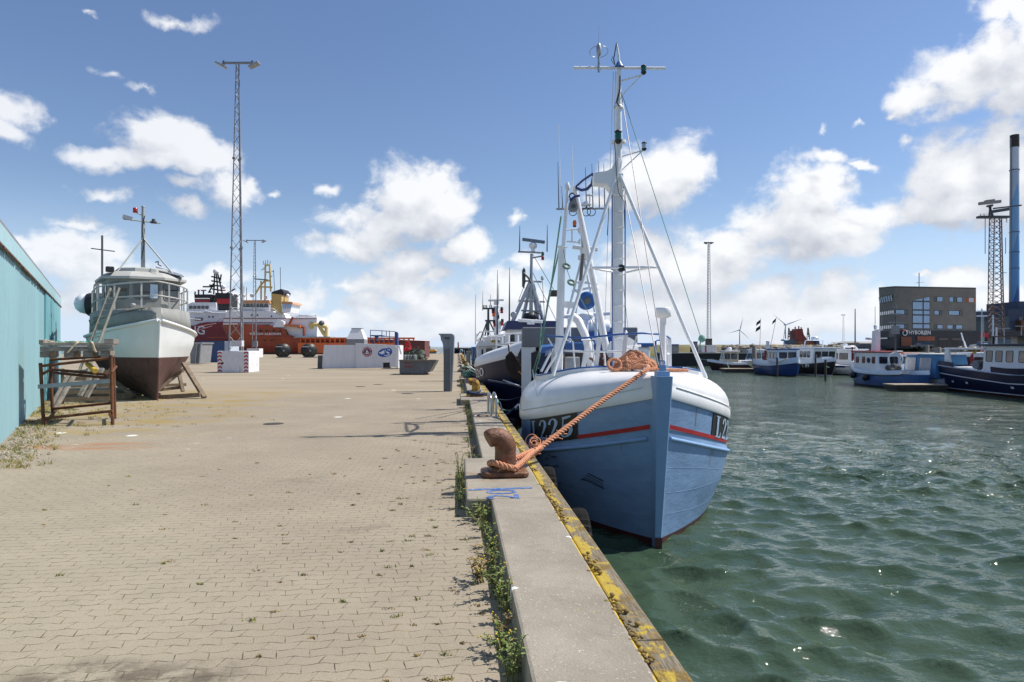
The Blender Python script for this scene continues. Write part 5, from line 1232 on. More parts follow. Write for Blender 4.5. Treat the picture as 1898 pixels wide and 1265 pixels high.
m_ = MB(); m_.box(*[f for f in (ql(911, 634, 45.9).x, ql(926, 634, 45.9).x)], ql(911, 634, 45.9).y, ql(911, 634, 45.9).y+.1, ql(911, 636, 45.9).z, ql(911, 630, 45.9).z); m_.build('name_plate', M('gold', (.35, .23, .06), .4, .3), ww)
# dark working boat with blue shelter further back, and gear
D = thing('fishing_boat', 'low dark boat with blue cabin, partly hidden at the far end of the quay row', 'fishing boat', (-1.7, 66, WZ), .06)
Di = inv(D)
HD, hd_ = gen_hull(D, 2.2, 3, 11, 1.75, .6, BLK, rake=.6)
m_ = MB(); p0, p1 = Di @ P(875, 668, 69), Di @ P(884, 644, 69); m_.box(p0.x, p1.x+1.5, p0.y, p0.y+3, 1.4, p1.z); cb = m_.build('cabin', M('cabin_blue', (.03, .16, .32), .5), D, bevel=.05)
m_ = MB(); p0, p1 = Di @ P(864, 668, 68), Di @ P(872, 652, 68); m_.box(p0.x, p1.x, p0.y, p0.y+1, 1.4, p1.z); m_.build('engine_box', GRY, D, bevel=.03)
m_ = MB()
for i in range(7): m_.tube(Di @ P(862+i*4, 668, 67), Di @ P(863+i*4.5+rnd.uniform(-3, 3), 648+rnd.uniform(-4, 4), 67.5), .05)
m_.build('deck_gear', DGR, D)
# distant pier with tyres, post and orange pilot boat
m_ = MB(); a, b_ = P(836, 657, 300), P(905, 647.5, 300); m_.box(a.x, b_.x+40, 300, 312, WZ-1, b_.z); pr = m_.build('pier', M('pier_dark', (.035, .033, .032), .9, var=.3)); tag(pr, 'long dark pier with tyre fenders beyond the far end of the quay', 'pier')
m_ = MB(); m_.box(a.x, b_.x+40, 301, 311, b_.z+.01, b_.z+.25); m_.build('pier_deck', M('pier_top', (.13, .1, .085), .9), pr)
for i in range(9):
    m_ = MB(); m_.torus(P(842+i*6.5, 652, 299.6), .55, .2, (0, 1, 0), 16, 6); m_.build('tyre_fender', LGW if i == 2 else RUB, pr)
m_ = MB(); c = P(849.5, 648, 305); m_.lathe([(.35, 0), (.35, 3.0), (0, 3.05)], (c.x, c.y, P(0, 648, 305).z), 10); o = m_.build('marker_post', M('post_rust', (.24, .07, .05), .6)); tag(o, 'short rust red post standing on the dark distant pier', 'post')
c = P(793, 650, 330); pb = thing('pilot_boat', 'small orange motor boat crossing the open water beyond the quay', 'motor boat', (c.x, 330, WZ), 0)
m_ = MB(); m_.prism([(-3.6, -1, 0), (3.8, -1, 0), (4.4, -1, 1.0), (-3.2, -1, 1.0), (-4.4, -1, .6)], (0, 2.6, 0)); m_.build('hull', BLK, pb); m_ = MB(); m_.prism([(-4.2, -1.1, .9), (4.3, -1.1, 1.0), (3.6, -1.1, 1.9), (-1.5, -1.1, 2.1)], (0, 2.8, 0)); m_.build('tube', M('pilot_orange', (.7, .28, .02), .5), pb)
m_ = MB(); m_.box(-.9, 1.2, -.6, .9, 1.9, 3.6); m_.build('cabin', M('pilot_cabin', (.12, .16, .2), .4), pb); m_ = MB(); m_.tube((.2, 0, 3.6), (.2, 0, 5.2), .12); m_.build('mast', DGR, pb)
m_ = MB(); m_.add([(c.x-9+i*2.1, 326+math.sin(i)*.6+j*3.2, WZ+.22) for j in range(2) for i in range(10)], [(i, i+1, i+11, i+10) for i in range(9)]); struct(m_.build('wake', M('foam', (.7, .73, .74), .8)), 'stuff')
# ================================================================== GREY BOAT ON THE QUAY
G = thing('boat_on_stands', 'grey and white fishing boat with maroon bottom, propped up on land by the turquoise shed', 'fishing boat', (-11.3, 21.7, 0), R(35))
Gi = inv(G)
def gl(px, py, d): return Gi @ P(px, py, d)
gB, gT = 1.62, 3.3
def gb(k, pw=2.2):
    def f(t_):
        u = max(0, min(1, t_/gT)); b = gB*k*(1-(1-u)**pw)
        if t_ > 5: b *= 1-.3*((t_-5)/3.2)**2
        return max(b, .02)
    return f
gz = sheer(2.12, .44, 3.8)
GWH = M('boat_white', (.70, .72, .71), .5, var=.06, sc=1.2, dirt=((.4, .38, .33), .64, 1.8, .5))
GMR = M('boat_maroon', (.105, .05, .042), .7, var=.3, sc=1.5, dirt=((.045, .022, .02), .5, 1.4, .7))
GGR = M('boat_grey', (.255, .255, .235), .6, var=.12, sc=1.5, dirt=((.15, .15, .13), .54, 2.2, .55))
HG = Hull([lambda t_: (.05+.03*min(1, t_), .02), lambda t_: (gb(.38, 1.5)(t_)+.03, .42), lambda t_: (gb(.72, 1.8)(t_), .85), lambda t_: (gb(.90, 2)(t_), 1.36), lambda t_: (gb(.98)(t_), 1.75), lambda t_: (gb(1.02)(t_), gz(t_))], .62, 2.5, 8.2)
tg = [0, .05, .15, .3, .5, .75, 1, 1.3, 1.7, 2.1, 2.6, 3.1, 3.7, 4.4, 5.2, 6, 7, 8.2]
m_ = MB(); HG.skin(m_, tg, 3, 5, sub=4); gh = m_.build('hull', GWH, G)
m_ = MB(); HG.skin(m_, tg, 0, 3, sub=4); m_.build('bottom_paint', GMR, gh)
m_ = MB()
for sd_ in (-1, 1): m_.path([HG.at(t_, gz(t_), .02, sd_) for t_ in tg], .055, 8)
m_.build('gunwale', GWH, gh)
m_ = MB(); m_.path([Vector((0, HG.yy(0, z_)-.01, z_)) for z_ in (1.36, 1.7, 2.1, gz(0))], .035, 8); m_.build('stem', GWH, gh); m_ = MB(); m_.path([Vector((0, HG.yy(0, z_)-.01, z_)) for z_ in (.02, .4, .85, 1.36)], .05, 8); m_.build('stem_foot', GMR, gh)
def gup(t_, k): # raised grey bulwark
    b = gb(1.0)(t_)*(.93-.02*k); z = gz(t_)+.02+(2.93-gz(t_))*k; return b, HG.yy(t_, gz(t_))+.15*k+.06, z
m_ = MB()
for sd_ in (-1, 1):
    secs = []
    for t_ in tg[1:]:
        pr = [gup(t_, k) for k in (0, .5, 1)]; secs.append([(sd_*b, y, z) for b, y, z in (pr if sd_ < 0 else pr[::-1])])
    m_.loft(secs)
e = [gup(8.2, 0), gup(8.2, 1)]; m_.add([(-e[0][0], e[0][1], e[0][2]), (e[0][0], e[0][1], e[0][2]), (e[1][0], e[1][1], e[1][2]), (-e[1][0], e[1][1], e[1][2])], [(0, 1, 2, 3)])
bw_ = m_.build('bulwark', GGR, G, thick=.05)
m_ = MB(); m_.loft([[(-gup(t_, .9)[0], gup(t_, .9)[1], 2.84), (gup(t_, .9)[0], gup(t_, .9)[1], 2.84)] for t_ in tg[1:]], smooth=False); m_.build('deck', GGR, G)
m_ = MB(); _g = [gup(.05, k) for k in (0, .5, 1)]; m_.add([(-_g[0][0]-.02, _g[0][1], _g[0][2]), (_g[0][0]+.02, _g[0][1], _g[0][2]), (_g[2][0]+.02, _g[2][1], _g[2][2]), (-_g[2][0]-.02, _g[2][1], _g[2][2])], [(0, 1, 2, 3)]); m_.build('bow_plate', GGR, G, thick=.05)
vt = textmesh('127', 1, .02); us = [p[0] for p in vt[0]]; u0, u1 = min(us), max(us)
class _F: pass
m_ = MB(); pts = []
for p in vt[0]:
    t_ = 3.35-1.0*((p[0]-u0)/(u1-u0)); k = .42+.42*(p[1]+.36); b, y, z = gup(t_, k); pts.append((-(b+.045), y-.01, z))
m_.add(pts, vt[1]); m_.build('lettering', M('faded_grey', (.10, .12, .12), .7), bw_)
m_ = MB(); m_.path(catmull([(-gup(t_, 1)[0]-.05, gup(t_, 1)[1]-.02, z_) for t_, z_ in ((5.2, 2.72), (4.4, 2.55), (3.6, 2.5), (2.6, 2.6), (1.6, 2.75), (.7, 2.9), (.3, 2.95))], 6), .018, 6); m_.build('hull_rope', M('old_rope', (.2, .18, .14), .9), bw_)
# rails
rt_ = [.25, .7, 1.3, 2.1, 3.1, 4.2, 5.2]
def rail_pt(t_, sd_, z): b, y, zz = gup(t_, 1); return Vector((sd_*max(b-.05, .03), y, z))
m_ = MB()
for z in (3.34, 3.78): m_.path([rail_pt(t_, -1, z) for t_ in rt_[::-1]]+[rail_pt(.08, 0, z)]+[rail_pt(t_, 1, z) for t_ in rt_], .024, 7)
gr_ = m_.build('railing', M('rail_grey', (.42, .43, .40), .55), G)
m_ = MB()
for sd_ in (-1, 1):
    for t_ in (.5, 1.5, 2.7, 4.1, 5.2): m_.bar(rail_pt(t_, sd_, 2.9), rail_pt(t_, sd_, 3.78), .05, .035)
m_.build('stanchion', MATS['rail_grey'], gr_)
# wheelhouse with chamfered front
yF = 2.35; fp = [(-.46, yF), (.46, yF), (1.14, yF+.5), (1.18, yF+2.2), (-1.18, yF+2.2), (-1.14, yF+.5)]
m_ = MB(); m_.vprism(fp, 2.85, 4.10); gwh = m_.build('wheelhouse', GGR, G, bevel=.03)
m_ = MB(); cxy = (0, yF+1.1)
big = [(cxy[0]+(x-cxy[0])*1.17, cxy[1]+(y-cxy[1])*1.2) for x, y in fp]; sml = [(cxy[0]+(x-cxy[0])*.98, cxy[1]+(y-cxy[1])*.96) for x, y in fp]
m_.loft([[(x, y, 4.06) for x, y in big], [(x, y, 4.14) for x, y in big], [(x, y, 4.30) for x, y in sml], [(x*.9, cxy[1]+(y-cxy[1])*.9, 4.34) for x, y in sml]], smooth=False, ring=True, cap0=True, cap1=True); m_.build('wheelhouse_roof', M('roof_grey', (.40, .40, .37), .6, var=.1, sc=2), gwh)
m_ = MB(); m_.loft([[(x*k, cxy[1]-.1+(y-cxy[1])*k, z) for x, y in fp] for k, z in ((.72, 4.32), (.7, 4.46), (.64, 4.5))], smooth=False, ring=True, cap1=True); m_.build('roof_hatch', MATS['roof_grey'], gwh)
def wface(i, u0_, u1_, v0, v1, pane):
    a, b_ = Vector((*fp[i], 3.0)), Vector((*fp[(i+1) % 6], 3.0)); d = (b_-a); Lw = d.length
    return window(gwh, a+Vector((0, 0, 0)), d, (0, 0, 1), u0_*Lw, u1_*Lw, v0, v1, .12, M('gasket', (.14, .14, .13), .6), pane, .035)
SEE = M('see_through_glass', (.05, .045, .04), .06, var=.5, sc=2, spec=.8)
wface(0, .06, .94, .36, .97, SEE); wface(1, .10, .88, .36, .97, GLS); wface(5, .12, .88, .36, .97, SEE); wface(4, .55, .9, .36, .95, GLS)
for px0, px1, py0, py1 in ((271, 287, 530, 553),):
    pass
m_ = MB(); m_.add([(.10, yF-.0115, 3.42), (.35, yF-.0115, 3.42), (.35, yF-.0115, 3.90), (.12, yF-.0115, 3.90)], [(0, 1, 2, 3)]); m_.build('pane', M('painted_view_light', (.55, .65, .75), .3), gwh)  # pale quad painted as daylight showing through the wheelhouse, no separate pane
m_ = MB(); a, b_, c, d = Vector((.35, yF+.3, 4.42)), Vector((1.2, yF+.1, 4.22)), Vector((1.25, yF+.75, 4.34)), Vector((.4, yF+.95, 4.62)); m_.prism([a, b_, c, d], (0, 0, .03)); m_.build('solar_panel', M('panel_dark', (.3, .31, .33), .2, .4), gwh)
# mast
m_ = MB(); mb_ = Vector((0, yF+.9, 4.45)); topz = 6.72
m_.path([mb_, mb_+Vector((0, 0, 1.2)), (0, yF+.9, topz)], [.075, .065, .05], 10); m_.lathe([(.06, 0), (.06, .04), (0, .05)], (0, yF+.9, topz), 10); gm = m_.build('mast', M('mast_grey', (.33, .34, .32), .5), G)
m_ = MB()
for sd_ in (-.85, .95): m_.tube((0, yF+.85, 5.6), (sd_, yF+.5, 4.3), .028)
m_.build('mast_stay', MATS['rail_grey'], gm)
m_ = MB(); m_.tube((-.62, yF+.85, 6.22), (.55, yF+.85, 6.19), .025); m_.tube((-.22, yF+.88, 6.5), (0, yF+.9, 6.4), .02); m_.build('crossbar', MATS['mast_grey'], gm)
m_ = MB(); m_.obox((-.5, yF+.8, 6.27), (.3, .16, .12), Matrix.Rotation(R(12), 3, 'Y')); m_.build('floodlight', STL, gm); m_ = MB(); m_.lathe([(.05, -.08), (.08, -.08), (.08, .08), (.05, .1)], (-.25, yF+.85, 6.56), 10); m_.build('signal_lamp', LRD, gm)
m_ = MB(); m_.lathe([(.06, -.05), (.06, .06)], (.32, yF+.8, 6.25), 8); m_.box(.22, .42, yF+.77, yF+.83, 6.15, 6.23); m_.build('floodlight', DGR, gm)
m_ = MB(); m_.path([(.04, yF+.82, 6.4), (-.05, yF+.8, 5.9), (.03, yF+.8, 5.4), (-.07, yF+.8, 4.85)], .016, 5); m_.path([(.3, yF+.2, 4.7), (.38, yF+.1, 4.72), (.36, yF, 4.6), (.46, yF-.05, 4.55)], .02, 5); m_.build('cable', BLK, gm)
m_ = MB(); m_.tube((-1.15, yF+2.4, 4.05), (-1.15, yF+2.4, 5.8), .035); m_.tube((-1.5, yF+2.4, 5.3), (-.75, yF+2.4, 5.25), .02); m_.build('antenna_mast', DGR, G)
m_ = MB(); m_.box(-1.2, -.95, yF+.15, yF+.4, 4.28, 4.46); m_.build('speaker', BLK, gwh, bevel=.03)
# deck gear, aft frame with drum and floats
m_ = MB(); m_.lathe([(.05, 0), (.05, .22), (.075, .23), (.075, .3), (.03, .31)], (-.5, 1.5, 2.86), 10); m_.lathe([(.14, 0), (.1, .2), (.15, .24), (.15, .3)], (.45, 1.35, 2.86), 12); m_.tube((.3, 1.3, 2.98), (.85, 1.3, 2.96), .04); m_.build('deck_fitting', MATS['roof_grey'], G)
m_ = MB()
for (x0, y0, x1, y1) in ((-1.25, 5.0, -1.25, 7.2),):
    for yy in (5.0, 5.9, 7.2): m_.path([(-1.25, yy, 2.85), (-1.25, yy, 4.1), (-1.05, yy, 4.25), (-.3, yy, 4.32)], .035, 6)
    for zz in (3.5, 4.15): m_.tube((-1.25, 4.2, zz), (-1.25, 7.2, zz), .03)
m_.build('aft_frame', MATS['mast_grey'], G)
m_ = MB(); m_.lathe([(.42, -.25), (.45, -.2), (.45, .2), (.42, .25)], (-1.25, 6.4, 3.35), 20, (.9, -.4, 0)); m_.build('net_hauler', BLK, G, bevel=.02)
m_ = MB(); m_.sphere((-1.55, 6.8, 3.4), .4, 12); m_.build('float', LGW, G); m_ = MB(); m_.sphere((-.95, 4.6, 3.3), .34, 12, (1, 1, 1.4)); m_.build('float', M('float_grey', (.55, .56, .55), .5), G)
m_ = MB()
for i in range(16): 
    p = Vector((rnd.uniform(-1.25, -.7), rnd.uniform(2.6, 4.6), 2.9)); m_.sphere(p, rnd.uniform(.1, .18), 6, (1.3, 1.3, .7))
m_.build('net_pile', M('net_olive', (.10, .10, .07), .9), G)
# ladder against the side
ld = thing('ladder', 'aluminium ladder leaning against the side of the grey boat', 'ladder', tuple(P(143, 700, 20.3)), R(40))
ld.location.z = 0; ld.matrix_basis = Matrix.Translation((ld.location.x, ld.location.y, 0)) @ Matrix.Rotation(R(40), 4, 'Z'); Li = inv(ld)
t0_, t1_ = P(205, 533, 21.3), P(143, 700, 20.3); dlt = Vector((.30, -.05, 0))
ALU = M('aluminium', (.31, .29, .24), .5, .3)
for k_ in (0, 1): m_ = MB(); m_.bar(Li @ (t0_+dlt*k_), Li @ (t1_+dlt*k_), .035, .07); m_.build('rail', ALU, ld)
for i in range(13): m_ = MB(); p = t0_.lerp(t1_, (i+.5)/13.5); m_.tube(Li @ p, Li @ (p+dlt), .016); m_.build('rung', ALU, ld)
# timber props
def stand(label, pts_list, loc):
    s_ = thing('boat_stand', label, 'boat stand', loc, 0, 'timber stands propping the grey boat'); I = inv(s_)
    for (a, b_, w_, h_) in pts_list: m = MB(); m.bar(I @ a, I @ b_, w_, h_); m.build('beam', WDB, s_, bevel=.008)
    return s_
d0 = 22.2
stand('timber A frame stand under the right side of the grey boat', [(P(340, 674, 23), P(379, 738, 22.4), .16, .09), (P(345, 682, 23.2), P(280, 735, 22.3), .12, .09), (P(371, 733, 22.3), P(288, 738, 22.2), .1, .14), (P(331, 690, 24.2), P(339, 727, 24.0), .12, .08), (P(295, 716, 23.6), P(345, 714, 24.2), .09, .1), (P(295, 724, 23.6), P(340, 719, 24.2), .08, .1)], (P(340, 738, 22.2).x, 22.2, 0))
stand('timber stand half hidden behind the rusty rack under the grey boat', [(P(250, 735, 22.0), P(150, 736, 22), .14, .18), (P(248, 736, 21.9), P(205, 703, 22.6), .14, .09), (P(160, 738, 21.6), P(186, 700, 22.6), .14, .09), (P(218, 700, 23.4), P(140, 704, 23.4), .1, .12)], (P(200, 738, 22).x, 22, 0))
m_ = MB(); a = P(300, 700, 23.3); 
# grey skip standing by the hull and the cage behind the rack
k_ = thing('metal_bin', 'grey galvanised metal bin behind the stern side of the grey boat', 'bin', (P(361, 675, 66).x, 66, 0), 0)
Ki = inv(k_); m_ = MB(); pprism(m_, [(353, 675), (369, 675), (373, 639), (352, 637)], 66, 68.5, Ki); m_.build('body', GRY, k_); m_ = MB(); pbox(m_, 351, 374, 636, 638.5, 65.9, 68.6, Ki); m_.build('rim', STL, k_)
for x in (361.5, 368.5): m_ = MB(); pprism(m_, [(x, 675), (x+1.2, 675), (x+4.4, 639), (x+3, 639)], 65.8, 66, Ki); m_.build('rib', STL, k_)
pl_ = thing('pallet_cage', 'wooden slatted crate behind the rusty rack in front of the grey boat', 'crate', (P(165, 738, 20.5).x, 20.5, 0), R(20))
I = inv(pl_)
for i in range(5): m_ = MB(); m_.box(-.7, .6, 0, .03, .08+i*.2, .2+i*.2); m_.build('slat', WDB, pl_)
for x in (-.7, -.05, .55): m_ = MB(); m_.box(x-.04, x+.04, .035, .1, .0, 1.05); m_.build('post', WDB, pl_)
# ================================================================== RUSTY RACK WITH PALLET
_rk = 0
rk = thing('steel_rack', 'rusty steel tube rack carrying a wooden pallet beside the turquoise shed', 'rack', (P(145, 788, 14.8).x, 14.8, 0), R(-6))
I = inv(rk)
def rl(px, py, d): return I @ P(px, py, d)
df, db = 14.75, 16.1
legs = [((75, 674, df), (81, 792, df)), ((206, 660, df+.3), (209, 789, df+.1)), ((93, 675, db), (98, 775, db)), ((210, 662, db), (213, 772, db))]
for a, b_ in legs:
    A, B_ = rl(*a), rl(*b_); B_.z = 0; m_ = MB(); m_.tube(A, B_, .036, None, 10); m_.build('leg', RST, rk)
bars = [((75, 680, df), (206, 665, df+.3)), ((81, 777, df), (209, 763, df+.1)), ((98, 759, db), (212, 748, db)), ((78, 695, df), (100, 683, db)), ((81, 787, df), (103, 763, db)), ((97, 686, db), (200, 696, df+.5)), ((97, 692, db), (200, 702, df+.5)), ((206, 692, df), (215, 681, db)), ((93, 668, db), (212, 661, db)), ((206, 774, df), (203, 765, db))]
for a, b_ in bars: m_ = MB(); m_.tube(rl(*a), rl(*b_), .032, None, 10); m_.build('cross_tube', RST, rk)
m_ = MB(); m_.bar(rl(71, 718, df-.06), rl(206, 707, df+.24), .05, .09); m_.build('clamp_bar', M('bar_grey', (.25, .27, .29), .5, .4), rk)
m_ = MB(); m_.tube(rl(162, 676, df+.6), rl(177, 689, df+.3), .05, .06, 8); m_.build('yellow_tube', M('tube_yellow', (.55, .36, .05), .6), rk)
pt = thing('pallet', 'weathered wooden pallet with raised ends lying on top of the rusty rack', 'pallet', (P(150, 640, 15.4).x, 15.4, P(0, 664, 14.75).z), R(25)); pt.scale = (.84, .84, .9)
I = inv(pt); PW = 1.6
def pw(x0, x1, y0, y1, z0, z1, nm): m = MB(); m.box(x0, x1, y0, y1, z0, z1); m.build(nm, WOD, pt, bevel=.008)
for x in (-.72, -.2, .22, .62): pw(x-.11, x+.11, -.55, .75, .0, .15, 'bearer')
pw(-.82, .82, -.6, -.5, .155, .27, 'edge_board')
for i in range(7): pw(-.80, .80, -.49+i*.19, -.49+i*.19+.16, .28, .32, 'deck_board')
pw(-.82, .80, -.62, -.505, .285, .36, 'edge_board')
pw(-.84, -.74, -.60, .75, .325, .45, 'end_board'); pw(.60, .82, -.62, .8, .33, .48, 'end_board')
zP = pt.location.z
m_ = MB()
for i in range(46):
    x = rnd.gauss(-.12, .16); y = rnd.uniform(-.2, .5); m_.path(catmull([(x, y, .34), (x+rnd.uniform(-.2, .2), y+rnd.uniform(-.2, .2), .37+rnd.uniform(0, .06)), (x+rnd.uniform(-.3, .3), y+rnd.uniform(-.2, .2), .345)], 4), .012, 5)
o = m_.build('rope_tangle', M('mint_rope', (.16, .45, .36), .8)); o.location = pt.location; o.rotation_euler[2] = R(25); o.scale = pt.scale; tag(o, 'tangle of mint green rope lying on the pallet on the rusty rack', 'rope')
m_ = MB(); BEI = M('strap_beige', (.48, .37, .27), .85, var=.15)
for pts in ([(-.8, -.3, .36), (-.5, -.35, .35), (-.15, -.35, .39), (0, -.6, .37), (-.1, -.635, .25), (-.22, -.64, .1)], [(-.1, -.2, .39), (.2, -.4, .35), (.32, -.62, .37), (.38, -.64, .2), (.42, -.64, .12)], [(-.84, .2, .46), (-.6, 0, .37), (-.2, -.1, .37)]):
    pp = catmull(pts, 6); m_.loft([[p+Vector((-.03, 0, 0)), p+Vector((.03, 0, .004))] for p in pp])
o = m_.build('strap', BEI, None, thick=.006); o.location = pt.location; o.rotation_euler[2] = R(25); o.scale = pt.scale; tag(o, 'beige webbing straps draped over the pallet edge', 'strap')
m_ = MB(); 
for (a, b_) in (((95, 755, 17.5), (132, 690, 18.2)), ((103, 758, 17.5), (142, 690, 18.2))): m_.bar(P(*a), P(*b_), .06, .1)
for (a, b_) in (((148, 735, 18.5), (176, 684, 19)), ((160, 738, 18.5), (190, 684, 19))): m_.bar(P(*a), P(*b_), .12, .06)
o = m_.build('plank_bundle', WOD); tag(o, 'grey planks leaning behind the rusty rack', 'planks')
# ================================================================== MIDDLE OF THE QUAY
def mast_block(px0, px1, y0, y1, d, label, tower, grp=True):
    a, b_ = P(px0, y1, d), P(px1, y0, d); r = thing('light_mast', label, 'light mast', ((a.x+b_.x)/2, d, 0), 0, 'floodlight masts on concrete blocks')
    wd = (b_.x-a.x)*.86; h = b_.z; m = MB(); m.box(-wd/2, wd/2, 0, wd*.9, 0, h); blk_ = m.build('concrete_block', CON, r, bevel=.03)
    m = MB()
    for x0 in ((-wd/2+.02, wd/2-.32) if tower[0] else (wd/2-.3,)):
        n_ = 6; hh = h/n_
        for i in range(n_):
            z = i*hh; m.add([(x0, -.006, z+.12*hh), (x0+.14, -.006, z+.5*hh), (x0+.14, -.006, z+.95*hh), (x0, -.006, z+.57*hh)], [(0, 1, 2, 3)]); m.add([(x0+.28, -.006, z+.12*hh), (x0+.28, -.006, z+.57*hh), (x0+.14, -.006, z+.95*hh), (x0+.14, -.006, z+.5*hh)], [(0, 1, 2, 3)])
    m.build('warning_stripe', M('stripe_red', (.42, .03, .035), .6), blk_)
    if tower[0]: m = MB(); m.lathe([(.08, 0), (.08, .01)], (-wd/2+.34, -.0, .55*h*.8), 12, (0, -1, 0)); m.build('drain_hole', BLK, blk_)
    (_, zt_, bw0, bw1, c_) = tower; LT = M('lattice_steel', (.26, .26, .27), .5, .5)
    c0 = Vector((c_, wd*.45, h)); tri0 = [(math.cos(R(k)), math.sin(R(k))) for k in (215, 325, 90)]
    m = MB(); rr = .05
    def node(k, z): s_ = (bw0+(bw1-bw0)*((z-h)/(zt_-h)))/2*1.15; return Vector((c0.x+tri0[k][0]*s_, c0.y+tri0[k][1]*s_, z))
    for k in range(3): m.path([node(k, z) for z in lin(h, zt_, 10)], [rr*(1-.35*i/9) for i in range(10)], 6)
    z = h; i = 0
    while z < zt_-.3:
        dz = max(.45, 1.05*(1-(z-h)/(zt_-h))*.6+.42)
        for k in range(3):
            a_, b2_ = (k, (k+1) % 3) if i % 2 else ((k+1) % 3, k); m.tube(node(a_, z), node(b2_, min(zt_, z+dz)), .02, None, 4)
        z += dz; i += 1
    for zz in (h+(zt_-h)*.36, h+(zt_-h)*.67):
        for k in range(3): m.lathe([(.11, -.06), (.11, .06)], node(k, zz), 6)
    m.build('lattice', LT, r)
    hw_ = 1.05 if tower[0] else 1.4; m = MB(); m.bar((c0.x-hw_, c0.y, zt_+.05), (c0.x+hw_, c0.y, zt_+.05), .12, .12); arm = m.build('lamp_arm', LT, r)
    for sd_ in (-1, 1):
        m = MB(); m.obox((c0.x+sd_*(hw_+.05), c0.y-.05, zt_-.12), (.72, .45, .14), Matrix.Rotation(R(28*-sd_ if sd_ < 0 else -28), 3, 'Y') if 0 else Matrix.Rotation(R(26*(1 if sd_ < 0 else -1)), 3, 'Y')); f = m.build('floodlight', M('lamp_grey', (.35, .36, .37), .4, .3), arm, bevel=.02)
        m = MB(); m.box(c0.x+sd_*(hw_-.1)-.05, c0.x+sd_*(hw_-.1)+.05, c0.y-.05, c0.y+.05, zt_-.15, zt_+.2); m.build('lamp_bracket', DGR, arm)
    m = MB(); m.box(c0.x-.12, c0.x+.6, c0.y-.9, c0.y-.5, h+.3, h+.75) if tower[0] else m.box(c0.x-.2, c0.x+.5, c0.y-.5, c0.y-.1, h+.3, h+1.2); m.build('control_box', GRY if not tower[0] else M('box_white', (.55, .55, .56), .5), r)
    return r
mast_block(398, 466, 652, 692.5, 44.5, 'tall lattice floodlight mast on a white concrete block with red chevrons', (True, 20.6, .98, .2, -.05))
mast_block(455.5, 482, 647.5, 664, 107, 'farther, slimmer floodlight mast behind the tall one, on a small white block', (False, 18.6, .75, .22, 0))
# white painted panels, with round and oval emblem
wp = thing('panel_barrier', 'white painted sheet steel barrier with a round emblem and a blue oval emblem', 'barrier', (P(665, 685, 52).x, 52, 0), 0)
I = inv(wp); PWT = M('panel_white', (.66, .66, .68), .55, var=.05, sc=2, dirt=((.45, .43, .42), .62, 2.5, .4), stretch=(2, 1, .3))
m_ = MB(); pprism(m_, [(597, 684.5), (659, 684), (659, 641), (600.5, 641)], 52, 52.25, I); m_.build('panel', PWT, wp, bevel=.01)
m_ = MB(); pprism(m_, [(659, 684), (710, 682.8), (710, 673.5), (722.5, 673.2), (722.5, 681.8), (733.5, 681), (733.5, 641.2), (659, 637.5)], 51.85, 52.2, I); m_.build('panel', PWT, wp, bevel=.01)
m_ = MB(); pprism(m_, [(733.7, 684), (738.5, 684), (738.5, 641.5), (733.7, 641.2)], 51.9, 54.2, I); m_.build('end_post', WHC, wp); m_ = MB(); pprism(m_, [(588.5, 684), (597, 684), (597.5, 660), (589, 660)], 52.2, 54, I); m_.build('end_block', DGR, wp)
m_ = MB(); pbox(m_, 709.5, 723.5, 673, 683.5, 51.97, 52.15, I); m_.build('notch_dark_block', BLK, wp)  # black block added behind the notch to paint its dark, shaded look
m_ = MB(); pprism(m_, [(738.5, 642), (740.5, 642), (745, 658), (742, 658)], 51.9, 52, I); m_.build('brace', WHC, wp)
c = I @ P(680.4, 653.5, 51.8)
def disc(mb, r0, r1, y, n=36, sx=1):
    vs = [(c.x+r*math.cos(2*math.pi*i/n)*sx, y, c.z+r*math.sin(2*math.pi*i/n)) for r in (r0, r1) for i in range(n)]
    mb.add(vs, [(i, (i+1) % n, n+(i+1) % n, n+i) for i in range(n)])
yb = (I @ P(680, 650, 51.85)).y
em = MB(); disc(em, .001, .415, yb-.006); eo = em.build('round_emblem', WHC, wp)
em = MB(); disc(em, .235, .385, yb-.010); em.build('emblem_ring', M('emblem_red', (.36, .03, .03), .5), eo)
em = MB(); disc(em, .001, .225, yb-.010); em.build('emblem_field', M('emblem_navy', (.02, .03, .13), .5), eo)
em = MB(); em.add([(c.x-.02, yb-.014, c.z+.2), (c.x-.12, yb-.014, c.z-.04), (c.x-.0, yb-.014, c.z-.04)], [(0, 1, 2)]); em.add([(c.x+.01, yb-.014, c.z+.16), (c.x+.02, yb-.014, c.z-.04), (c.x+.11, yb-.014, c.z-.04)], [(0, 1, 2)]); em.add([(c.x-.17, yb-.014, c.z-.07), (c.x-.1, yb-.014, c.z-.15), (c.x+.1, yb-.014, c.z-.15), (c.x+.18, yb-.014, c.z-.07)], [(0, 1, 2, 3)])
for (txt, a0, da) in (('ENGLAND', 155, -130), ('OF THE SEA', 200, 140)) if False else ():
    pass
for k_ in range(16):
    a_ = R(22.5*k_+8); ex, ez = math.cos(a_), math.sin(a_)
    if k_ in (0, 8): continue
    em.add([(c.x+ex*.27-ez*.022, yb-.014, c.z+ez*.27+ex*.022), (c.x+ex*.27+ez*.022, yb-.014, c.z+ez*.27-ex*.022), (c.x+ex*.35+ez*.026, yb-.014, c.z+ez*.35-ex*.026), (c.x+ex*.35-ez*.026, yb-.014, c.z+ez*.35+ex*.026)], [(0, 1, 2, 3)])
em.build('emblem_ship', WHC, eo)
c = I @ P(713.5, 655, 51.8)
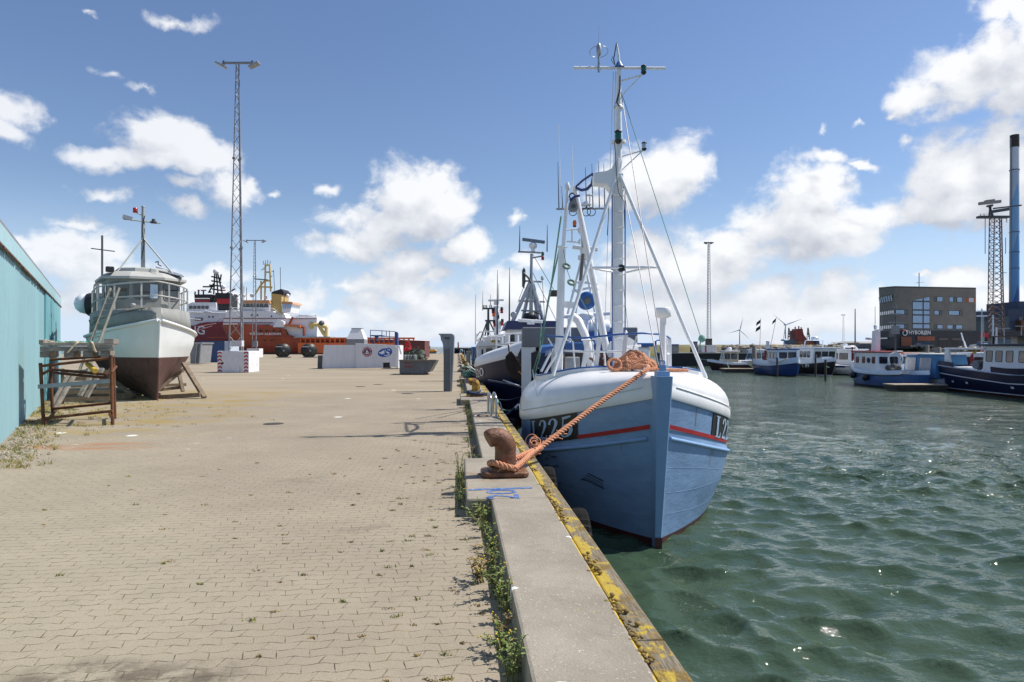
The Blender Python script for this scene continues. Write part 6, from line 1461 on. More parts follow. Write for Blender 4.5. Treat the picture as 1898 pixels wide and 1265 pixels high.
em = MB(); n = 36; ov = [(c.x+.55*math.cos(a_)*(1), yb-.006, c.z+.06*math.cos(a_)+.33*math.sin(a_)+(.05 if .3 < a_ < 1.2 else 0)) for a_ in [2*math.pi*i/n for i in range(n)]]; em.add(ov, [tuple(range(n))]); eo = em.build('oval_emblem', M('emblem_blue', (.015, .09, .36), .5), wp)
em = MB()
for poly in ([(-.5, .0), (-.3, .06), (-.16, .16), (-.04, .17), (-.06, -.1), (-.2, -.09), (-.24, -.18), (-.29, -.08), (-.42, -.06)], [(.0, .06), (.14, .1), (.34, .02), (.3, -.06), (.2, -.08), (.12, -.0)], [(-.1, -.19), (.15, -.19), (.33, -.08), (.38, -.08), (.3, -.2), (.1, -.25), (-.05, -.23)], [(-.02, .17), (.05, .26), (.06, .14)], [(.1, .2), (.3, .27), (.4, .16), (.36, .14), (.28, .2)]):
    em.add([(c.x+x, yb-.010, c.z+z) for x, z in poly], [tuple(range(len(poly)))])
em.build('emblem_fish', WHC, eo)
# steel skip
sk = thing('skip', 'grey steel tipping skip with sloping end standing beside the painted white panels', 'skip', (P(770, 695, 41.5).x, 41.5, 0), R(4))
I = inv(sk); SKG = M('skip_grey', (.14, .15, .165), .55, .2, var=.2, sc=2, dirt=((.11, .08, .05), .55, 2.5, .7)); m_ = MB()
pprism(m_, [(740.5, 694), (783, 695), (796, 691), (808, 669.5), (740, 670)], 41.3, 43.1, I); m_.build('body', SKG, sk, bevel=.02)
m_ = MB(); pbox(m_, 739.5, 809, 668, 670.3, 41.2, 41.35, I); pbox(m_, 739.5, 809, 668, 670.3, 43, 43.2, I); m_.build('rim', M('skip_rim', (.20, .18, .15), .6, .2), sk)
m_ = MB(); pbox(m_, 742, 751, 694, 696.5, 41.4, 43, I); pbox(m_, 777, 788, 694, 696.5, 41.4, 43, I); m_.build('skid', DGR, sk)
m_ = MB(); text(m_, 'BØJ &\nTRÅD TIL', .16, I @ P(757, 676, 41.27), bold=0) if False else None
m_ = MB(); a = I @ P(756, 675.5, 41.28)
for i, w_ in enumerate((.36, .5)): 
    for k_ in range(6 if i else 4): m_.box(a.x-.2+k_*.095, a.x-.13+k_*.095, a.y-.003, a.y, a.z-.03-i*.2, a.z+.08-i*.2)
m_.build('faded_marking', M('faded_red', (.23, .05, .05), .7), sk)
# buoy and flag heap with grey drums behind the skip
for i, x in enumerate((743.5, 750, 756, 761.5, 767.5)):
    c = P(x, 670, 58); m_ = MB(); m_.lathe([(.26, 0), (.27, .02), (.27, .95), (.2, 1.02), (0, 1.03)], (0, 0, 0), 14); o = m_.build('gas_cylinder', M('drum_green', (.10, .115, .11), .5)); o.location = (c.x, 58+rnd.uniform(-.2, .2), 0)
    tag(o, 'grey green metal drum standing in a row behind the steel skip', 'drum', 'metal drums behind the skip')
m_ = MB()
for i in range(70):
    p = P(rnd.uniform(741, 783), rnd.uniform(646, 668), 59.5+rnd.uniform(-.8, .8)); m_.path(catmull([p, p+Vector((rnd.uniform(-.5, .5), rnd.uniform(-.3, .3), rnd.uniform(-.3, .3))), p+Vector((rnd.uniform(-.7, .7), 0, rnd.uniform(-.6, .1)))], 3), .045, 5)
for i in range(40):
    p = P(rnd.uniform(742, 782), rnd.uniform(655, 670), 60+rnd.uniform(-.8, .8)); m_.sphere(p, rnd.uniform(.2, .42), 6)
o = m_.build('net_heap', M('gear_dark', (.06, .075, .06), .9, var=.6, sc=1.5)); tag(o, 'tangled heap of dark green fishing gear behind the steel skip', 'fishing gear')
for i, (x, y, s_) in enumerate(((744, 645, .75), (754.5, 638.5, .8), (753.5, 649, .6), (760, 646, .5), (748.5, 649, .45))):
    c = P(x, y, 58.4); m_ = MB(); vs = [(-.3*s_, 0, -.25*s_), (.25*s_, 0, -.32*s_), (.3*s_, .05, .02), (.05*s_, .1, .38*s_), (-.2*s_, .03, .2*s_)]; m_.prism(vs, (0, .06, 0)); o = m_.build('red_flag', M('flag_red', (.62, .03, .03), .7)); o.location = c; o.rotation_euler = (0, rnd.uniform(-.4, .4), rnd.uniform(-.3, .3))
    tag(o, ['red marker flag at the left of the gear heap behind the skip', 'tallest red marker flag sticking out of the gear heap', 'red marker flag below the tallest one in the gear heap', 'small red flag right of the tallest one in the gear heap', 'smallest red flag low in the gear heap'][i], 'flag', 'red flags in the gear heap')
# blue boarding frame
bf = thing('gangway_stand', 'blue steel stand with guard rails behind the painted white panels', 'gangway', (P(712, 675, 62).x, 62, 0), 0); I = inv(bf); BST = M('stand_blue', (.03, .075, .24), .5)
m_ = MB(); pprism(m_, [(731.5, 641), (737, 642), (737, 617), (735, 614.5), (731.5, 614)], 62, 62.5, I); pbox(m_, 733, 736, 640, 675, 62.1, 62.4, I); m_.build('side_panel', BST, bf)
m_ = MB(); pbox(m_, 686, 707, 620.5, 622.5, 61.8, 63.5, I); m_.build('step', BST, bf); m_ = MB(); pprism(m_, [(693, 622), (701, 622), (698, 626), (698, 632), (695.5, 632), (695.5, 626)], 62, 62.6, I); pbox(m_, 686, 732, 631.5, 633.5, 61.9, 63.4, I); pbox(m_, 690, 693, 632, 676, 62.2, 62.5, I); m_.build('platform', BST, bf)
for (x0, y0, x1, y1) in ((686.5, 611.5, 732, 614), (686.5, 622, 732, 624), (686.5, 611.5, 686.5, 633), (708, 612, 708, 633), (716, 613, 716, 624), (722, 613, 722, 633)): m_ = MB(); m_.tube(I @ P(x0, y0, 62), I @ P(x1, y1, 62), .035, None, 6); m_.build('rail', BST, bf)
# cable reels
def reel(px0, px1, py0, py1, d, label):
    c = P((px0+px1)/2, py1, d); R_ = (py1-py0)*d/FPX/2; r = thing('cable_reel', label, 'cable reel', (c.x, d, 0), R(28), 'black cable reels in front of the orange ship')
    for y in (-.75, .75): m = MB(); m.lathe([(R_, 0), (R_, .1), (R_*.2, .13)], (0, y, R_), 28, (0, -1, 0)); m.build('flange', BLK, r)
    m = MB(); m.lathe([(R_*.62, -.75), (R_*.62, .75)], (0, 0, R_), 20, (0, 1, 0)); m.build('drum', DGR, r)
    m = MB(); m.lathe([(.12, -.98), (.12, .98)], (0, 0, R_), 8, (0, 1, 0)); m.build('axle', STL, r)
    m = MB()
    for k_ in range(4): m.bar((0, -.88, R_), (math.cos(R(45+90*k_))*R_*.9, -.88, R_+math.sin(R(45+90*k_))*R_*.9), .08, .05)
    m.build('spoke', DGR, r)
    m = MB(); m.box(-R_*1.1, -R_*.2, -1.25, -1.1, R_*1.5, R_*1.62); m.build('bracket', STL, r); m = MB(); m.box(-R_, R_, -.95, -.8, 0, .15); m.build('cradle', DGR, r)
    return r
reel(503, 545, 638, 664, 106, 'black cable reel, left one of two in front of the orange ship'); reel(551, 594, 638, 664, 106, 'black cable reel, right one of two in front of the orange ship')
# containers
def container(px0, px1, py0, py1, d, rz, ln, mat, label):
    a, b_ = P(px0, py1, d), P(px1, py0, d); r = thing('container', label, 'container', (a.x, d, 0), rz, None); wd = (b_.x-a.x)/math.cos(rz); h = b_.z
    m = MB(); vs = []; n_ = int(wd/.28); 
    for i in range(n_*2+1): x = wd*i/(n_*2); vs += [(x, .03*(i % 2), .14), (x, .03*(i % 2), h-.1)]
    m.add(vs, [(2*i, 2*i+2, 2*i+3, 2*i+1) for i in range(n_*2)]); m.box(.02, wd-.02, .035, ln, .12, h-.08); m.build('body', mat, r)
    m = MB(); m.box(0, wd, -.02, .05, h-.11, h); m.box(0, wd, -.02, .05, 0, .14); m.box(-.03, .1, -.03, .08, .0, h+.002); m.box(wd-.1, wd+.03, -.03, .08, 0, h+.002); m.build('frame', mat, r)
    return r, wd, h
CBL = M('container_blue', (.025, .065, .17), .5, var=.15); CBR = M('container_brown', (.125, .032, .026), .6, var=.15)
container(366, 416, 632, 673, 74, R(0), 2.4, CBL, 'dark blue corrugated container behind the light mast block')
r, wd, h = container(417, 427, 632, 672, 74, R(0), 2.4, M('container_white', (.45, .5, .58), .5), 'pale blue end of a container beside the dark blue one'); 
container(737, 787, 632.5, 666, 97, R(0), 6, CBR, 'rust brown corrugated container at the far end of the quay')
wf = thing('hopper', 'white tapered steel hood standing behind the orange deck of the ship', 'hopper', (P(659, 640, 108).x, 108, 0), 0); I = inv(wf)
m_ = MB(); a, b_, c, d = [I @ P(x, y, 108) for x, y in ((642, 628), (675, 628), (667.5, 609), (650.5, 609))]; dp = 2.6
m_.loft([[a, b_, b_+Vector((0, dp, 0)), a+Vector((0, dp, 0))], [d+Vector((0, .5, 0)), c+Vector((0, .5, 0)), c+Vector((0, dp-.5, 0)), d+Vector((0, dp-.5, 0))]], smooth=False, ring=True, cap1=True); m_.build('hood', WHC, wf)
m_ = MB(); m_.box(a.x, b_.x, .0, dp, 0, a.z-.01); m_.build('base', GRY, wf); m_ = MB(); m_.box(d.x-.05, c.x+.05, .45, dp-.45, c.z, c.z+.15); m_.build('cap', STL, wf)
# ================================================================== ORANGE SUPPLY SHIP AND RED SHIP
S = thing('supply_ship', 'orange hulled supply ship with white superstructure, yellow funnel and yellow mast, its name in white', 'ship', (P(383, 655, 152).x, 152, WZ), 0)
Si = inv(S); SD = 152
SWH = M('ship_white', (.72, .72, .74), .45, var=.05, sc=.4)
def sbox(nm, x0, x1, y0, y1, d0, d1, mat, par, **k): m = MB(); pbox(m, x0, x1, y0, y1, d0, d1, Si); return m.build(nm, mat, par, **k)
def spoly(nm, poly, d0, d1, mat, par, **k): m = MB(); pprism(m, poly, d0, d1, Si); return m.build(nm, mat, par, **k)
# hull: lofted bow, straight run aft
xb = lambda px: (P(px, 0, SD).x-P(383, 0, SD).x); zz = lambda py: P(0, py, SD).z-WZ
m_ = MB(); secs = []
for px, top, hw_ in ((383, 602.5, .15), (387, 602, 1.6), (395, 600, 3.4), (410, 598, 5.6), (440, 599, 7.6), (480, 601, 8.4), (498, 602, 8.4), (512, 607, 8.4), (528, 610, 8.4), (533, 620, 8.4), (560, 626, 8.4), (640, 627.5, 8.4), (735, 629, 8.4), (780, 631, 8)):
    xt = xb(px); rake = max(0, 4.6-xt*.45); zt_ = zz(top)
    ring_ = []
    for k_, (f, zf) in enumerate(((1, 1), (.97, .75), (.9, .45), (.8, .15), (.72, 0))):
        kk = f if xt > 9 else f**(1+(9-xt)/5)
        ring_.append((xt+rake*(1-zf)**1.0, 8.4-hw_*kk, zt_*zf-.6*(1-zf)))
    back = [(p[0], 16.8-p[1], p[2]) for p in ring_[::-1]]
    secs.append(ring_[::-1]+back[::-1])
m_.loft(secs, smooth=False, cap1=True)
sh_ = m_.build('hull', SHR, S)
m_ = MB(); m_.loft([s_[4:6] for s_ in secs], smooth=False); m_.build('deck', SHR, sh_)
m_ = MB()
for x, y in ((494, 613), (507, 613), (519, 613.5), (483, 613), (491, 631), (504, 631), (468, 630)): m_.lathe([(.28, 0), (.28, .05)], Si @ P(x, y, 151.6), 10, (0, -1, 0))
m_.build('porthole', BLK, sh_)
m_ = MB(); text(m_, 'WILSON ALBORAN', 3.3, Si @ P(486.5, 618.5, 151.55), bold=.04, spacing=1.08); vs = m_.v; cxm = sum(v[0] for v in vs)/len(vs); sc = (P(515.5, 0, 151.5).x-P(457.5, 0, 151.5).x)/(max(v[0] for v in vs)-min(v[0] for v in vs)); czm = (Si @ P(486.5, 618.5, 151.55)).z; m_.v = [(cxm+(v[0]-cxm)*sc, v[1], czm+(v[2]-czm)*sc*.95) for v in vs]; m_.build('lettering', SWH, sh_)
sbox('rubbing_strake', 384, 560, 624.5, 625.5, 151.4, 151.7, SHR, sh_)
sbox('waterline_band', 405, 780, 655.5, 661, 151.4, 151.55, BLK, sh_)
spoly('superstructure', [(413, 601), (420, 578), (425, 576), (506, 576), (512, 588), (528, 590), (587, 590), (587, 628), (510, 628), (500, 601)], 153, 164, SWH, S)
spoly('superstructure', [(545, 628), (545, 586), (560, 583), (587, 587), (587, 628)], 154, 162, SWH, S)
m_ = MB()
for (x0, x1, y0) in ((414, 587, 589.3), (414, 506, 597)): pbox(m_, x0, x1, y0, y0+1.3, 152.85, 152.99, Si)
m_.build('stripe', M('ship_maroon', (.2, .02, .025), .5), bpy.data.objects['superstructure'])
br = spoly('bridge', [(444, 577), (444, 562), (450, 558), (500, 558), (500, 577)], 154, 163, SWH, S)
m_ = MB()
for i in range(6): pprism(m_, [(446.5+i*8.6, 569.5), (447+i*8.6, 563), (453+i*8.6, 563), (454+i*8.6, 569.5)], 153.8, 153.98, Si)
m_.build('window', GLS, br)
spoly('bridge_roof', [(445, 561.5), (448, 556), (498, 555.5), (501, 561.5)], 153.6, 163.5, M('roof_peach', (.55, .28, .14), .6), br)
w2 = spoly('bridge_wing', [(522, 577), (522, 561), (524, 558), (542, 560), (538, 578), (526, 580)], 154, 160, SWH, S)
m_ = MB(); pprism(m_, [(524.5, 571), (524, 563), (530, 563), (529.5, 571)], 153.8, 153.98, Si); pprism(m_, [(531.5, 571), (532.5, 563), (540, 563.5), (537.5, 571)], 153.8, 153.98, Si); m_.build('window', GLB, w2)
spoly('bridge_roof', [(521, 562), (523, 558), (541, 559), (543, 563)], 153.6, 160.5, MATS['roof_peach'], w2)
fn = spoly('funnel', [(503, 577), (503, 542.5), (522, 545), (521, 579)], 155, 160, YEL, S); spoly('funnel_top', [(502, 543), (505, 540), (521, 535), (526, 541), (524, 546)], 155, 160, BLK, fn)
def pxlines(nm, lines, d, r, mat, par, I_, n=5):
    m = MB()
    for (x0, y0, x1, y1) in lines: m.tube(I_ @ P(x0, y0, d), I_ @ P(x1, y1, d), r, None, n)
    return m.build(nm, mat, par)
pxlines('mast', [(491, 556, 492, 488), (502, 540, 500, 490), (491, 520, 501, 520), (492, 504, 500, 504), (492, 491, 500, 491), (480, 531, 505, 532), (484, 555, 484, 520), (473, 545, 482, 530), (482, 530, 493, 517)], 157, .2, CRU, S, Si, 6)
pxlines('antenna', [(488, 490, 488, 483), (492, 490, 492, 482), (496, 490, 496, 481), (500, 490, 501, 483), (487, 497, 493, 495), (503, 502, 508, 503), (500, 515, 505, 510), (484, 500, 492, 498), (509, 540, 507, 500), (520, 540, 519.5, 495), (452, 556, 452, 530), (457, 556, 457, 532)], 157, .07, DGR, S, Si)
m_ = MB(); m_.bar(Si @ P(472, 516.5, 156), Si @ P(497, 518.5, 156), .5, .25); m_.build('radar_scanner', M('radar_teal', (.12, .2, .24), .5), S)
m_ = MB()
for (x, y, r_) in ((452, 547, .45), (440, 553, .35), (533, 548, .5), (467, 547, .5), (493, 551, .4)): m_.sphere(Si @ P(x, y, 157), r_, 8)
m_.build('satellite_dome', SWH, S)
pxlines('railing', [(425, 570, 506, 571), (425, 573, 506, 574), (430, 570, 430, 577), (440, 570, 440, 577), (450, 570, 450, 577), (470, 570, 470, 577), (490, 570, 490, 577), (506, 571, 528, 588), (528, 584, 545, 585), (545, 583, 587, 584), (555, 582, 555, 588), (570, 583, 570, 588), (585, 583, 585, 588)], 153.2, .07, SWH, S, Si)
lb = spoly('lifeboat', [(506, 606), (511, 597), (520, 593), (526, 596), (526, 606)], 151.5, 153, SWH, S)
spoly('rescue_boat', [(527, 600), (556, 602), (556, 607), (530, 604)], 151.5, 153, M('rescue_orange', (.5, .15, .04), .5), S)
pxlines('davit', [(536, 601, 543, 587), (552, 606, 563, 606), (563, 606, 563, 622)], 152.3, .25, SHR, S, Si, 6)
m_ = MB()
for (x, y) in ((543, 612), (558, 612), (569, 612), (580, 612), (476, 582), (502, 584), (465, 582), (580, 596)): pbox(m_, x, x+2, y, y+3.4, 153.8 if x > 530 else 152.9, 154.1, Si)
m_.build('window', GLS, bpy.data.objects['superstructure'])
cr = pxlines('crane', [(605, 628, 605, 606), (605, 606, 592, 602), (592, 602, 575, 600), (575, 600, 578, 609), (600, 618, 592, 604), (600, 618, 604, 622)], 153, .42, CRU, S, Si, 8)
m_ = MB(); m_.sphere(Si @ P(596, 599, 153), .7, 8); m_.build('crane_winch', DGR, cr)
# open cargo deck with posts, rail and machinery, running aft
m_ = MB(); pbox(m_, 560, 768, 625, 628, 151.6, 152.4, Si); pbox(m_, 552, 780, 636.5, 641, 151.2, 152, Si); m_.build('cargo_rail', ORD, S)
m_ = MB()
for i in range(24): x = 556+i*9.1; pbox(m_, x, x+2.2, 626, 638, 151.5, 152.2, Si)
m_.build('cargo_rail_post', ORD, S)
m_ = MB()
for i in range(20): x = 561+i*10.3+rnd.uniform(-2, 2); pbox(m_, x, x+rnd.uniform(3, 7), 629+rnd.uniform(0, 2), 637, 153, 154, Si)
m_.build('deck_machinery', M('machinery', (.45, .43, .42), .6, var=.4, sc=.4), S)
sbox('cargo_deck_side', 552, 785, 640, 656, 151.3, 152.6, ORD, S)
sbox('deck_cover', 545, 612, 623.3, 625.2, 150.5, 155, M('tarp_grey', (.36, .42, .42), .6), S)
# red ship behind
T_ = thing('supply_ship', 'dark red hulled ship with white bridge and black funnel, partly hidden behind the orange ship', 'ship', (P(350, 650, 172).x, 172, WZ), 0); Ti = inv(T_)
def tp(nm, poly, d0, d1, mat, par): m = MB(); pprism(m, poly, d0, d1, Ti); return m.build(nm, mat, par)
hT = tp('hull', [(340, 604), (360, 603), (378, 597), (412, 596), (450, 600), (450, 662), (340, 662)], 172, 184, SHD, T_)
m_ = MB(); text(m_, 'NG', 3.0, Ti @ P(364, 612.5, 171.9), bold=.03); m_.build('lettering', SWH, hT)
sup = tp('superstructure', [(345, 598), (350, 580), (350, 575), (418, 575), (422, 590), (422, 598), (372, 598), (360, 603), (346, 603)], 173, 182, SWH, T_)
bri = tp('bridge', [(349, 576), (349, 563), (356, 560), (400, 560), (402, 576)], 174, 181, SWH, T_)
m_ = MB()
for i in range(5): pbox(m_, 350.5+i*7.5, 356+i*7.5, 566.5, 572, 173.8, 173.98, Ti)
for i in range(5): pbox(m_, 361+i*4, 363+i*4, 588, 594, 172.8, 172.98, Ti) if i < 4 else None
m_.build('window', GLS, bri)
m_ = MB(); pbox(m_, 386, 388.5, 585.5, 588, 172.8, 172.98, Ti); pbox(m_, 393, 395.5, 585.5, 588, 172.8, 172.98, Ti); m_.build('porthole', BLK, sup)
tp('wheelhouse_top', [(361, 560), (360, 545), (392, 545), (389, 560)], 175, 180, BLK, T_); tp('wheelhouse_band', [(361.5, 560), (361.5, 555), (389, 555), (389, 560)], 174.8, 174.98, SHD, T_)
fu = tp('funnel', [(402, 574), (398, 563), (399, 542), (426, 543), (426, 573)], 175, 180, BLK, T_); m_ = MB(); pbox(m_, 402, 424.5, 553, 562.5, 174.8, 174.98, Ti); m_.build('funnel_band', RED, fu)
pxlines('mast', [(396, 545, 398, 506), (412, 544, 404, 508), (404, 545, 401, 506), (388, 528, 412, 530), (392, 520, 410, 523), (388, 540, 396, 525), (386, 541, 392, 541), (376, 531, 398, 531), (392, 512, 409, 516), (408, 520, 410, 508), (393, 535, 411, 538), (368, 545, 368, 538), (377, 545, 377, 537), (418, 545, 436, 535), (361, 545, 362, 540)], 177, .2, BLK, T_, Ti, 5)
m_ = MB(); m_.sphere(Ti @ P(400.5, 503, 177), .78, 10); m_.sphere(Ti @ P(414, 531, 177), .6, 10); m_.sphere(Ti @ P(428, 545, 177), .8, 8); m_.build('satellite_dome', SWH, T_)
m_ = MB()
for x in (366, 372, 378, 411, 414): pbox(m_, x, x+3, 536.5, 538.5, 176.5, 177, Ti)
m_.build('fire_monitor', RED, T_)
pxlines('railing', [(350, 578, 420, 580), (362, 553, 388, 553), (380, 575, 405, 582), (398, 598, 424, 575), (404, 598, 428, 576), (345, 590, 372, 592)], 172.6, .12, SWH, T_, Ti)
for i, (a, b_, l_) in enumerate((((366, 605), (400, 599), 'upper'), ((362, 613), (392, 604), 'lower'))):
    m_ = MB(); m_.tube(P(*a, 160), P(*b_, 153), .07, None, 5); tag(m_.build('mooring_line', M('line_pink', (.6, .35, .33), .7)), 'pinkish mooring line off the orange bow, %s of the two' % l_, 'rope')
# ================================================================== FAR HARBOUR: quay, banks, rocks, land
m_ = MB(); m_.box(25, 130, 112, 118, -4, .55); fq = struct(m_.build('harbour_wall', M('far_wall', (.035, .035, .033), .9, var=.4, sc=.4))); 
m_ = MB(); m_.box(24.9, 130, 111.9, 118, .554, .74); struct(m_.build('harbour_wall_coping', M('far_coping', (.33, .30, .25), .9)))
GRS = M('bank_grass', (.17, .15, .06), .95, var=.35, sc=.06)
m_ = MB(); m_.loft([[(x, 235, WZ-.5), (x, 239, 1.5+.4*math.sin(x*.05)), (x, 262, 2.25+.25*math.sin(x*.021)), (x, 330, 2.0)] for x in lin(40, 330, 40)]); struct(m_.build('grass_bank', GRS))
m_ = MB(); m_.vprism([(98, 152), (108, 131), (400, 118.5), (400, 420), (150, 420), (120, 232)], -4, 1.25); struct(m_.build('land', M('land_mat', (.34, .31, .25), .95, var=.25, sc=.08)))
def rocks(n, fn, label):
    m = MB(); r = random.Random(5); ico = [(0, 0, 1), (.89, 0, .45), (.28, .85, .45), (-.72, .53, .45), (-.72, -.53, .45), (.28, -.85, .45), (.72, .53, -.45), (-.28, .85, -.45), (-.89, 0, -.45), (-.28, -.85, -.45), (.72, -.53, -.45), (0, 0, -1)]
    fs = [(0,1,2),(0,2,3),(0,3,4),(0,4,5),(0,5,1),(1,6,2),(2,7,3),(3,8,4),(4,9,5),(5,10,1),(6,7,2),(7,8,3),(8,9,4),(9,10,5),(10,6,1),(11,7,6),(11,8,7),(11,9,8),(11,10,9),(11,6,10)]
    for i in range(n):
        c, s_ = fn(r); s3 = (s_*r.uniform(.7, 1.3), s_*r.uniform(.7, 1.3), s_*r.uniform(.55, .9)); a = r.uniform(0, 6.28)
        vs = []
        for v in ico:
            k = r.uniform(.75, 1.2); x, y = v[0]*s3[0]*k, v[1]*s3[1]*k; vs.append((c[0]+x*math.cos(a)-y*math.sin(a), c[1]+x*math.sin(a)+y*math.cos(a), c[2]+v[2]*s3[2]*k))
        m.add(vs, fs)
    o = m.build('rocks', M('rock', (.22, .195, .16), .9, var=.62, sc=.45)); tag(o, label, None, None, 'stuff')
def rk1(r):
    k = r.random(); x = 58+70*r.random(); yb_ = 170+12*(1-(x-58)/70); return (x, yb_+6*k, WZ+.1+3.3*k**.8), r.uniform(.4, .95)
rocks(1500, rk1, 'boulders of the rock breakwater beyond the marina')
m_ = MB(); m_.loft([[(x, 170+12*(1-(x-58)/70), WZ-1), (x, 176+12*(1-(x-58)/70), 1.7), (x, 186+12*(1-(x-58)/70), 1.75), (x, 200, WZ-1)] for x in lin(52, 128, 24)]); struct(m_.build('breakwater', M('rock_base', (.13, .115, .09), .95, var=.5, sc=.5)))
def rk2(r):
    k = r.random(); x = 92+66*r.random(); return (x, 120+(158-x)*.27+5*k-2, -.2+1.7*k), r.uniform(.35, .75)
rocks(500, rk2, 'paler boulders on the bank in front of the dark office building')
# sand hill, low sheds, distant quay
m_ = MB(); m_.sphere((P(1434, 640, 420).x, 420, -2.6), 6.2, 14, (1.9, 1, 1)); o = m_.build('sand_hill', M('sand', (.45, .39, .29), .95)); struct(o)
for i, (x0, x1, y0, d, mt, lb_) in enumerate(((1566, 1592, 633.5, 350, (.18, .19, .19), 'long low grey shed far behind the breakwater'), (1595, 1625, 635, 330, (.10, .11, .12), 'low dark shed left of the office building'), (1548, 1565, 636, 360, (.55, .55, .53), 'small pale shed far behind the breakwater'), (1383, 1396, 0, 0, None, ''))):
    if mt is None: continue
    a, b_ = P(x0, 642, d), P(x1, y0, d); r = thing('shed', lb_, 'shed', (a.x, d, 1.2), 0); w_ = b_.x-a.x; h = b_.z-1.2
    m_ = MB(); m_.box(0, w_, 0, 8, 0, h*.75); m_.build('wall', M('shedw%d' % i, mt, .7), r); m_ = MB(); m_.prism([(-.3, -.4, h*.75), (w_+.3, -.4, h*.75), (w_+.3, 4, h), (-.3, 4, h)], (0, .2, .2)); m_.build('roof', M('shedr', (.28, .27, .25), .7), r)
# rusty drydocked vessel with blue ends
V = thing('drydock_vessel', 'rust red ship in a floating dock between two dark crane towers, far behind the breakwater', 'ship', (P(1490, 642, 420).x, 420, 1), 0); Vi = inv(V)
def vp_(nm, poly, mt, d0=420, d1=432): m = MB(); pprism(m, poly, d0, d1, Vi); return m.build(nm, mt, V)
VR = M('vessel_red', (.19, .035, .03), .7, var=.35, sc=.15); VB = M('dock_blue', (.035, .06, .10), .7, var=.3, sc=.2)
vp_('hull', [(1474, 641), (1474, 633), (1498, 631), (1516, 630), (1516, 641)], M('vessel_brown', (.16, .075, .05), .8, var=.4, sc=.2)); vp_('superstructure', [(1473, 634), (1475, 622), (1474, 612), (1488, 612), (1490, 620), (1496, 628), (1500, 634)], VR, 421, 430)
vp_('dock_wall', [(1456, 642), (1456, 630), (1474, 629), (1474, 642)], VB, 418, 420); vp_('dock_wall', [(1513, 642), (1513, 630), (1515, 627), (1518, 630), (1520, 642)], VB, 418, 420)
vp_('bridge', [(1474.5, 613), (1475, 609), (1488, 609), (1488, 613)], SHD, 422, 428)
pxlines('mast', [(1474, 611, 1474, 605), (1480.6, 609, 1480.6, 604), (1485, 611, 1485, 606), (1473, 611, 1488, 611)], 424, .4, BLK, V, Vi)
for k_ in (1462.5, 1498):
    pxlines('dock_crane', [(k_-2, 629, k_-1.5, 620), (k_+2.5, 629, k_+2, 620), (k_-1.5, 620, k_-.6, 607), (k_+2, 620, k_, 607), (k_-2, 625, k_+2.5, 621), (k_+2, 622, k_-1, 616)], 419, .32, DGR, V, Vi)
# ---------------------------------------------------------------- office building
OB = thing('office_building', 'dark grey four storey harbour office with outward leaning corner and tall glazed bay', 'building', (P(1658, 645, 170).x, 170, 1.25), 0); Oi = inv(OB)
BRK = M('dark_brick', (.195, .178, .158), .85, var=.12, sc=.5, bump=.3, bsc=6); BAS = M('building_base', (.032, .033, .04), .7); REDP = M('panel_rust', (.26, .065, .03), .6)
z = lambda py, d=170: P(0, py, d).z-1.25
xo = lambda px, d=170: P(px, 0, d).x-P(1658, 0, 170).x
dR, dL = 176, 181
pA = (xo(1630, dL), dL-170); pAt = (xo(1626.5, dL), dL-170.6); pB = (0, 0); pC = (xo(1809, dR), dR-170)
nrm = Vector((pC[0]-pB[0], pC[1]-pB[1], 0)).normalized()
m_ = MB()
def ringz(zA, zB, zC, lean): 
    A_ = (pA[0]+(pAt[0]-pA[0])*lean, pA[1]+(pAt[1]-pA[1])*lean); Bp = (pB[0]-.5*lean, pB[1]-.9*lean); return [(A_[0], A_[1], zA), (Bp[0], Bp[1], zB), (pC[0], pC[1], zC), (pC[0]+3, pC[1]+15, zC), (A_[0]+9.5, A_[1]+14, zA)]
m_.loft([ringz(3.2, 3.2, 3.2, 0), ringz(z(566, dL), z(566), z(566, dR), 0), ringz(z(535, dL), z(533), z(535, dR), 1)], smooth=False, ring=True, cap0=True, cap1=True); m_.build('wall', BRK, OB)
m_ = MB(); m_.vprism([(pA[0]-.1, pA[1]-.1), (pB[0], pB[1]-.25), (pC[0]+1.4, pC[1]-.2), (pC[0]+4, pC[1]+15), (pA[0]+9.5, pA[1]+14)], 0, z(612)); m_.build('base', BAS, OB)
m_ = MB(); m_.loft([ringz(z(535, dL)+.0, z(533)+.0, z(535, dR)+.0, 1.06), ringz(z(535, dL)+.35, z(533)+.35, z(535, dR)+.35, 1.06)], smooth=False, ring=True, cap0=True, cap1=True); m_.build('parapet', M('parapet', (.06, .058, .055), .7), OB)
lenF = math.hypot(pC[0], pC[1]); uxF = Vector((pC[0], pC[1], 0)).normalized(); upx = lambda px: (px-1658)/(1809-1658)*lenF
offF = Vector((uxF.y, -uxF.x, 0))
def fwin(px0, px1, py0, py1, pane, off=.02, name='window', fw=.09): return window(OB, offF*off, uxF, (0, 0, 1), upx(px0), upx(px1), z(py1, 172.5), z(py0, 172.5), .02, BLK, pane, fw, name)
for (y0, y1, sets) in ((549, 558.5, ((1656.5+2, 1669, 0), (1670, 1675, 1), (1730, 1734, 1), (1735, 1746, 0), (1758, 1766, 0), (1766.5, 1772, 1), (1772.5, 1783, 0))), (574.5, 583, ((1659, 1676, 0), (1676.5, 1682, 1), (1730, 1739, 0), (1740, 1745, 1), (1757, 1777, 0), (1777.5, 1783, 1))), (601, 609, ((1659, 1676, 0), (1676.5, 1682, 1), (1730.5, 1735, 1), (1735.5, 1746, 0), (1754, 1765, 0), (1765.5, 1770, 1), (1770.5, 1783, 0)))):
    for (a, b_, nn) in sets: fwin(a, b_, y0, y1, GLB if not nn else GLS)
    if y0 > 560: 
        m_ = MB()
bay = thing
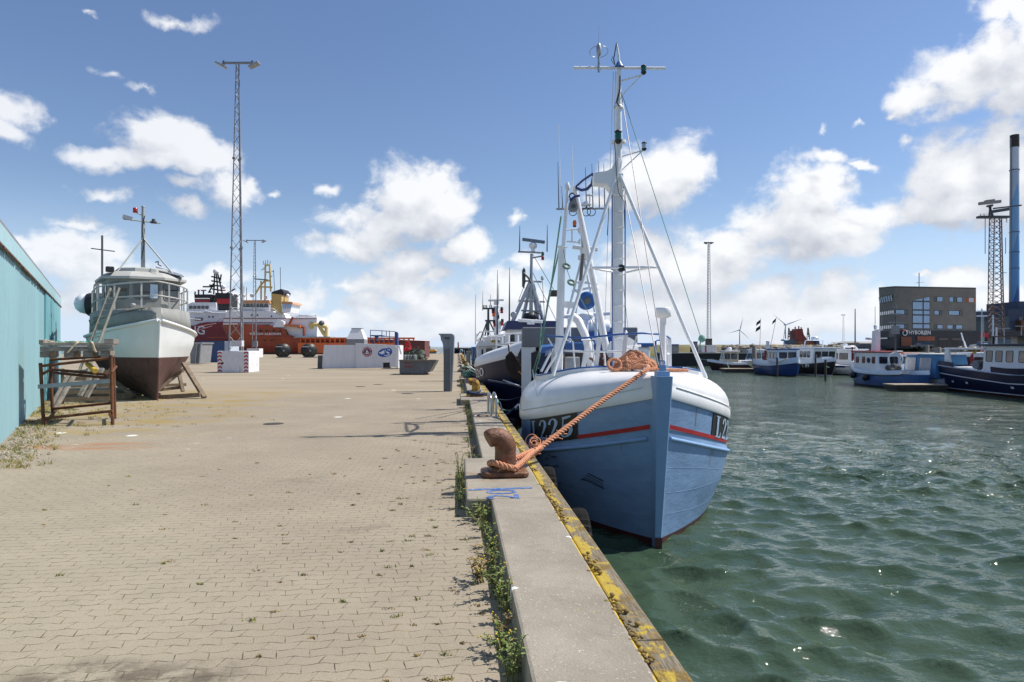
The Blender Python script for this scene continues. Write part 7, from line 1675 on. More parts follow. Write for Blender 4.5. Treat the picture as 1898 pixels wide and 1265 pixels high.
for i, (x0, x1) in enumerate(((1690, 1709), (1710, 1722))):
    for (y0, y1) in ((548, 558), (559, 574), (575, 583), (584, 599), (600, 609)): fwin(x0, x1, y0, y1, GLB, .05, 'window', .1)
# corner strip windows on the side wing
uxL = Vector((pB[0]-pA[0], pB[1]-pA[1], 0)); lenL = uxL.length; uxL.normalize(); nL = Vector((uxL.y, -uxL.x, 0))
for (y0, y1) in ((575.5, 583), (602, 609.5)):
    for i in range(7): window(OB, Vector((pA[0], pA[1], 0))+nL*.03, uxL, (0, 0, 1), lenL*(.04+.135*i), lenL*(.04+.135*i+.115), z(y1, 175), z(y0, 175), .02, BLK, LGL, .1)
window(OB, Vector((pA[0]-.1, pA[1]-.1, 0))+nL*.12, uxL, (0, 0, 1), lenL*.05, lenL*.6, z(628, 175), z(624.5, 175), .02, BLK, LGL, .1)
tl_ = Vector((pAt[0], pAt[1], z(560, dL))); 
for i in range(6):
    base = Vector((pA[0], pA[1], z(566, dL)))+nL*.05; window(OB, base, uxL, Vector((0, 0, 1))+nL*.17, lenL*(.06+.15*i), lenL*(.06+.15*i+.125), .5, 2.2, .02, BLK, GLB, .12)
m_ = MB(); 
def fpan(mb, px0, px1, py0, py1, off=.03):
    z0, z1 = z(py1, 172.5), z(py0, 172.5); o_ = offF*off; mb.add([o_+uxF*upx(px0)+Vector((0, 0, z0)), o_+uxF*upx(px1)+Vector((0, 0, z0)), o_+uxF*upx(px1)+Vector((0, 0, z1)), o_+uxF*upx(px0)+Vector((0, 0, z1))], [(0, 1, 2, 3)])
fpan(m_, 1667, 1686, 624, 643, .5); m_.build('door', REDP, OB); m_ = MB(); fpan(m_, 1696, 1728, 623, 631, .5); m_.build('canopy_panel', REDP, OB)
for (x0, x1) in ((1735, 1754), (1760, 1782), (1788, 1808)):
    m_ = MB(); fpan(m_, x0, x1, 624, 643, .45); gd = m_.build('garage_door', M('garage', (.018, .016, .016), .6), OB); m_ = MB(); fpan(m_, x0+1, x1-1, 626, 630, .48); m_.build('pane', M('garage_glass', (.07, .05, .05), .3), gd)
m_ = MB(); fpan(m_, 1790, 1808, 549.5, 558.5, .06); m_.build('balcony_panel', M('balcony_orange', (.42, .10, .03), .6), OB); m_ = MB(); fpan(m_, 1795, 1804, 550, 558, .08); m_.build('balcony_opening', LGL, OB)
m_ = MB(); text(m_, 'THYBORØN', 1.32, offF*.55+uxF*upx(1698)+Vector((0, 0, z(616.3, 172.5))), uxF, (0, 0, 1), bold=.02, spacing=1.05); sg = m_.build('sign_lettering', WHC, OB); m_ = MB(); text(m_, 'PORT', .5, offF*.55+uxF*upx(1710)+Vector((0, 0, z(619.8, 172.5))), uxF, (0, 0, 1), spacing=1.8)
m_.build('sign_lettering', WHC, OB)
m_ = MB(); cc = offF*.55+uxF*upx(1673.5)+Vector((0, 0, z(617, 172.5))); m_.path([cc+uxF*(.62*math.cos(a_))+Vector((0, 0, .62*math.sin(a_))) for a_ in np.linspace(R(-230), R(60), 26)], .13, 6); m_.build('sign_ring', WHC, sg); m_ = MB(); m_.sphere(cc+uxF*-.5+Vector((0, 0, .66)), .26, 8); m_.path([cc+uxF*(.62*math.cos(a_))+Vector((0, 0, .62*math.sin(a_))) for a_ in np.linspace(R(60), R(130), 8)], .13, 6); m_.build('sign_accent', M('sign_red', (.6, .05, .04), .5), sg)
for (x, y0, y1) in ((1703.5, 536, 505), ): m_ = MB(); m_.tube(Oi @ P(x, y0, 178), Oi @ P(x, y1, 178), .12); m_.tube(Oi @ P(x-8, 524, 178), Oi @ P(x+9, 522, 178), .07); m_.build('roof_antenna', STL, OB)
# radar tower, chimney, factory
RT = thing('radar_tower', 'steel lattice radar tower with rotating scanner beside the blue chimney', 'tower', (P(1846, 640, 185).x, 185, 1.25), 0); Ri = inv(RT)
def nodeT(k, zf):
    x0, x1 = (1830+zf*4, 1862-zf*5.5); y = 640-zf*236
    px = (x0, x1, x1-4, x0+9)[k]; d = (185, 185, 190, 190)[k]; return Ri @ P(px, y, d)
m_ = MB(); LTT = M('tower_steel', (.115, .075, .07), .7)
for k in range(4): m_.path([nodeT(k, f) for f in lin(0, 1, 5)], .13, 5)
nlev = 22
for i in range(nlev):
    for k in range(4):
        m_.tube(nodeT(k, i/nlev), nodeT((k+1) % 4, (i+1)/nlev), .07, None, 4); m_.tube(nodeT((k+1) % 4, i/nlev), nodeT(k, (i+1)/nlev), .07, None, 4)
m_.build('lattice', LTT, RT)
m_ = MB(); pbox(m_, 1816, 1872, 399, 403, 186, 187.5, Ri); pf = m_.build('platform', DGR, RT); pxlines('railing', [(1817, 396, 1832, 396), (1817, 396, 1817, 401), (1824, 396, 1824, 401)], 184.6, .08, DGR, pf, Ri)
m_ = MB(); m_.bar(Ri @ P(1815, 377, 186), Ri @ P(1854, 373, 186), .9, .75); m_.bar(Ri @ P(1826, 373, 186.1), Ri @ P(1842, 371, 186.1), 1, .6); rs_ = m_.build('radar_scanner', M('scanner', (.30, .27, .25), .5), RT)
pxlines('pedestal', [(1834, 400, 1836, 380), (1840, 400, 1834, 383), (1829, 382, 1840, 380)], 186, .3, DGR, RT, Ri); m_ = MB(); m_.bar(Ri @ P(1841, 386, 187), Ri @ P(1893, 380, 187), .4, .35); m_.bar(Ri @ P(1838, 392, 187), Ri @ P(1870, 387, 187), .5, .8); m_.build('radar_scanner', DGR, RT)
pxlines('antenna', [(1826, 470, 1826, 405), (1866, 412, 1866, 404), (1826, 410, 1826, 404), (1864, 470, 1864, 440), (1866, 505, 1860, 505)], 185, .09, DGR, RT, Ri)
CH = thing('chimney', 'tall round chimney shading from pale top to deep blue foot, with a dark cap', 'chimney', (P(1879.5, 640, 215).x, 215, 1.25), 0); Ci = inv(CH)
def chm():
    m = bpy.data.materials.new('chimney_paint'); m.use_nodes = True; q = NT(m.node_tree); b = q.n('ShaderNodeBsdfPrincipled'); o = q.n('ShaderNodeOutputMaterial'); q.put(o.inputs[0], b.outputs[0])
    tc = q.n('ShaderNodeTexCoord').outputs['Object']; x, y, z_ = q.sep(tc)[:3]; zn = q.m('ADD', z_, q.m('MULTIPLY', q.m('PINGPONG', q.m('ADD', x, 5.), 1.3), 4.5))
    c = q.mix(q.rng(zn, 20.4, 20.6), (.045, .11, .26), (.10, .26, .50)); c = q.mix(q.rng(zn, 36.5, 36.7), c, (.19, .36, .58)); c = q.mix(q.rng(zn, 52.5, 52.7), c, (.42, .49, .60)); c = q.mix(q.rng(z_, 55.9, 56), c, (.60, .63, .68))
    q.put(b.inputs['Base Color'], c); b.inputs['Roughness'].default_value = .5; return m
a0, a1 = Ci @ P(1879.5, 640, 215), Ci @ P(1880.5, 250, 215); zt_ = a1.z
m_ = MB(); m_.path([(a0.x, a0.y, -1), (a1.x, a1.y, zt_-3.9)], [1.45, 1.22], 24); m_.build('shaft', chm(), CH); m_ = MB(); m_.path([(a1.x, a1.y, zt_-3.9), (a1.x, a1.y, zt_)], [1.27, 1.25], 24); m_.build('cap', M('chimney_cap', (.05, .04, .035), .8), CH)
m_ = MB()
for y in (315, 430, 467, 497): m_.lathe([(1.42, -.12), (1.42, .12)], (a1.x-.05, a1.y, (Ci @ P(0, y, 215)).z), 20)
m_.build('ring', M('ring_blue', (.05, .10, .2), .6), CH); m_ = MB(); m_.bar((a1.x-1.5, a1.y-.3, 6), (a1.x-1.4, a1.y-.3, zt_-1), .1, .4); m_.build('ladder', GRY, CH)
FB = thing('factory', 'dark blue factory block at the foot of the chimney', 'factory', (P(1870, 640, 195).x, 195, 1.25), 0); Fi = inv(FB); FBL = M('factory_blue', (.035, .055, .10), .7)
m_ = MB(); pbox(m_, 1869, 1990, 572, 660, 205, 225, Fi); pbox(m_, 1888, 1990, 558, 572, 206, 220, Fi); m_.build('wall', FBL, FB); m_ = MB(); pbox(m_, 1810, 1870, 594, 650, 200, 214, Fi); pbox(m_, 1841, 1870, 586, 594, 201, 212, Fi); m_.build('wing', M('factory_slate', (.055, .085, .105), .7), FB)
m_ = MB(); pbox(m_, 1893, 1990, 593, 612, 203, 205, Fi); m_.build('brown_panel', M('factory_brown', (.12, .055, .03), .7), FB); window(FB, Fi @ Vector((P(1889, 585, 204.9).x, 204.9, 0)), (1, 0, 0), (0, 0, 1), 0, 1, P(0, 586, 204.9).z-1.25, P(0, 579, 204.9).z-1.25, .02, GRY, GLS, .12)
m_ = MB(); pbox(m_, 1810, 1900, 614, 650, 188, 190, Fi); m_.build('low_wall', BAS, FB)
# wind turbines
def turbine(px, hub_y, base_y, d, rot, label):
    h = P(px, hub_y, d); r = thing('wind_turbine', label, 'wind turbine', (h.x, d, 1), 0, 'wind turbines far beyond the harbour'); hz_ = h.z-1; TW = M('turbine_white', (.50, .54, .60), .5, var=.02)
    m = MB(); m.path([(0, 0, 0), (0, 0, hz_)], [2.6, 1.5], 12); m.build('tower', TW, r); m = MB(); m.obox((-1.5, 0, hz_+1), (8, 4, 4), Matrix.Identity(3)); nc = m.build('nacelle', TW, r, bevel=.5)
    bl_ = hz_*.72
    for k in range(3):
        a = R(rot+120*k); m = MB(); m.loft([[(math.sin(a)*t_*bl_+math.cos(a)*w_*s_, -3+tk, hz_+1+math.cos(a)*t_*bl_-math.sin(a)*w_*s_) for s_, tk in ((-1, 0), (0, -.5), (1, 0), (0, .5))] for t_, w_ in ((0, 1), (.15, 1.9), (.5, 1.3), (1, .25))], ring=True, cap0=True, cap1=True); m.build('blade', TW, r)
turbine(1371, 611.5, 640, 2600, 14, 'white wind turbine on the horizon, left and smaller of the two'); turbine(1456, 602, 642, 2200, -50, 'larger white wind turbine beside the rust red docked ship')
# far masts
def farmast(px, y0, y1, d, wpx, label, heavy=True):
    b = P(px, y1, d); r = thing('light_mast', label, 'light mast', (b.x, d, b.z), 0); I = inv(r); m = MB(); w_ = wpx*d/FPX/2; h = P(px, y0, d).z-b.z
    tri = [(-1, -.6), (1, -.6), (0, 1)]
    for k in range(3): m.path([(tri[k][0]*w_, tri[k][1]*w_, 0), (tri[k][0]*w_*.45, tri[k][1]*w_*.45, h)], [.055 if heavy else .04]*2, 4)
    n_ = 34 if heavy else 18
    for i in range(n_):
        f0, f1 = i/n_, (i+1)/n_
        for k in range(3): k2 = (k+1) % 3; s0, s1 = w_*(1-.55*f0), w_*(1-.55*f1); m.tube((tri[k][0]*s0, tri[k][1]*s0, h*f0), (tri[k2][0]*s1, tri[k2][1]*s1, h*f1), .022, None, 3)
    m.build('lattice', M('far_lattice', (.5, .51, .54), .6), r)
    m = MB(); m.bar((-w_*1.6, 0, h), (w_*1.6, 0, h), .15, .15); m.obox((-w_*1.6, 0, h-.1), (.5, .4, .2), Matrix.Rotation(.4, 3, 'Y')); m.obox((w_*1.6, 0, h-.1), (.5, .4, .2), Matrix.Rotation(-.4, 3, 'Y')); m.build('floodlight', DGR, r)
    return r, I
r, I = farmast(1313.5, 449, 627, 116, 7.5, 'lattice light mast standing on the dark harbour wall across the basin')
m_ = MB(); a = I @ P(1313.5, 643, 116); m_.box(-.45, .45, -.5, .5, a.z-.6, 0); m_.build('switch_box', M('switch_dark', (.05, .045, .04), .7), r)
a = P(1312.5, 655, 114); m_ = MB(); w_ = 27*114/FPX; m_.box(-w_/2, w_/2, 0, 2.2, 0, 1.22); o = thing('concrete_block', 'white concrete block with red stripe on the harbour wall beneath the lattice mast', 'block', (a.x, 113.5, .74), 0); m_.build('block', CON, o, bevel=.03); m_ = MB(); m_.box(-w_/2+.55, -w_/2+.8, -.01, -.003, .05, 1.15); m_.build('warning_stripe', MATS['stripe_red'], o)
r.location.z = P(0, 627, 116).z
farmast(1563, 583, 632, 300, 3.5, 'thin pale light mast behind the breakwater', False)
for (x, d, y0, y1, lb_) in ((1585, 105, 572, 656, 'slim brown sailing mast rising behind the white cabin boat'),):
    m_ = MB(); b = P(x, y1, d); m_.tube((0, 0, 0), (0, 0, P(x, y0, d).z-b.z), .13, .07); o = m_.build('sail_mast', M('mast_brown', (.30, .20, .17), .5)); o.location = b; tag(o, lb_, 'mast')
# things on the harbour wall
for (x0, x1, y0, d, mt, lb_) in ((1285, 1293, 635, 114, DGR, 'grey switch cabinet on the harbour wall left of the lattice mast'), (1240, 1258, 640, 113.5, M('cab_blue', (.03, .06, .16), .6), 'dark blue cabinet on the harbour wall seen past the white mast leg')):
    a = P(x0, 655, d); b_ = P(x1, y0, d); r = thing('cabinet', lb_, 'cabinet', ((a.x+b_.x)/2, d, .74), 0); w_ = b_.x-a.x; m_ = MB(); m_.box(-w_/2, w_/2, 0, .8, 0, b_.z-.74); bd = m_.build('body', mt, r, bevel=.02); m_ = MB(); m_.box(-w_/2+.06, w_/2-.06, -.02, -.004, .1, b_.z-.9); m_.build('door', GRY, r); m_ = MB(); m_.box(-w_/2-.05, w_/2+.05, -.06, .85, b_.z-.738, b_.z-.68); m_.build('lid', mt, r)
r = thing('hopper_bin', 'grey tapered steel hopper on the harbour wall', 'hopper', (P(1382, 655, 113).x, 113, .74), 0); I = inv(r); m_ = MB(); pprism(m_, [(1377, 655), (1389, 655), (1389, 647), (1371, 647)], 113, 114.5, I); m_.build('body', GRY, r); m_ = MB(); pbox(m_, 1370.5, 1389.5, 646.3, 647.3, 112.9, 114.6, I); m_.build('rim', DGR, r)
# cars and street lamps by the office
def car(loc, rz, mat, label, van):
    r = thing('parked_car', label, 'car', loc, rz, 'cars parked by the dark office building'); Lc, Wc = (5.2, 1.9) if van else (4.5, 1.8); h1, h2 = (1.15, 2.0) if van else (.95, 1.48)
    m = MB(); pr = [(-Lc/2, .3), (-Lc/2, h1*.85), (-Lc/2+.9, h1), (-.9, h1), (Lc/2-.15, h1), (Lc/2, h1*.7), (Lc/2, .3)]; m.prism([(x, -Wc/2, z_) for x, z_ in pr], (0, Wc, 0)); b = m.build('body', mat, r, bevel=.06)
    x0 = -Lc/2+1.1; x1 = Lc/2-(.1 if van else .3); m = MB(); m.loft([[(x0, -Wc/2+.03, h1-.03), (x1, -Wc/2+.03, h1-.03), (x1, Wc/2-.03, h1-.03), (x0, Wc/2-.03, h1-.03)], [(x0+.7, -Wc/2+.16, h2), (x1-.35, -Wc/2+.16, h2), (x1-.35, Wc/2-.16, h2), (x0+.7, Wc/2-.16, h2)]], smooth=False, ring=True); m.build('cabin_glass', GLS, b)
    m = MB(); m.box(x0+.68, x1-.33, -Wc/2+.15, Wc/2-.15, h2, h2+.06); m.build('roof', mat, b, bevel=.03)
    for x in (-Lc/2+.85, Lc/2-.85):
        for y in (-Wc/2+.1, Wc/2-.1): m = MB(); m.lathe([(.33, -.1), (.33, .1)], (x, y, .33), 14, (0, 1, 0)); m.build('wheel', RUB, r)
    for y in (-Wc/2+.3, Wc/2-.3): m = MB(); m.box(-Lc/2-.02, -Lc/2+.05, y-.15, y+.15, .62, .8); m.build('headlight', LGL, r)
car((P(1848, 650, 128).x, 128, 1.25), R(12), M('car_black', (.012, .013, .016), .15, coat=1), 'black van like car parked nearest the navy boat, below the radar tower', True)
car((P(1822, 650, 138).x, 138, 1.25), R(8), M('car_silver', (.5, .52, .54), .25, .4, coat=1), 'silver car behind the black van below the radar tower', False)
car((P(1700, 645, 160).x, 158, 1.25), R(5), M('car_dark', (.03, .04, .045), .2, coat=1), 'dark car in front of the rust red door of the office', False)
car((P(1880, 645, 140).x, 142, 1.25), R(0), M('car_red', (.2, .02, .02), .25, coat=1), 'dark red car behind the white boat funnel at the right', False)
def slamp(px, y0, d, label): 
    b = P(px, 650, d); r = thing('street_lamp', label, 'street lamp', (b.x, d, 1.25), 0, 'street lamps by the office'); h = P(px, y0, d).z-1.25; m = MB(); m.tube((0, 0, 0), (0, 0, h), .09, .06); m.build('pole', STL, r); m = MB(); m.bar((-1.1, 0, h), (1.1, 0, h), .22, .1); m.build('lamp_head', STL, r)
slamp(1823, 584, 150, 'double headed street lamp left of the radar tower foot'); slamp(1861, 608, 125, 'street lamp pole behind the black van'); slamp(1893, 604, 125, 'street lamp pole at the right edge of the photo')
# ================================================================== MARINA BOATS
def cabinbox(root, t0, t1, hw, z0, z1, wins, mat, roofmat, side, rz_=.0, front=0, over=.12, aft_in=0, wz=None, nf=3, vis_front=True, pane=None):
    """cabin between stations t0..t1; windows on the visible side and on the front or back end"""
    m = MB(); f = front
    m.loft([[(-hw, t0, z0), (hw, t0, z0), (hw, t1, z0), (-hw, t1, z0)], [(-hw*.94, t0+f, z1), (hw*.94, t0+f, z1), (hw*.94, t1-aft_in, z1), (-hw*.94, t1-aft_in, z1)]], smooth=False, ring=True, cap0=True, cap1=True); c = m.build('cabin', mat, root, bevel=.05)
    m = MB(); m.box(-hw-over, hw+over, t0+f-over*1.5, t1-aft_in+over, z1+.002, z1+.13); rf = m.build('cabin_roof', roofmat, c, bevel=.05)
    w0, w1 = wz or (z0+(z1-z0)*.42, z0+(z1-z0)*.86); tilt = hw*.06/(z1-z0)
    up = Vector((-side*tilt, 0, 1)); ux = Vector((0, side, 0)); base = Vector((side*(hw+.006), 0, z0))
    for (a, b_) in wins:
        u0, u1 = (a, b_) if side > 0 else (-b_, -a); window(c, base, ux, up, u0, u1, w0-z0, w1-z0, .1, BLK, pane or GLS, .03)
    if vis_front:
        k_ = f/(z1-z0); wd = 2*hw*.86/nf
        for i in range(nf): window(c, Vector((-hw*.86, t0-.008, z0)), (1, 0, 0), (0, k_, 1), wd*i+.05, wd*(i+1)-.05, w0-z0, w1-z0, .08, BLK, pane or GLS, .03)
    else:
        for i in range(2): window(c, Vector((hw*.8, t1+.008, z0)), (-1, 0, 0), (0, -aft_in/(z1-z0), 1), hw*.8*i+.1, hw*.8*(i+1)-.1, w0-z0, w1-z0, .08, BLK, pane or GLS, .03)
    return c
def mboat(label, bow, rz, Bm, Lt, sh0, shd, hmat, topmat=None, stripe=None, name='motor_boat', cat='motor boat', lower=None, band=.0, rake=.6, T=None):
    r = thing(name, label, cat, (bow[0], bow[1], WZ), rz); H, h = gen_hull(r, Bm, T or Lt*.42, Lt, sh0, shd, hmat, lower or BLK, rake=rake, zwl=.14)
    m = MB(); m.loft([[(-H.b2(t_)+.03, H.yy(t_, 1), H.zs(t_)-.12), (H.b2(t_)-.03, H.yy(t_, 1), H.zs(t_)-.12)] for t_ in H.ts], smooth=False); m.build('deck', topmat or LGW, r)
    if topmat:
        m = MB()
        for sd_ in (-1, 1): HH = [(H.b2(t_)+.02, H.zs(t_)) for t_ in H.ts]; m.loft([[(sd_*b, H.yy(t_, z_)-.02, z_), (sd_*(b+.02), H.yy(t_, z_)-.02, z_+band*.5), (sd_*max(.02, b-.06), H.yy(t_, z_), z_+band)] for t_, (b, z_) in zip(H.ts, HH)])
        m.build('topside', topmat, r)
    m = MB()
    for sd_ in (-1, 1): m.path([H.at(t_, H.zs(t_)-.03, .02, sd_) for t_ in H.ts], .045, 6)
    m.build('rubbing_strake', stripe or BLK, h)
    return r, H, h
def deckrail(r, H, t0, t1, z_, mat, n=5):
    m = MB()
    for sd_ in (-1, 1):
        pts = [Vector((sd_*max(.02, H.b2(t_)-.1), H.yy(t_, 1), H.zs(t_)+z_)) for t_ in lin(t0, t1, n)]; m.path(pts, .022, 5)
        for p in pts: m.tube(p, p-Vector((0, 0, z_)), .018, None, 5)
    return m.build('railing', mat, r)
def poleset(r, lines, rad, mat, nm='mast'):
    m = MB()
    for a, b_ in lines: m.tube(a, b_, rad, rad*.7, 8)
    return m.build(nm, mat, r)
# navy boat at the right edge
r, H, h = mboat('large dark navy boat with white wheelhouse and white waist stripe, rightmost of the boats', (33.3, 36.2), -.03, 2.2, 15, 1.45, .55, NAV, LGW, M('navy_strake', (.35, .4, .5), .4), 'fishing_boat', 'fishing boat', ANT, .04)
m_ = MB(); HH = lin(.3, 14.8, 40); H.strip(m_, HH, lambda t_: H.zs(t_)-.62, .06, .02, -1); H.strip(m_, HH, lambda t_: .16, .05, .02, -1); m_.build('white_stripe', LGW, h)
m_ = MB(); H.strip(m_, lin(.3, 8.4, 20), lambda t_: H.zs(t_)-.02, .40, .02, -1); H.strip(m_, lin(12.6, 14.9, 6), lambda t_: H.zs(t_)-.02, .35, .02, -1); m_.sm = [False]*len(m_.f); m_.build('raised_bulwark', NAV, h, thick=.02)
c = cabinbox(r, 2.5, 10.0, 1.75, 1.35, 3.25, [(9.05, 9.7), (8.1, 8.75), (7.1, 7.75), (5.9, 6.6), (4.7, 5.4), (3.5, 4.2)], LGW, NAV, -1, over=.25, wz=(2.2, 2.95), vis_front=False)
m_ = MB(); m_.box(-1.75, 1.75, 9.8, 14.3, 3.0, 3.12); cn = m_.build('canopy', LGW, r, bevel=.03)
m_ = MB(); m_.prism([(-1.75, 13.4, 1.2), (-1.75, 14.3, 1.2), (-1.75, 14.2, 3.0), (-1.75, 13.75, 3.0)], (.12, 0, 0)); m_.prism([(1.6, 13.4, 1.2), (1.6, 14.3, 1.2), (1.6, 14.2, 3.0), (1.6, 13.75, 3.0)], (.12, 0, 0)); m_.build('canopy_post', LGW, cn)
m_ = MB(); m_.lathe([(.3, -.35), (.32, -.3), (.32, .3), (.3, .35)], (-.9, 11.6, 1.95), 16, (1, .2, 0)); m_.box(-1, -.8, 11.5, 11.7, 1.2, 1.7); hw2 = m_.build('net_hauler', GRY, r); m_ = MB(); m_.lathe([(.22, -.3), (.22, .3)], (-.9, 10.9, 1.95), 12, (0, 1, 0)); m_.build('drum', BLK, hw2)
m_ = MB(); m_.prism([(-.5, 5.2, 3.38), (-.5, 6.3, 3.38), (-.5, 6.0, 4.75), (-.5, 5.55, 4.75)], (1.0, 0, 0)); fu = m_.build('radar_mast', LGW, r, bevel=.04); m_ = MB(); m_.lathe([(.1, 0), (.33, .06), (.33, .2), (.05, .27)], (0, 5.75, 4.85), 16); m_.build('radar_dome', M('dome_blue', (.45, .5, .6), .3), fu); m_ = MB(); m_.tube((0, 5.75, 5.1), (0, 5.75, 6.4), .02); m_.build('whip_antenna', GRY, fu)
m_ = MB(); m_.box(-1.6, 1.5, 4.8, 9.4, 3.9, 3.97); 
for y_ in (4.9, 9.3): m_.box(-1.5, -1.42, y_, y_+.08, 3.38, 3.9); m_.box(1.4, 1.48, y_, y_+.08, 3.38, 3.9)
m_.build('roof_rack', BLK, c); m_ = MB(); m_.box(-.8, -.2, 8, 8.6, 3.38, 3.88); m_.box(-.9, 0, 4.2, 4.8, 3.38, 4.0); m_.build('roof_locker', CRM, c)
poleset(r, [((-.6, 10.3, 3.1), (-.6, 10.3, 4.6)), ((-1.3, 9.6, 3.3), (-1.3, 9.6, 5.4)), ((-.2, 14.2, 3.1), (-.5, 14.3, 4.3))], .06, LGW, 'pole')
m_ = MB(); m_.prism([(-1.0, 12.2, 2.75), (-1.0, 12.1, 2.1), (-1.0, 12.45, 1.95), (-1.0, 12.5, 2.5)], (.05, 0, 0)); m_.build('oilskin', M('oil_red', (.4, .02, .03), .7), r); m_ = MB(); m_.torus((-1.0, 12.0, 2.95), .2, .06, (1, 0, 0), 16, 6); m_.build('lifebuoy', M('buoy_yellow', (.7, .42, .03), .5), r)
m_ = MB()
for (t_, z_) in ((11.2, .62), (13.0, .62), (6.6, .55)): HH = [t_-.14, t_+.14]; H.strip(m_, HH, lambda q_: z_, .14, .025, -1)
m_.build('hull_mark', LGW, h)
# blue boat with red cabin roof
r, H, h = mboat('mid blue and white boat with red cabin roof and black fender balls', (30.0, 59.8), R(180), 1.35, 9.0, 1.0, .55, BH2, LBW, BLK, 'fishing_boat', 'fishing boat', BLK, .34)
c = cabinbox(r, 1.9, 5.4, 1.05, 1.15, 2.72, [(2.3, 2.75), (3.3, 3.75), (4.85, 5.3)], LGW, M('roof_red', (.30, .035, .03), .5), 1, wz=(1.85, 2.4), vis_front=False)
m_ = MB(); m_.torus((1.06, 4.35, 2.1), .18, .04, (1, 0, 0), 16, 6); m_.lathe([(.17, 0), (.17, .01)], (1.06, 4.35, 2.1), 14, (1, 0, 0)); m_.build('porthole', BLK, c)
m_ = MB(); m_.prism([(-.25, 3.2, 2.85), (.25, 3.2, 2.85), (.2, 3.3, 4.6), (-.2, 3.3, 4.6)], (0, .55, 0)); mm = m_.build('radar_mast', LGW, r, bevel=.03); m_ = MB(); m_.lathe([(.1, 0), (.36, .05), (.36, .18), (.1, .24)], (.0, 2.6, 3.85), 14); m_.bar((-.1, 3.3, 4.65), (.1, 4.6, 4.65), .2, .08); m_.lathe([(.1, 0), (.16, .3), (.05, .4)], (0, 3.45, 4.7), 8); m_.build('radar_dome', LGW, mm)
poleset(r, [((0, 3.4, 5), (0, 3.4, 6.6)), ((0, 4.4, 4.7), (0, 4.4, 6.2))], .025, GRY, 'whip_antenna')
m_ = MB()
for (t_, z_) in ((2.6, .82), (4.8, .72)): m_.sphere(H.at(t_, z_, .2, 1), .27, 12)
m_.build('fender_ball', BLK, r)
m_ = MB()
for i in range(9): m_.sphere((rnd.uniform(-.2, .8), rnd.uniform(5.7, 7.2), 1.35+rnd.uniform(0, .3)), rnd.uniform(.2, .35), 6)
m_.build('net_pile', M('gear_mix', (.09, .09, .09), .9, var=.7, sc=3), r)
m_ = MB(); m_.bar((-.6, 1.4, 3.0), (-.6, 1.4, 1.3), .05, .05); m_.prism([(1.1, 1.75, 2.0), (1.1, 1.95, 2.0), (1.1, 1.9, 3.2), (1.1, 1.8, 3.2)], (.05, 0, 0)); m_.build('furled_flag', M('flag_cloth', (.33, .02, .02), .8), r)
m_ = MB(); m_.torus((0, 6.4, 2.2), .55, .05, (0, 1, 0), 20, 6); m_.tube((-1, 6.4, 2.2), (-1, 6.4, 1.1), .05); m_.bar((-.9, 5.5, 2.85), (.6, 7.4, 2.85), .3, .06); m_.build('aft_arch', LGW, r); deckrail(r, H, .4, 1.8, .3, STL, 3)
# blue canopy boat beside the finger pontoon
r, H, h = mboat('small boat under a light blue canvas canopy with clear windows, beside the wooden finger pontoon', (33.0, 58.1), R(180), 1.4, 7.6, .85, .35, M('hull_palegrey', (.42, .44, .46), .4), None, BHU, 'canopy_boat', 'motor boat')
CAN = M('canopy_blue', (.05, .17, .34), .7, var=.12); m_ = MB(); m_.loft([[(-1.3, 2.6, .85), (1.3, 2.6, .85), (1.3, 7.0, .85), (-1.3, 7.0, .85)], [(-1.15, 3.0, 2.55), (1.15, 3.0, 2.55), (1.15, 6.8, 2.6), (-1.15, 6.8, 2.6)]], smooth=False, ring=True, cap1=True); cp_ = m_.build('canopy', CAN, r, bevel=.04)
for (a, b_) in ((2.9, 4.4), (4.8, 6.4)): window(cp_, (1.312, 0, .85), (0, 1, 0), (-.09, 0, 1), a, b_, .45, 1.55, .1, CAN, M('clear_vinyl', (.36, .37, .38), .15), .05)
m_ = MB(); m_.box(-1.3, 1.3, 2.9, 7.0, 2.6, 2.68); m_.build('canopy_top', M('canopy_white', (.6, .62, .62), .6), cp_)
# red topped boat behind
r, H, h = mboat('white boat with orange red roof, mostly hidden behind the blue canopy boat', (36.5, 68), R(180), 1.5, 8.5, 1.0, .4, LGW, None, RED, 'cabin_boat', 'motor boat')
c = cabinbox(r, 2, 5, 1.0, 1.0, 2.5, [(2.4, 2.9), (3.5, 4.0)], LGW, M('roof_orange', (.42, .06, .03), .5), 1, vis_front=False)
poleset(r, [((0, 3, 2.6), (0, 3, 7.0))], .08, DGR); m_ = MB(); m_.bar((-.5, 3, 6.4), (.5, 3, 6.4), .12, .12); m_.bar((-.7, 3, 5.6), (.6, 3, 5.6), .1, .1); m_.lathe([(.12, 0), (.2, .1), (.2, .3)], (0, 2.9, 6.9), 10); m_.box(-.3, .3, 2.8, 3.2, 4.5, 5.3); m_.build('instrument_bar', GRY, r)
r, H, h = mboat('white workboat with arch and mast lights behind the big timber post', (38.2, 60), R(185), 1.6, 9, 1.0, .4, LGW, None, BLK, 'work_boat', 'motor boat')
c = cabinbox(r, 3, 6.2, 1.2, 1.0, 2.6, [(3.4, 4.2), (4.6, 5.6)], LGW, LGW, 1, vis_front=False); poleset(r, [((0, 4, 2.7), (0, 4, 6.4))], .07, STL); m_ = MB(); m_.bar((-.45, 4, 5.8), (.45, 4, 5.8), .1, .08); m_.bar((-.4, 4, 6.2), (.4, 4, 6.2), .1, .1); m_.path([(-1.2, 6.8, 1), (-1.2, 6.8, 2.6), (0, 6.8, 3.0), (1.2, 6.8, 2.6), (1.2, 6.8, 1)], .06, 6); m_.build('light_bar', LGW, r)
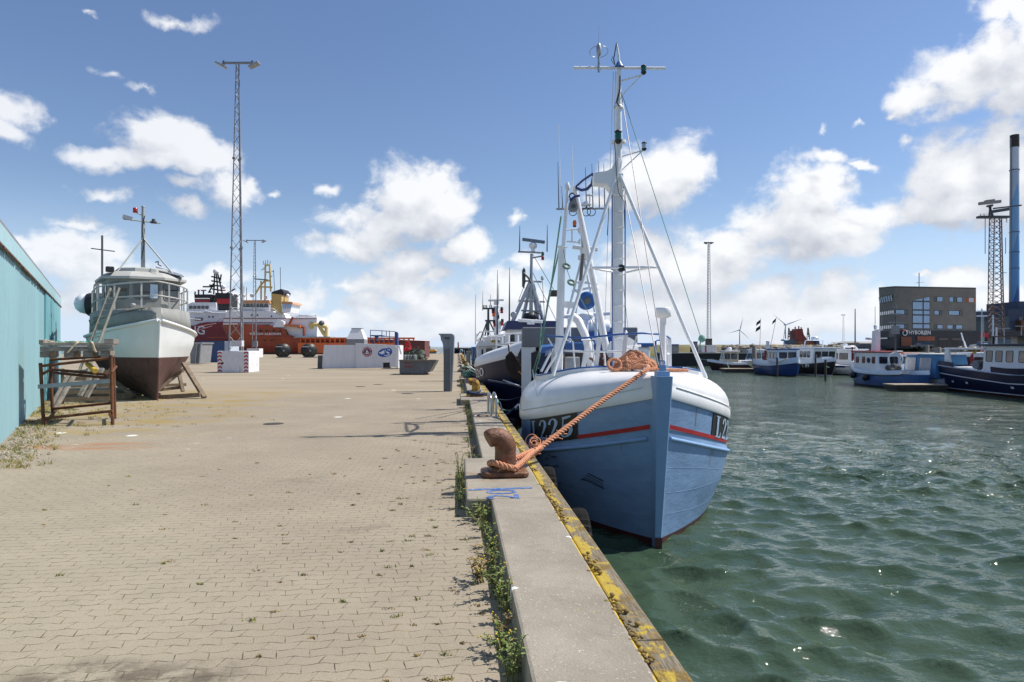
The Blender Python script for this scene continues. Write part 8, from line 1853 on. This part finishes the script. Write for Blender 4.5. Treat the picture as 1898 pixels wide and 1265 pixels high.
m_ = MB(); m_.sphere((.5, 5.0, 2.95), .35, 8, (1, 1, .6)); m_.build('buoy', M('buoy_redwhite', (.5, .06, .06), .5), r); m_ = MB(); m_.box(-1, .3, 4.8, 5.6, 2.74, 2.86); m_.build('green_net', M('net_green', (.04, .18, .08), .9), r)
# bright blue boat with marker flags
r, H, h = mboat('bright blue fishing boat with pale wheelhouse and black marker flags', (30.2, 72.6), 0, 1.5, 9.6, 1.05, .45, BHU, LBW, M('strake_blue', (.02, .035, .12), .4), 'fishing_boat', 'fishing boat', BLK, .62)
c = cabinbox(r, 2.2, 5.4, 1.15, 1.3, 2.85, [(2.5, 3.2), (3.4, 4.2), (4.4, 5.1)], LBW, M('roof_band_blue', (.015, .05, .2), .4), -1, wz=(1.9, 2.6), nf=2)
m_ = MB(); m_.lathe([(.12, 0), (.32, .05), (.32, .22), (.1, .28)], (0, 3.2, 3.9), 14); m_.tube((0, 3.2, 3.0), (0, 3.2, 3.9), .06); m_.build('radar_dome', M('dome_pale', (.5, .6, .68), .3), r)
m_ = MB(); m_.prism([(-.5, 7.2, 1.4), (-.2, 7.2, 1.4), (-.1, 7.2, 3.8), (-.4, 7.2, 3.9)], (0, .3, 0)); m_.build('gallows', LGW, r)
m_ = MB()
for i in range(10): m_.sphere((rnd.uniform(-.9, .2), rnd.uniform(5.7, 7.2), 1.9+rnd.uniform(-.3, .5)), rnd.uniform(.22, .4), 6)
m_.build('net_pile', M('gear_grey', (.12, .13, .13), .9, var=.6, sc=2), r); m_ = MB(); m_.prism([(-1.2, 5.5, 1.5), (-1.2, 6.1, 1.5), (-1.15, 6.0, 2.75), (-1.15, 5.6, 2.75)], (.3, 0, 0)); m_.build('oilskin', M('oil_red2', (.30, .02, .02), .7), r)
m_ = MB(); m_.path(catmull([H.at(1.0, 1.95, .05, -1), H.at(1.8, 1.55, .15, -1), H.at(3.0, 1.5, .15, -1), H.at(4.0, 1.9, .08, -1)], 6), .05, 6); m_.build('bow_rope', M('rope_cream', (.55, .47, .33), .8), r)
for (a, b_, flags) in (((-.9, 8.2, 2.0), (-.7, 8.4, 6.7), ((6.55, .42, .42), (5.85, .45, .45))), ((-.3, 6.8, 2.5), (.6, 6.9, 6.8), ((6.65, .35, .38),))):
    fr = poleset(r, [(a, b_)], .03, GRY, 'flag_pole'); m_ = MB(); a, b_ = Vector(a), Vector(b_)
    for (z_, w_, hh) in flags: p = a.lerp(b_, (z_-a.z)/(b_.z-a.z)); m_.prism([p, p+Vector((-w_, .1, -.35)), p+Vector((-w_-.1, .1, -.35-hh)), p+Vector((-.05, 0, -hh))], (0, .03, 0))
    m_.build('flag', BLK, fr)
# black and white cruiser
r, H, h = mboat('black hulled boat with long white cabin and many windows, berthed between dark piles', (34.6, 74.0), .02, 1.7, 10.5, 1.25, .45, BLK, LGW, LGW, 'cabin_cruiser', 'motor boat', LGW, .35, rake=1.0)
c = cabinbox(r, 1.6, 6.2, 1.35, 1.5, 3.0, [(2.2, 2.9), (3.1, 3.8), (4.0, 4.7)], LGW, LBW, -1, front=-.3, over=.25, wz=(2.0, 2.7), nf=3)
m_ = MB(); m_.path([(-1.1, 4.2, 3.1), (-1.0, 4.0, 4.0), (1.0, 4.0, 4.0), (1.1, 4.2, 3.1)], .09, 8); m_.sphere((.1, 4, 4.25), .4, 10, (1.2, 1, .7)); m_.lathe([(.05, 0), (.1, .5), (.05, .6)], (-.8, 4, 4.0), 8); m_.build('radar_arch', LGW, r)
m_ = MB(); text(m_, 'L 89', .55, (0, 0, 0)); vt = m_.v; m2 = MB(); us = [p[0] for p in vt]; HL_ = [(((p[0]-min(us))/(max(us)-min(us))), p[2]) for p in vt]; m2.add([H.at(3.4-1.0*u, 1.05+v, .02, -1) for u, v in HL_], m_.f); m2.build('lettering', LGW, h); deckrail(r, H, .3, 1.8, .3, STL, 3)
m_ = MB(); m_.box(-.6, .6, .9, 1.6, 1.75, 2.1); m_.build('foredeck_box', LGW, r, bevel=.04)
# white sloping cabin boat
r, H, h = mboat('white cabin boat with sloping windscreen and thin blue stripe, right of the black hulled boat', (37.2, 81.5), R(197), 1.5, 8, 1.05, .35, LGW, None, BHU, 'cabin_boat', 'motor boat', BLK)
c = cabinbox(r, 1.8, 5.4, 1.15, 1.2, 2.8, [(2.7, 3.5), (3.7, 5.0)], LGW, LGW, 1, front=.75, over=.15, wz=(1.75, 2.5), vis_front=False); m_ = MB(); m_.lathe([(.1, 0), (.34, .05), (.34, .2), (.08, .26)], (0, 3.3, 3.3), 14); m_.path([(-.9, 4.2, 2.9), (-.8, 4.0, 3.2), (.8, 4.0, 3.2), (.9, 4.2, 2.9)], .12, 8); m_.build('radar_dome', LGW, c)
m_ = MB(); H.strip(m_, lin(.6, 5, 12), lambda t_: H.zs(t_)-.2, .13, .015, 1); m_.build('blue_stripe', BHU, h); deckrail(r, H, .3, 1.9, .32, STL, 4)
# maroon and cream boat, and its white neighbour
r, H, h = mboat('cream and white cabin boat with dark maroon lower hull, nearest the lattice mast block', (25.9, 88.3), R(-90), 1.25, 5.6, .95, .4, MRN, LGW, LGW, 'cabin_boat', 'motor boat', LGW, .25)
c = cabinbox(r, 1.1, 3.1, .95, 1.15, 2.55, [(1.35, 2.0), (2.15, 2.9)], CRM, LGW, 1, wz=(1.6, 2.35), over=.14, nf=2, front=.35); m_ = MB(); m_.lathe([(.2, 0), (.34, .1), (.3, .35), (.1, .42)], (0, 2.2, 2.72), 14); m_.build('radar_dome', LGW, c); deckrail(r, H, .2, 1.2, .3, STL, 3)
m_ = MB(); m_.box(-.7, 1.18, 3.4, 5.5, 1.0, 1.45); m_.build('cockpit_side', LGW, r, bevel=.06); m_ = MB(); m_.box(1.0, 1.25, 4.3, 5.0, .8, 1.44); m_.build('cockpit_door', CRM, r)
r, H, h = mboat('white cabin boat half hidden behind the tall timber pile and the bright blue boat', (31.0, 93), R(-75), 1.4, 7, 1.05, .35, LGW, None, BLK, 'cabin_boat', 'motor boat', BLK)
c = cabinbox(r, 1.4, 4.2, 1.05, 1.1, 2.7, [(1.8, 2.6), (2.8, 3.8)], LGW, LGW, 1, front=.7, over=.15, wz=(1.6, 2.4), nf=2)
# pontoons, piles, mooring lines
def pontoon(x0, x1, y0, y1, label):
    r = thing('pontoon', label, 'pontoon', ((x0+x1)/2, y0, WZ), 0, 'wooden finger pontoons'); w_, l_ = (x1-x0)/2, y1-y0; m = MB(); m.box(-w_, w_, 0, l_, .42, .5); m.build('decking', M('pontoon_deck', (.33, .27, .20), .9, var=.25, sc=1.5), r); m = MB(); m.box(-w_+.05, w_-.05, .05, l_-.05, .12, .418); m.build('edge_frame', DKW, r); m = MB(); m.box(-w_+.2, w_-.2, .2, l_-.2, -.3, .115); m.build('float', DGR, r)
pontoon(27.3, 31.1, 48.7, 50.3, 'wooden finger pontoon between the red roofed blue boat and the navy boat'); pontoon(26.2, 30.2, 84, 86.2, 'wooden pontoon stage left of the bright blue boat with flags')
pontoon(32.1, 62, 95, 97.5, 'long wooden walkway pontoon in front of the dark harbour wall')
def pile(px, y0, yb, d, r_, mat, label):
    b = P(px, yb, d); o = MB().path([(0, 0, -1.5), (0, 0, P(px, y0, d).z-WZ-.06), (0, 0, P(px, y0, d).z-WZ)], [r_, r_, r_*.8], 12).build('mooring_pile', mat); o.location = (b.x, d, WZ); tag(o, label, 'mooring pile', 'timber mooring piles of the marina')
PIL = M('pile_grey', (.20, .175, .15), .9, var=.25, sc=2)
pile(1398, 642, 686, 86, .28, PIL, 'tall grey timber pile left of the bright blue boat with flags'); pile(1738.5, 645, 712, 56.5, .24, PIL, 'tall grey timber pile at the head of the finger pontoon by the navy boat')
pile(1440.5, 664, 701, 71.5, .1, DKW, 'thin dark pile in front of the bright blue boat'); pile(1511.5, 664, 700, 72.3, .1, DKW, 'thin dark pile in front of the black hulled boat'); pile(1530, 668, 713, 63, .1, DKW, 'dark pile standing alone with the lowest foot in the open water'); pile(1292, 665, 688, 92, .1, DKW, 'short dark pile just right of the white mast leg')
for x, lb_ in ((1719, 'grey bollard post left of the tallest marina pile, on the far bank'), (1786, 'grey bollard post on the far bank below the garage doors')): pile(x, 641, 652, 113.5, .26, PIL, lb_)
def mline(pts, label, mat=GRP, r=.03): m = MB(); m.path(catmull([P(*p) for p in pts], 6), r, 5); tag(m.build('mooring_line', mat), label, 'rope')
mline([(1645, 696, 60), (1655, 708, 59), (1665, 711.5, 58)], 'green line from the red roofed boat to the finger pontoon'); mline([(1686, 699, 57.5), (1680, 708, 57), (1668, 711, 57.5)], 'green line looped over the end of the finger pontoon'); mline([(1704, 700, 55), (1720, 704, 54), (1732, 706, 53.5)], 'green line from the canopy boat to the finger pontoon')
mline([(1530, 681, 66), (1534, 681.5, 70), (1540, 684, 78)], 'pale green line tied round the lone dark pile'); mline([(1347, 673, 87), (1351, 683, 86), (1354, 687, 85.5)], 'green line down the side of the maroon and cream boat', r=.04); mline([(1294, 666, 108), (1306, 668, 104), (1317, 669, 90)], 'green line from the harbour wall to the maroon and cream boat', r=.035); mline([(1383, 672, 85.5), (1392, 680, 85.5), (1398, 683, 85.5)], 'green line from the half hidden white boat to the timber pile')
# Danish-style small red pennant on a pole
m_ = MB(); a = P(1824, 640, 120); m_.tube((0, 0, 0), (0, 0, 3.0), .05); o = thing('flag_pole', 'pole with a limp red flag in front of the parked cars', 'flag', (a.x, 120, 1.25), 0); m_.build('pole', STL, o); m_ = MB(); m_.prism([(0, 0, 3.2), (.7, 0, 3.0), (.9, .05, 2.2), (.45, .0, 2.3), (-.8, 0, 2.4), (-.5, 0, 2.75)], (0, .04, 0)); m_.build('cloth', M('flag_redcloth', (.55, .03, .04), .7), o)
# ================================================================== pieces that repeat become parts of their own
SPLIT = {'stanchion', 'ladder_rung', 'lamp_bracket', 'gantry_brace', 'cleat', 'tripod_leg', 'wing_brace', 'stay', 'turnbuckle', 'winch', 'shelter_post', 'fish_box', 'cable', 'hose', 'bolt', 'foot_plate', 'number_board', 'slat', 'mast_leg', 'spreader', 'cable_coil', 'seam', 'plank_edge', 'rubbing_strake', 'red_stripe', 'bulwark_rail', 'satellite_dome', 'window', 'porthole', 'cargo_rail_post', 'net_hauler', 'canopy_post', 'roof_locker', 'fender_ball', 'rib', 'spoke', 'mast_stay', 'hull_mark', 'warning_stripe', 'white_stripe', 'skid', 'rim', 'garage_door', 'fire_monitor', 'roof_rail', 'deck_fitting', 'aft_frame', 'floodlight', 'ring', 'gps_antenna', 'scuff_mark', 'stripe', 'deck_machinery', 'raised_bulwark', 'drip_edge', 'crossbar', 'foredeck_rail', 'oval', 'pole', 'topside'}
def split_islands(o):
    me = o.data; nv = len(me.vertices); par = list(range(nv))
    def find(i):
        while par[i] != i: par[i] = par[par[i]]; i = par[i]
        return i
    key = {}
    for v in me.vertices:
        k = (round(v.co.x, 4), round(v.co.y, 4), round(v.co.z, 4))
        if k in key: par[find(v.index)] = find(key[k])
        else: key[k] = v.index
    for p in me.polygons:
        vs = list(p.vertices)
        for a in vs[1:]: par[find(a)] = find(vs[0])
    groups = {}
    for p in me.polygons: groups.setdefault(find(p.vertices[0]), []).append(p)
    if len(groups) < 2 or len(groups) > 40 or o.children: return
    if sum(1 for c in COL.objects if c.data is me) > 1: return
    first = True
    for g in groups.values():
        used = sorted({v for p in g for v in p.vertices}); mp = {v: i for i, v in enumerate(used)}
        nm_ = bpy.data.meshes.new(me.name); nm_.from_pydata([me.vertices[v].co[:] for v in used], [], [[mp[v] for v in p.vertices] for p in g]); nm_.update(); nm_.polygons.foreach_set('use_smooth', [p.use_smooth for p in g]); nm_.materials.append(me.materials[0])
        if first: base = o; keep = nm_; first = False
        else: c = o.copy(); c.data = nm_; COL.objects.link(c)
    o.data = keep
for o in list(COL.objects):
    if o.type == 'MESH' and o.parent is not None and o.name.split('.')[0] in SPLIT: split_islands(o)
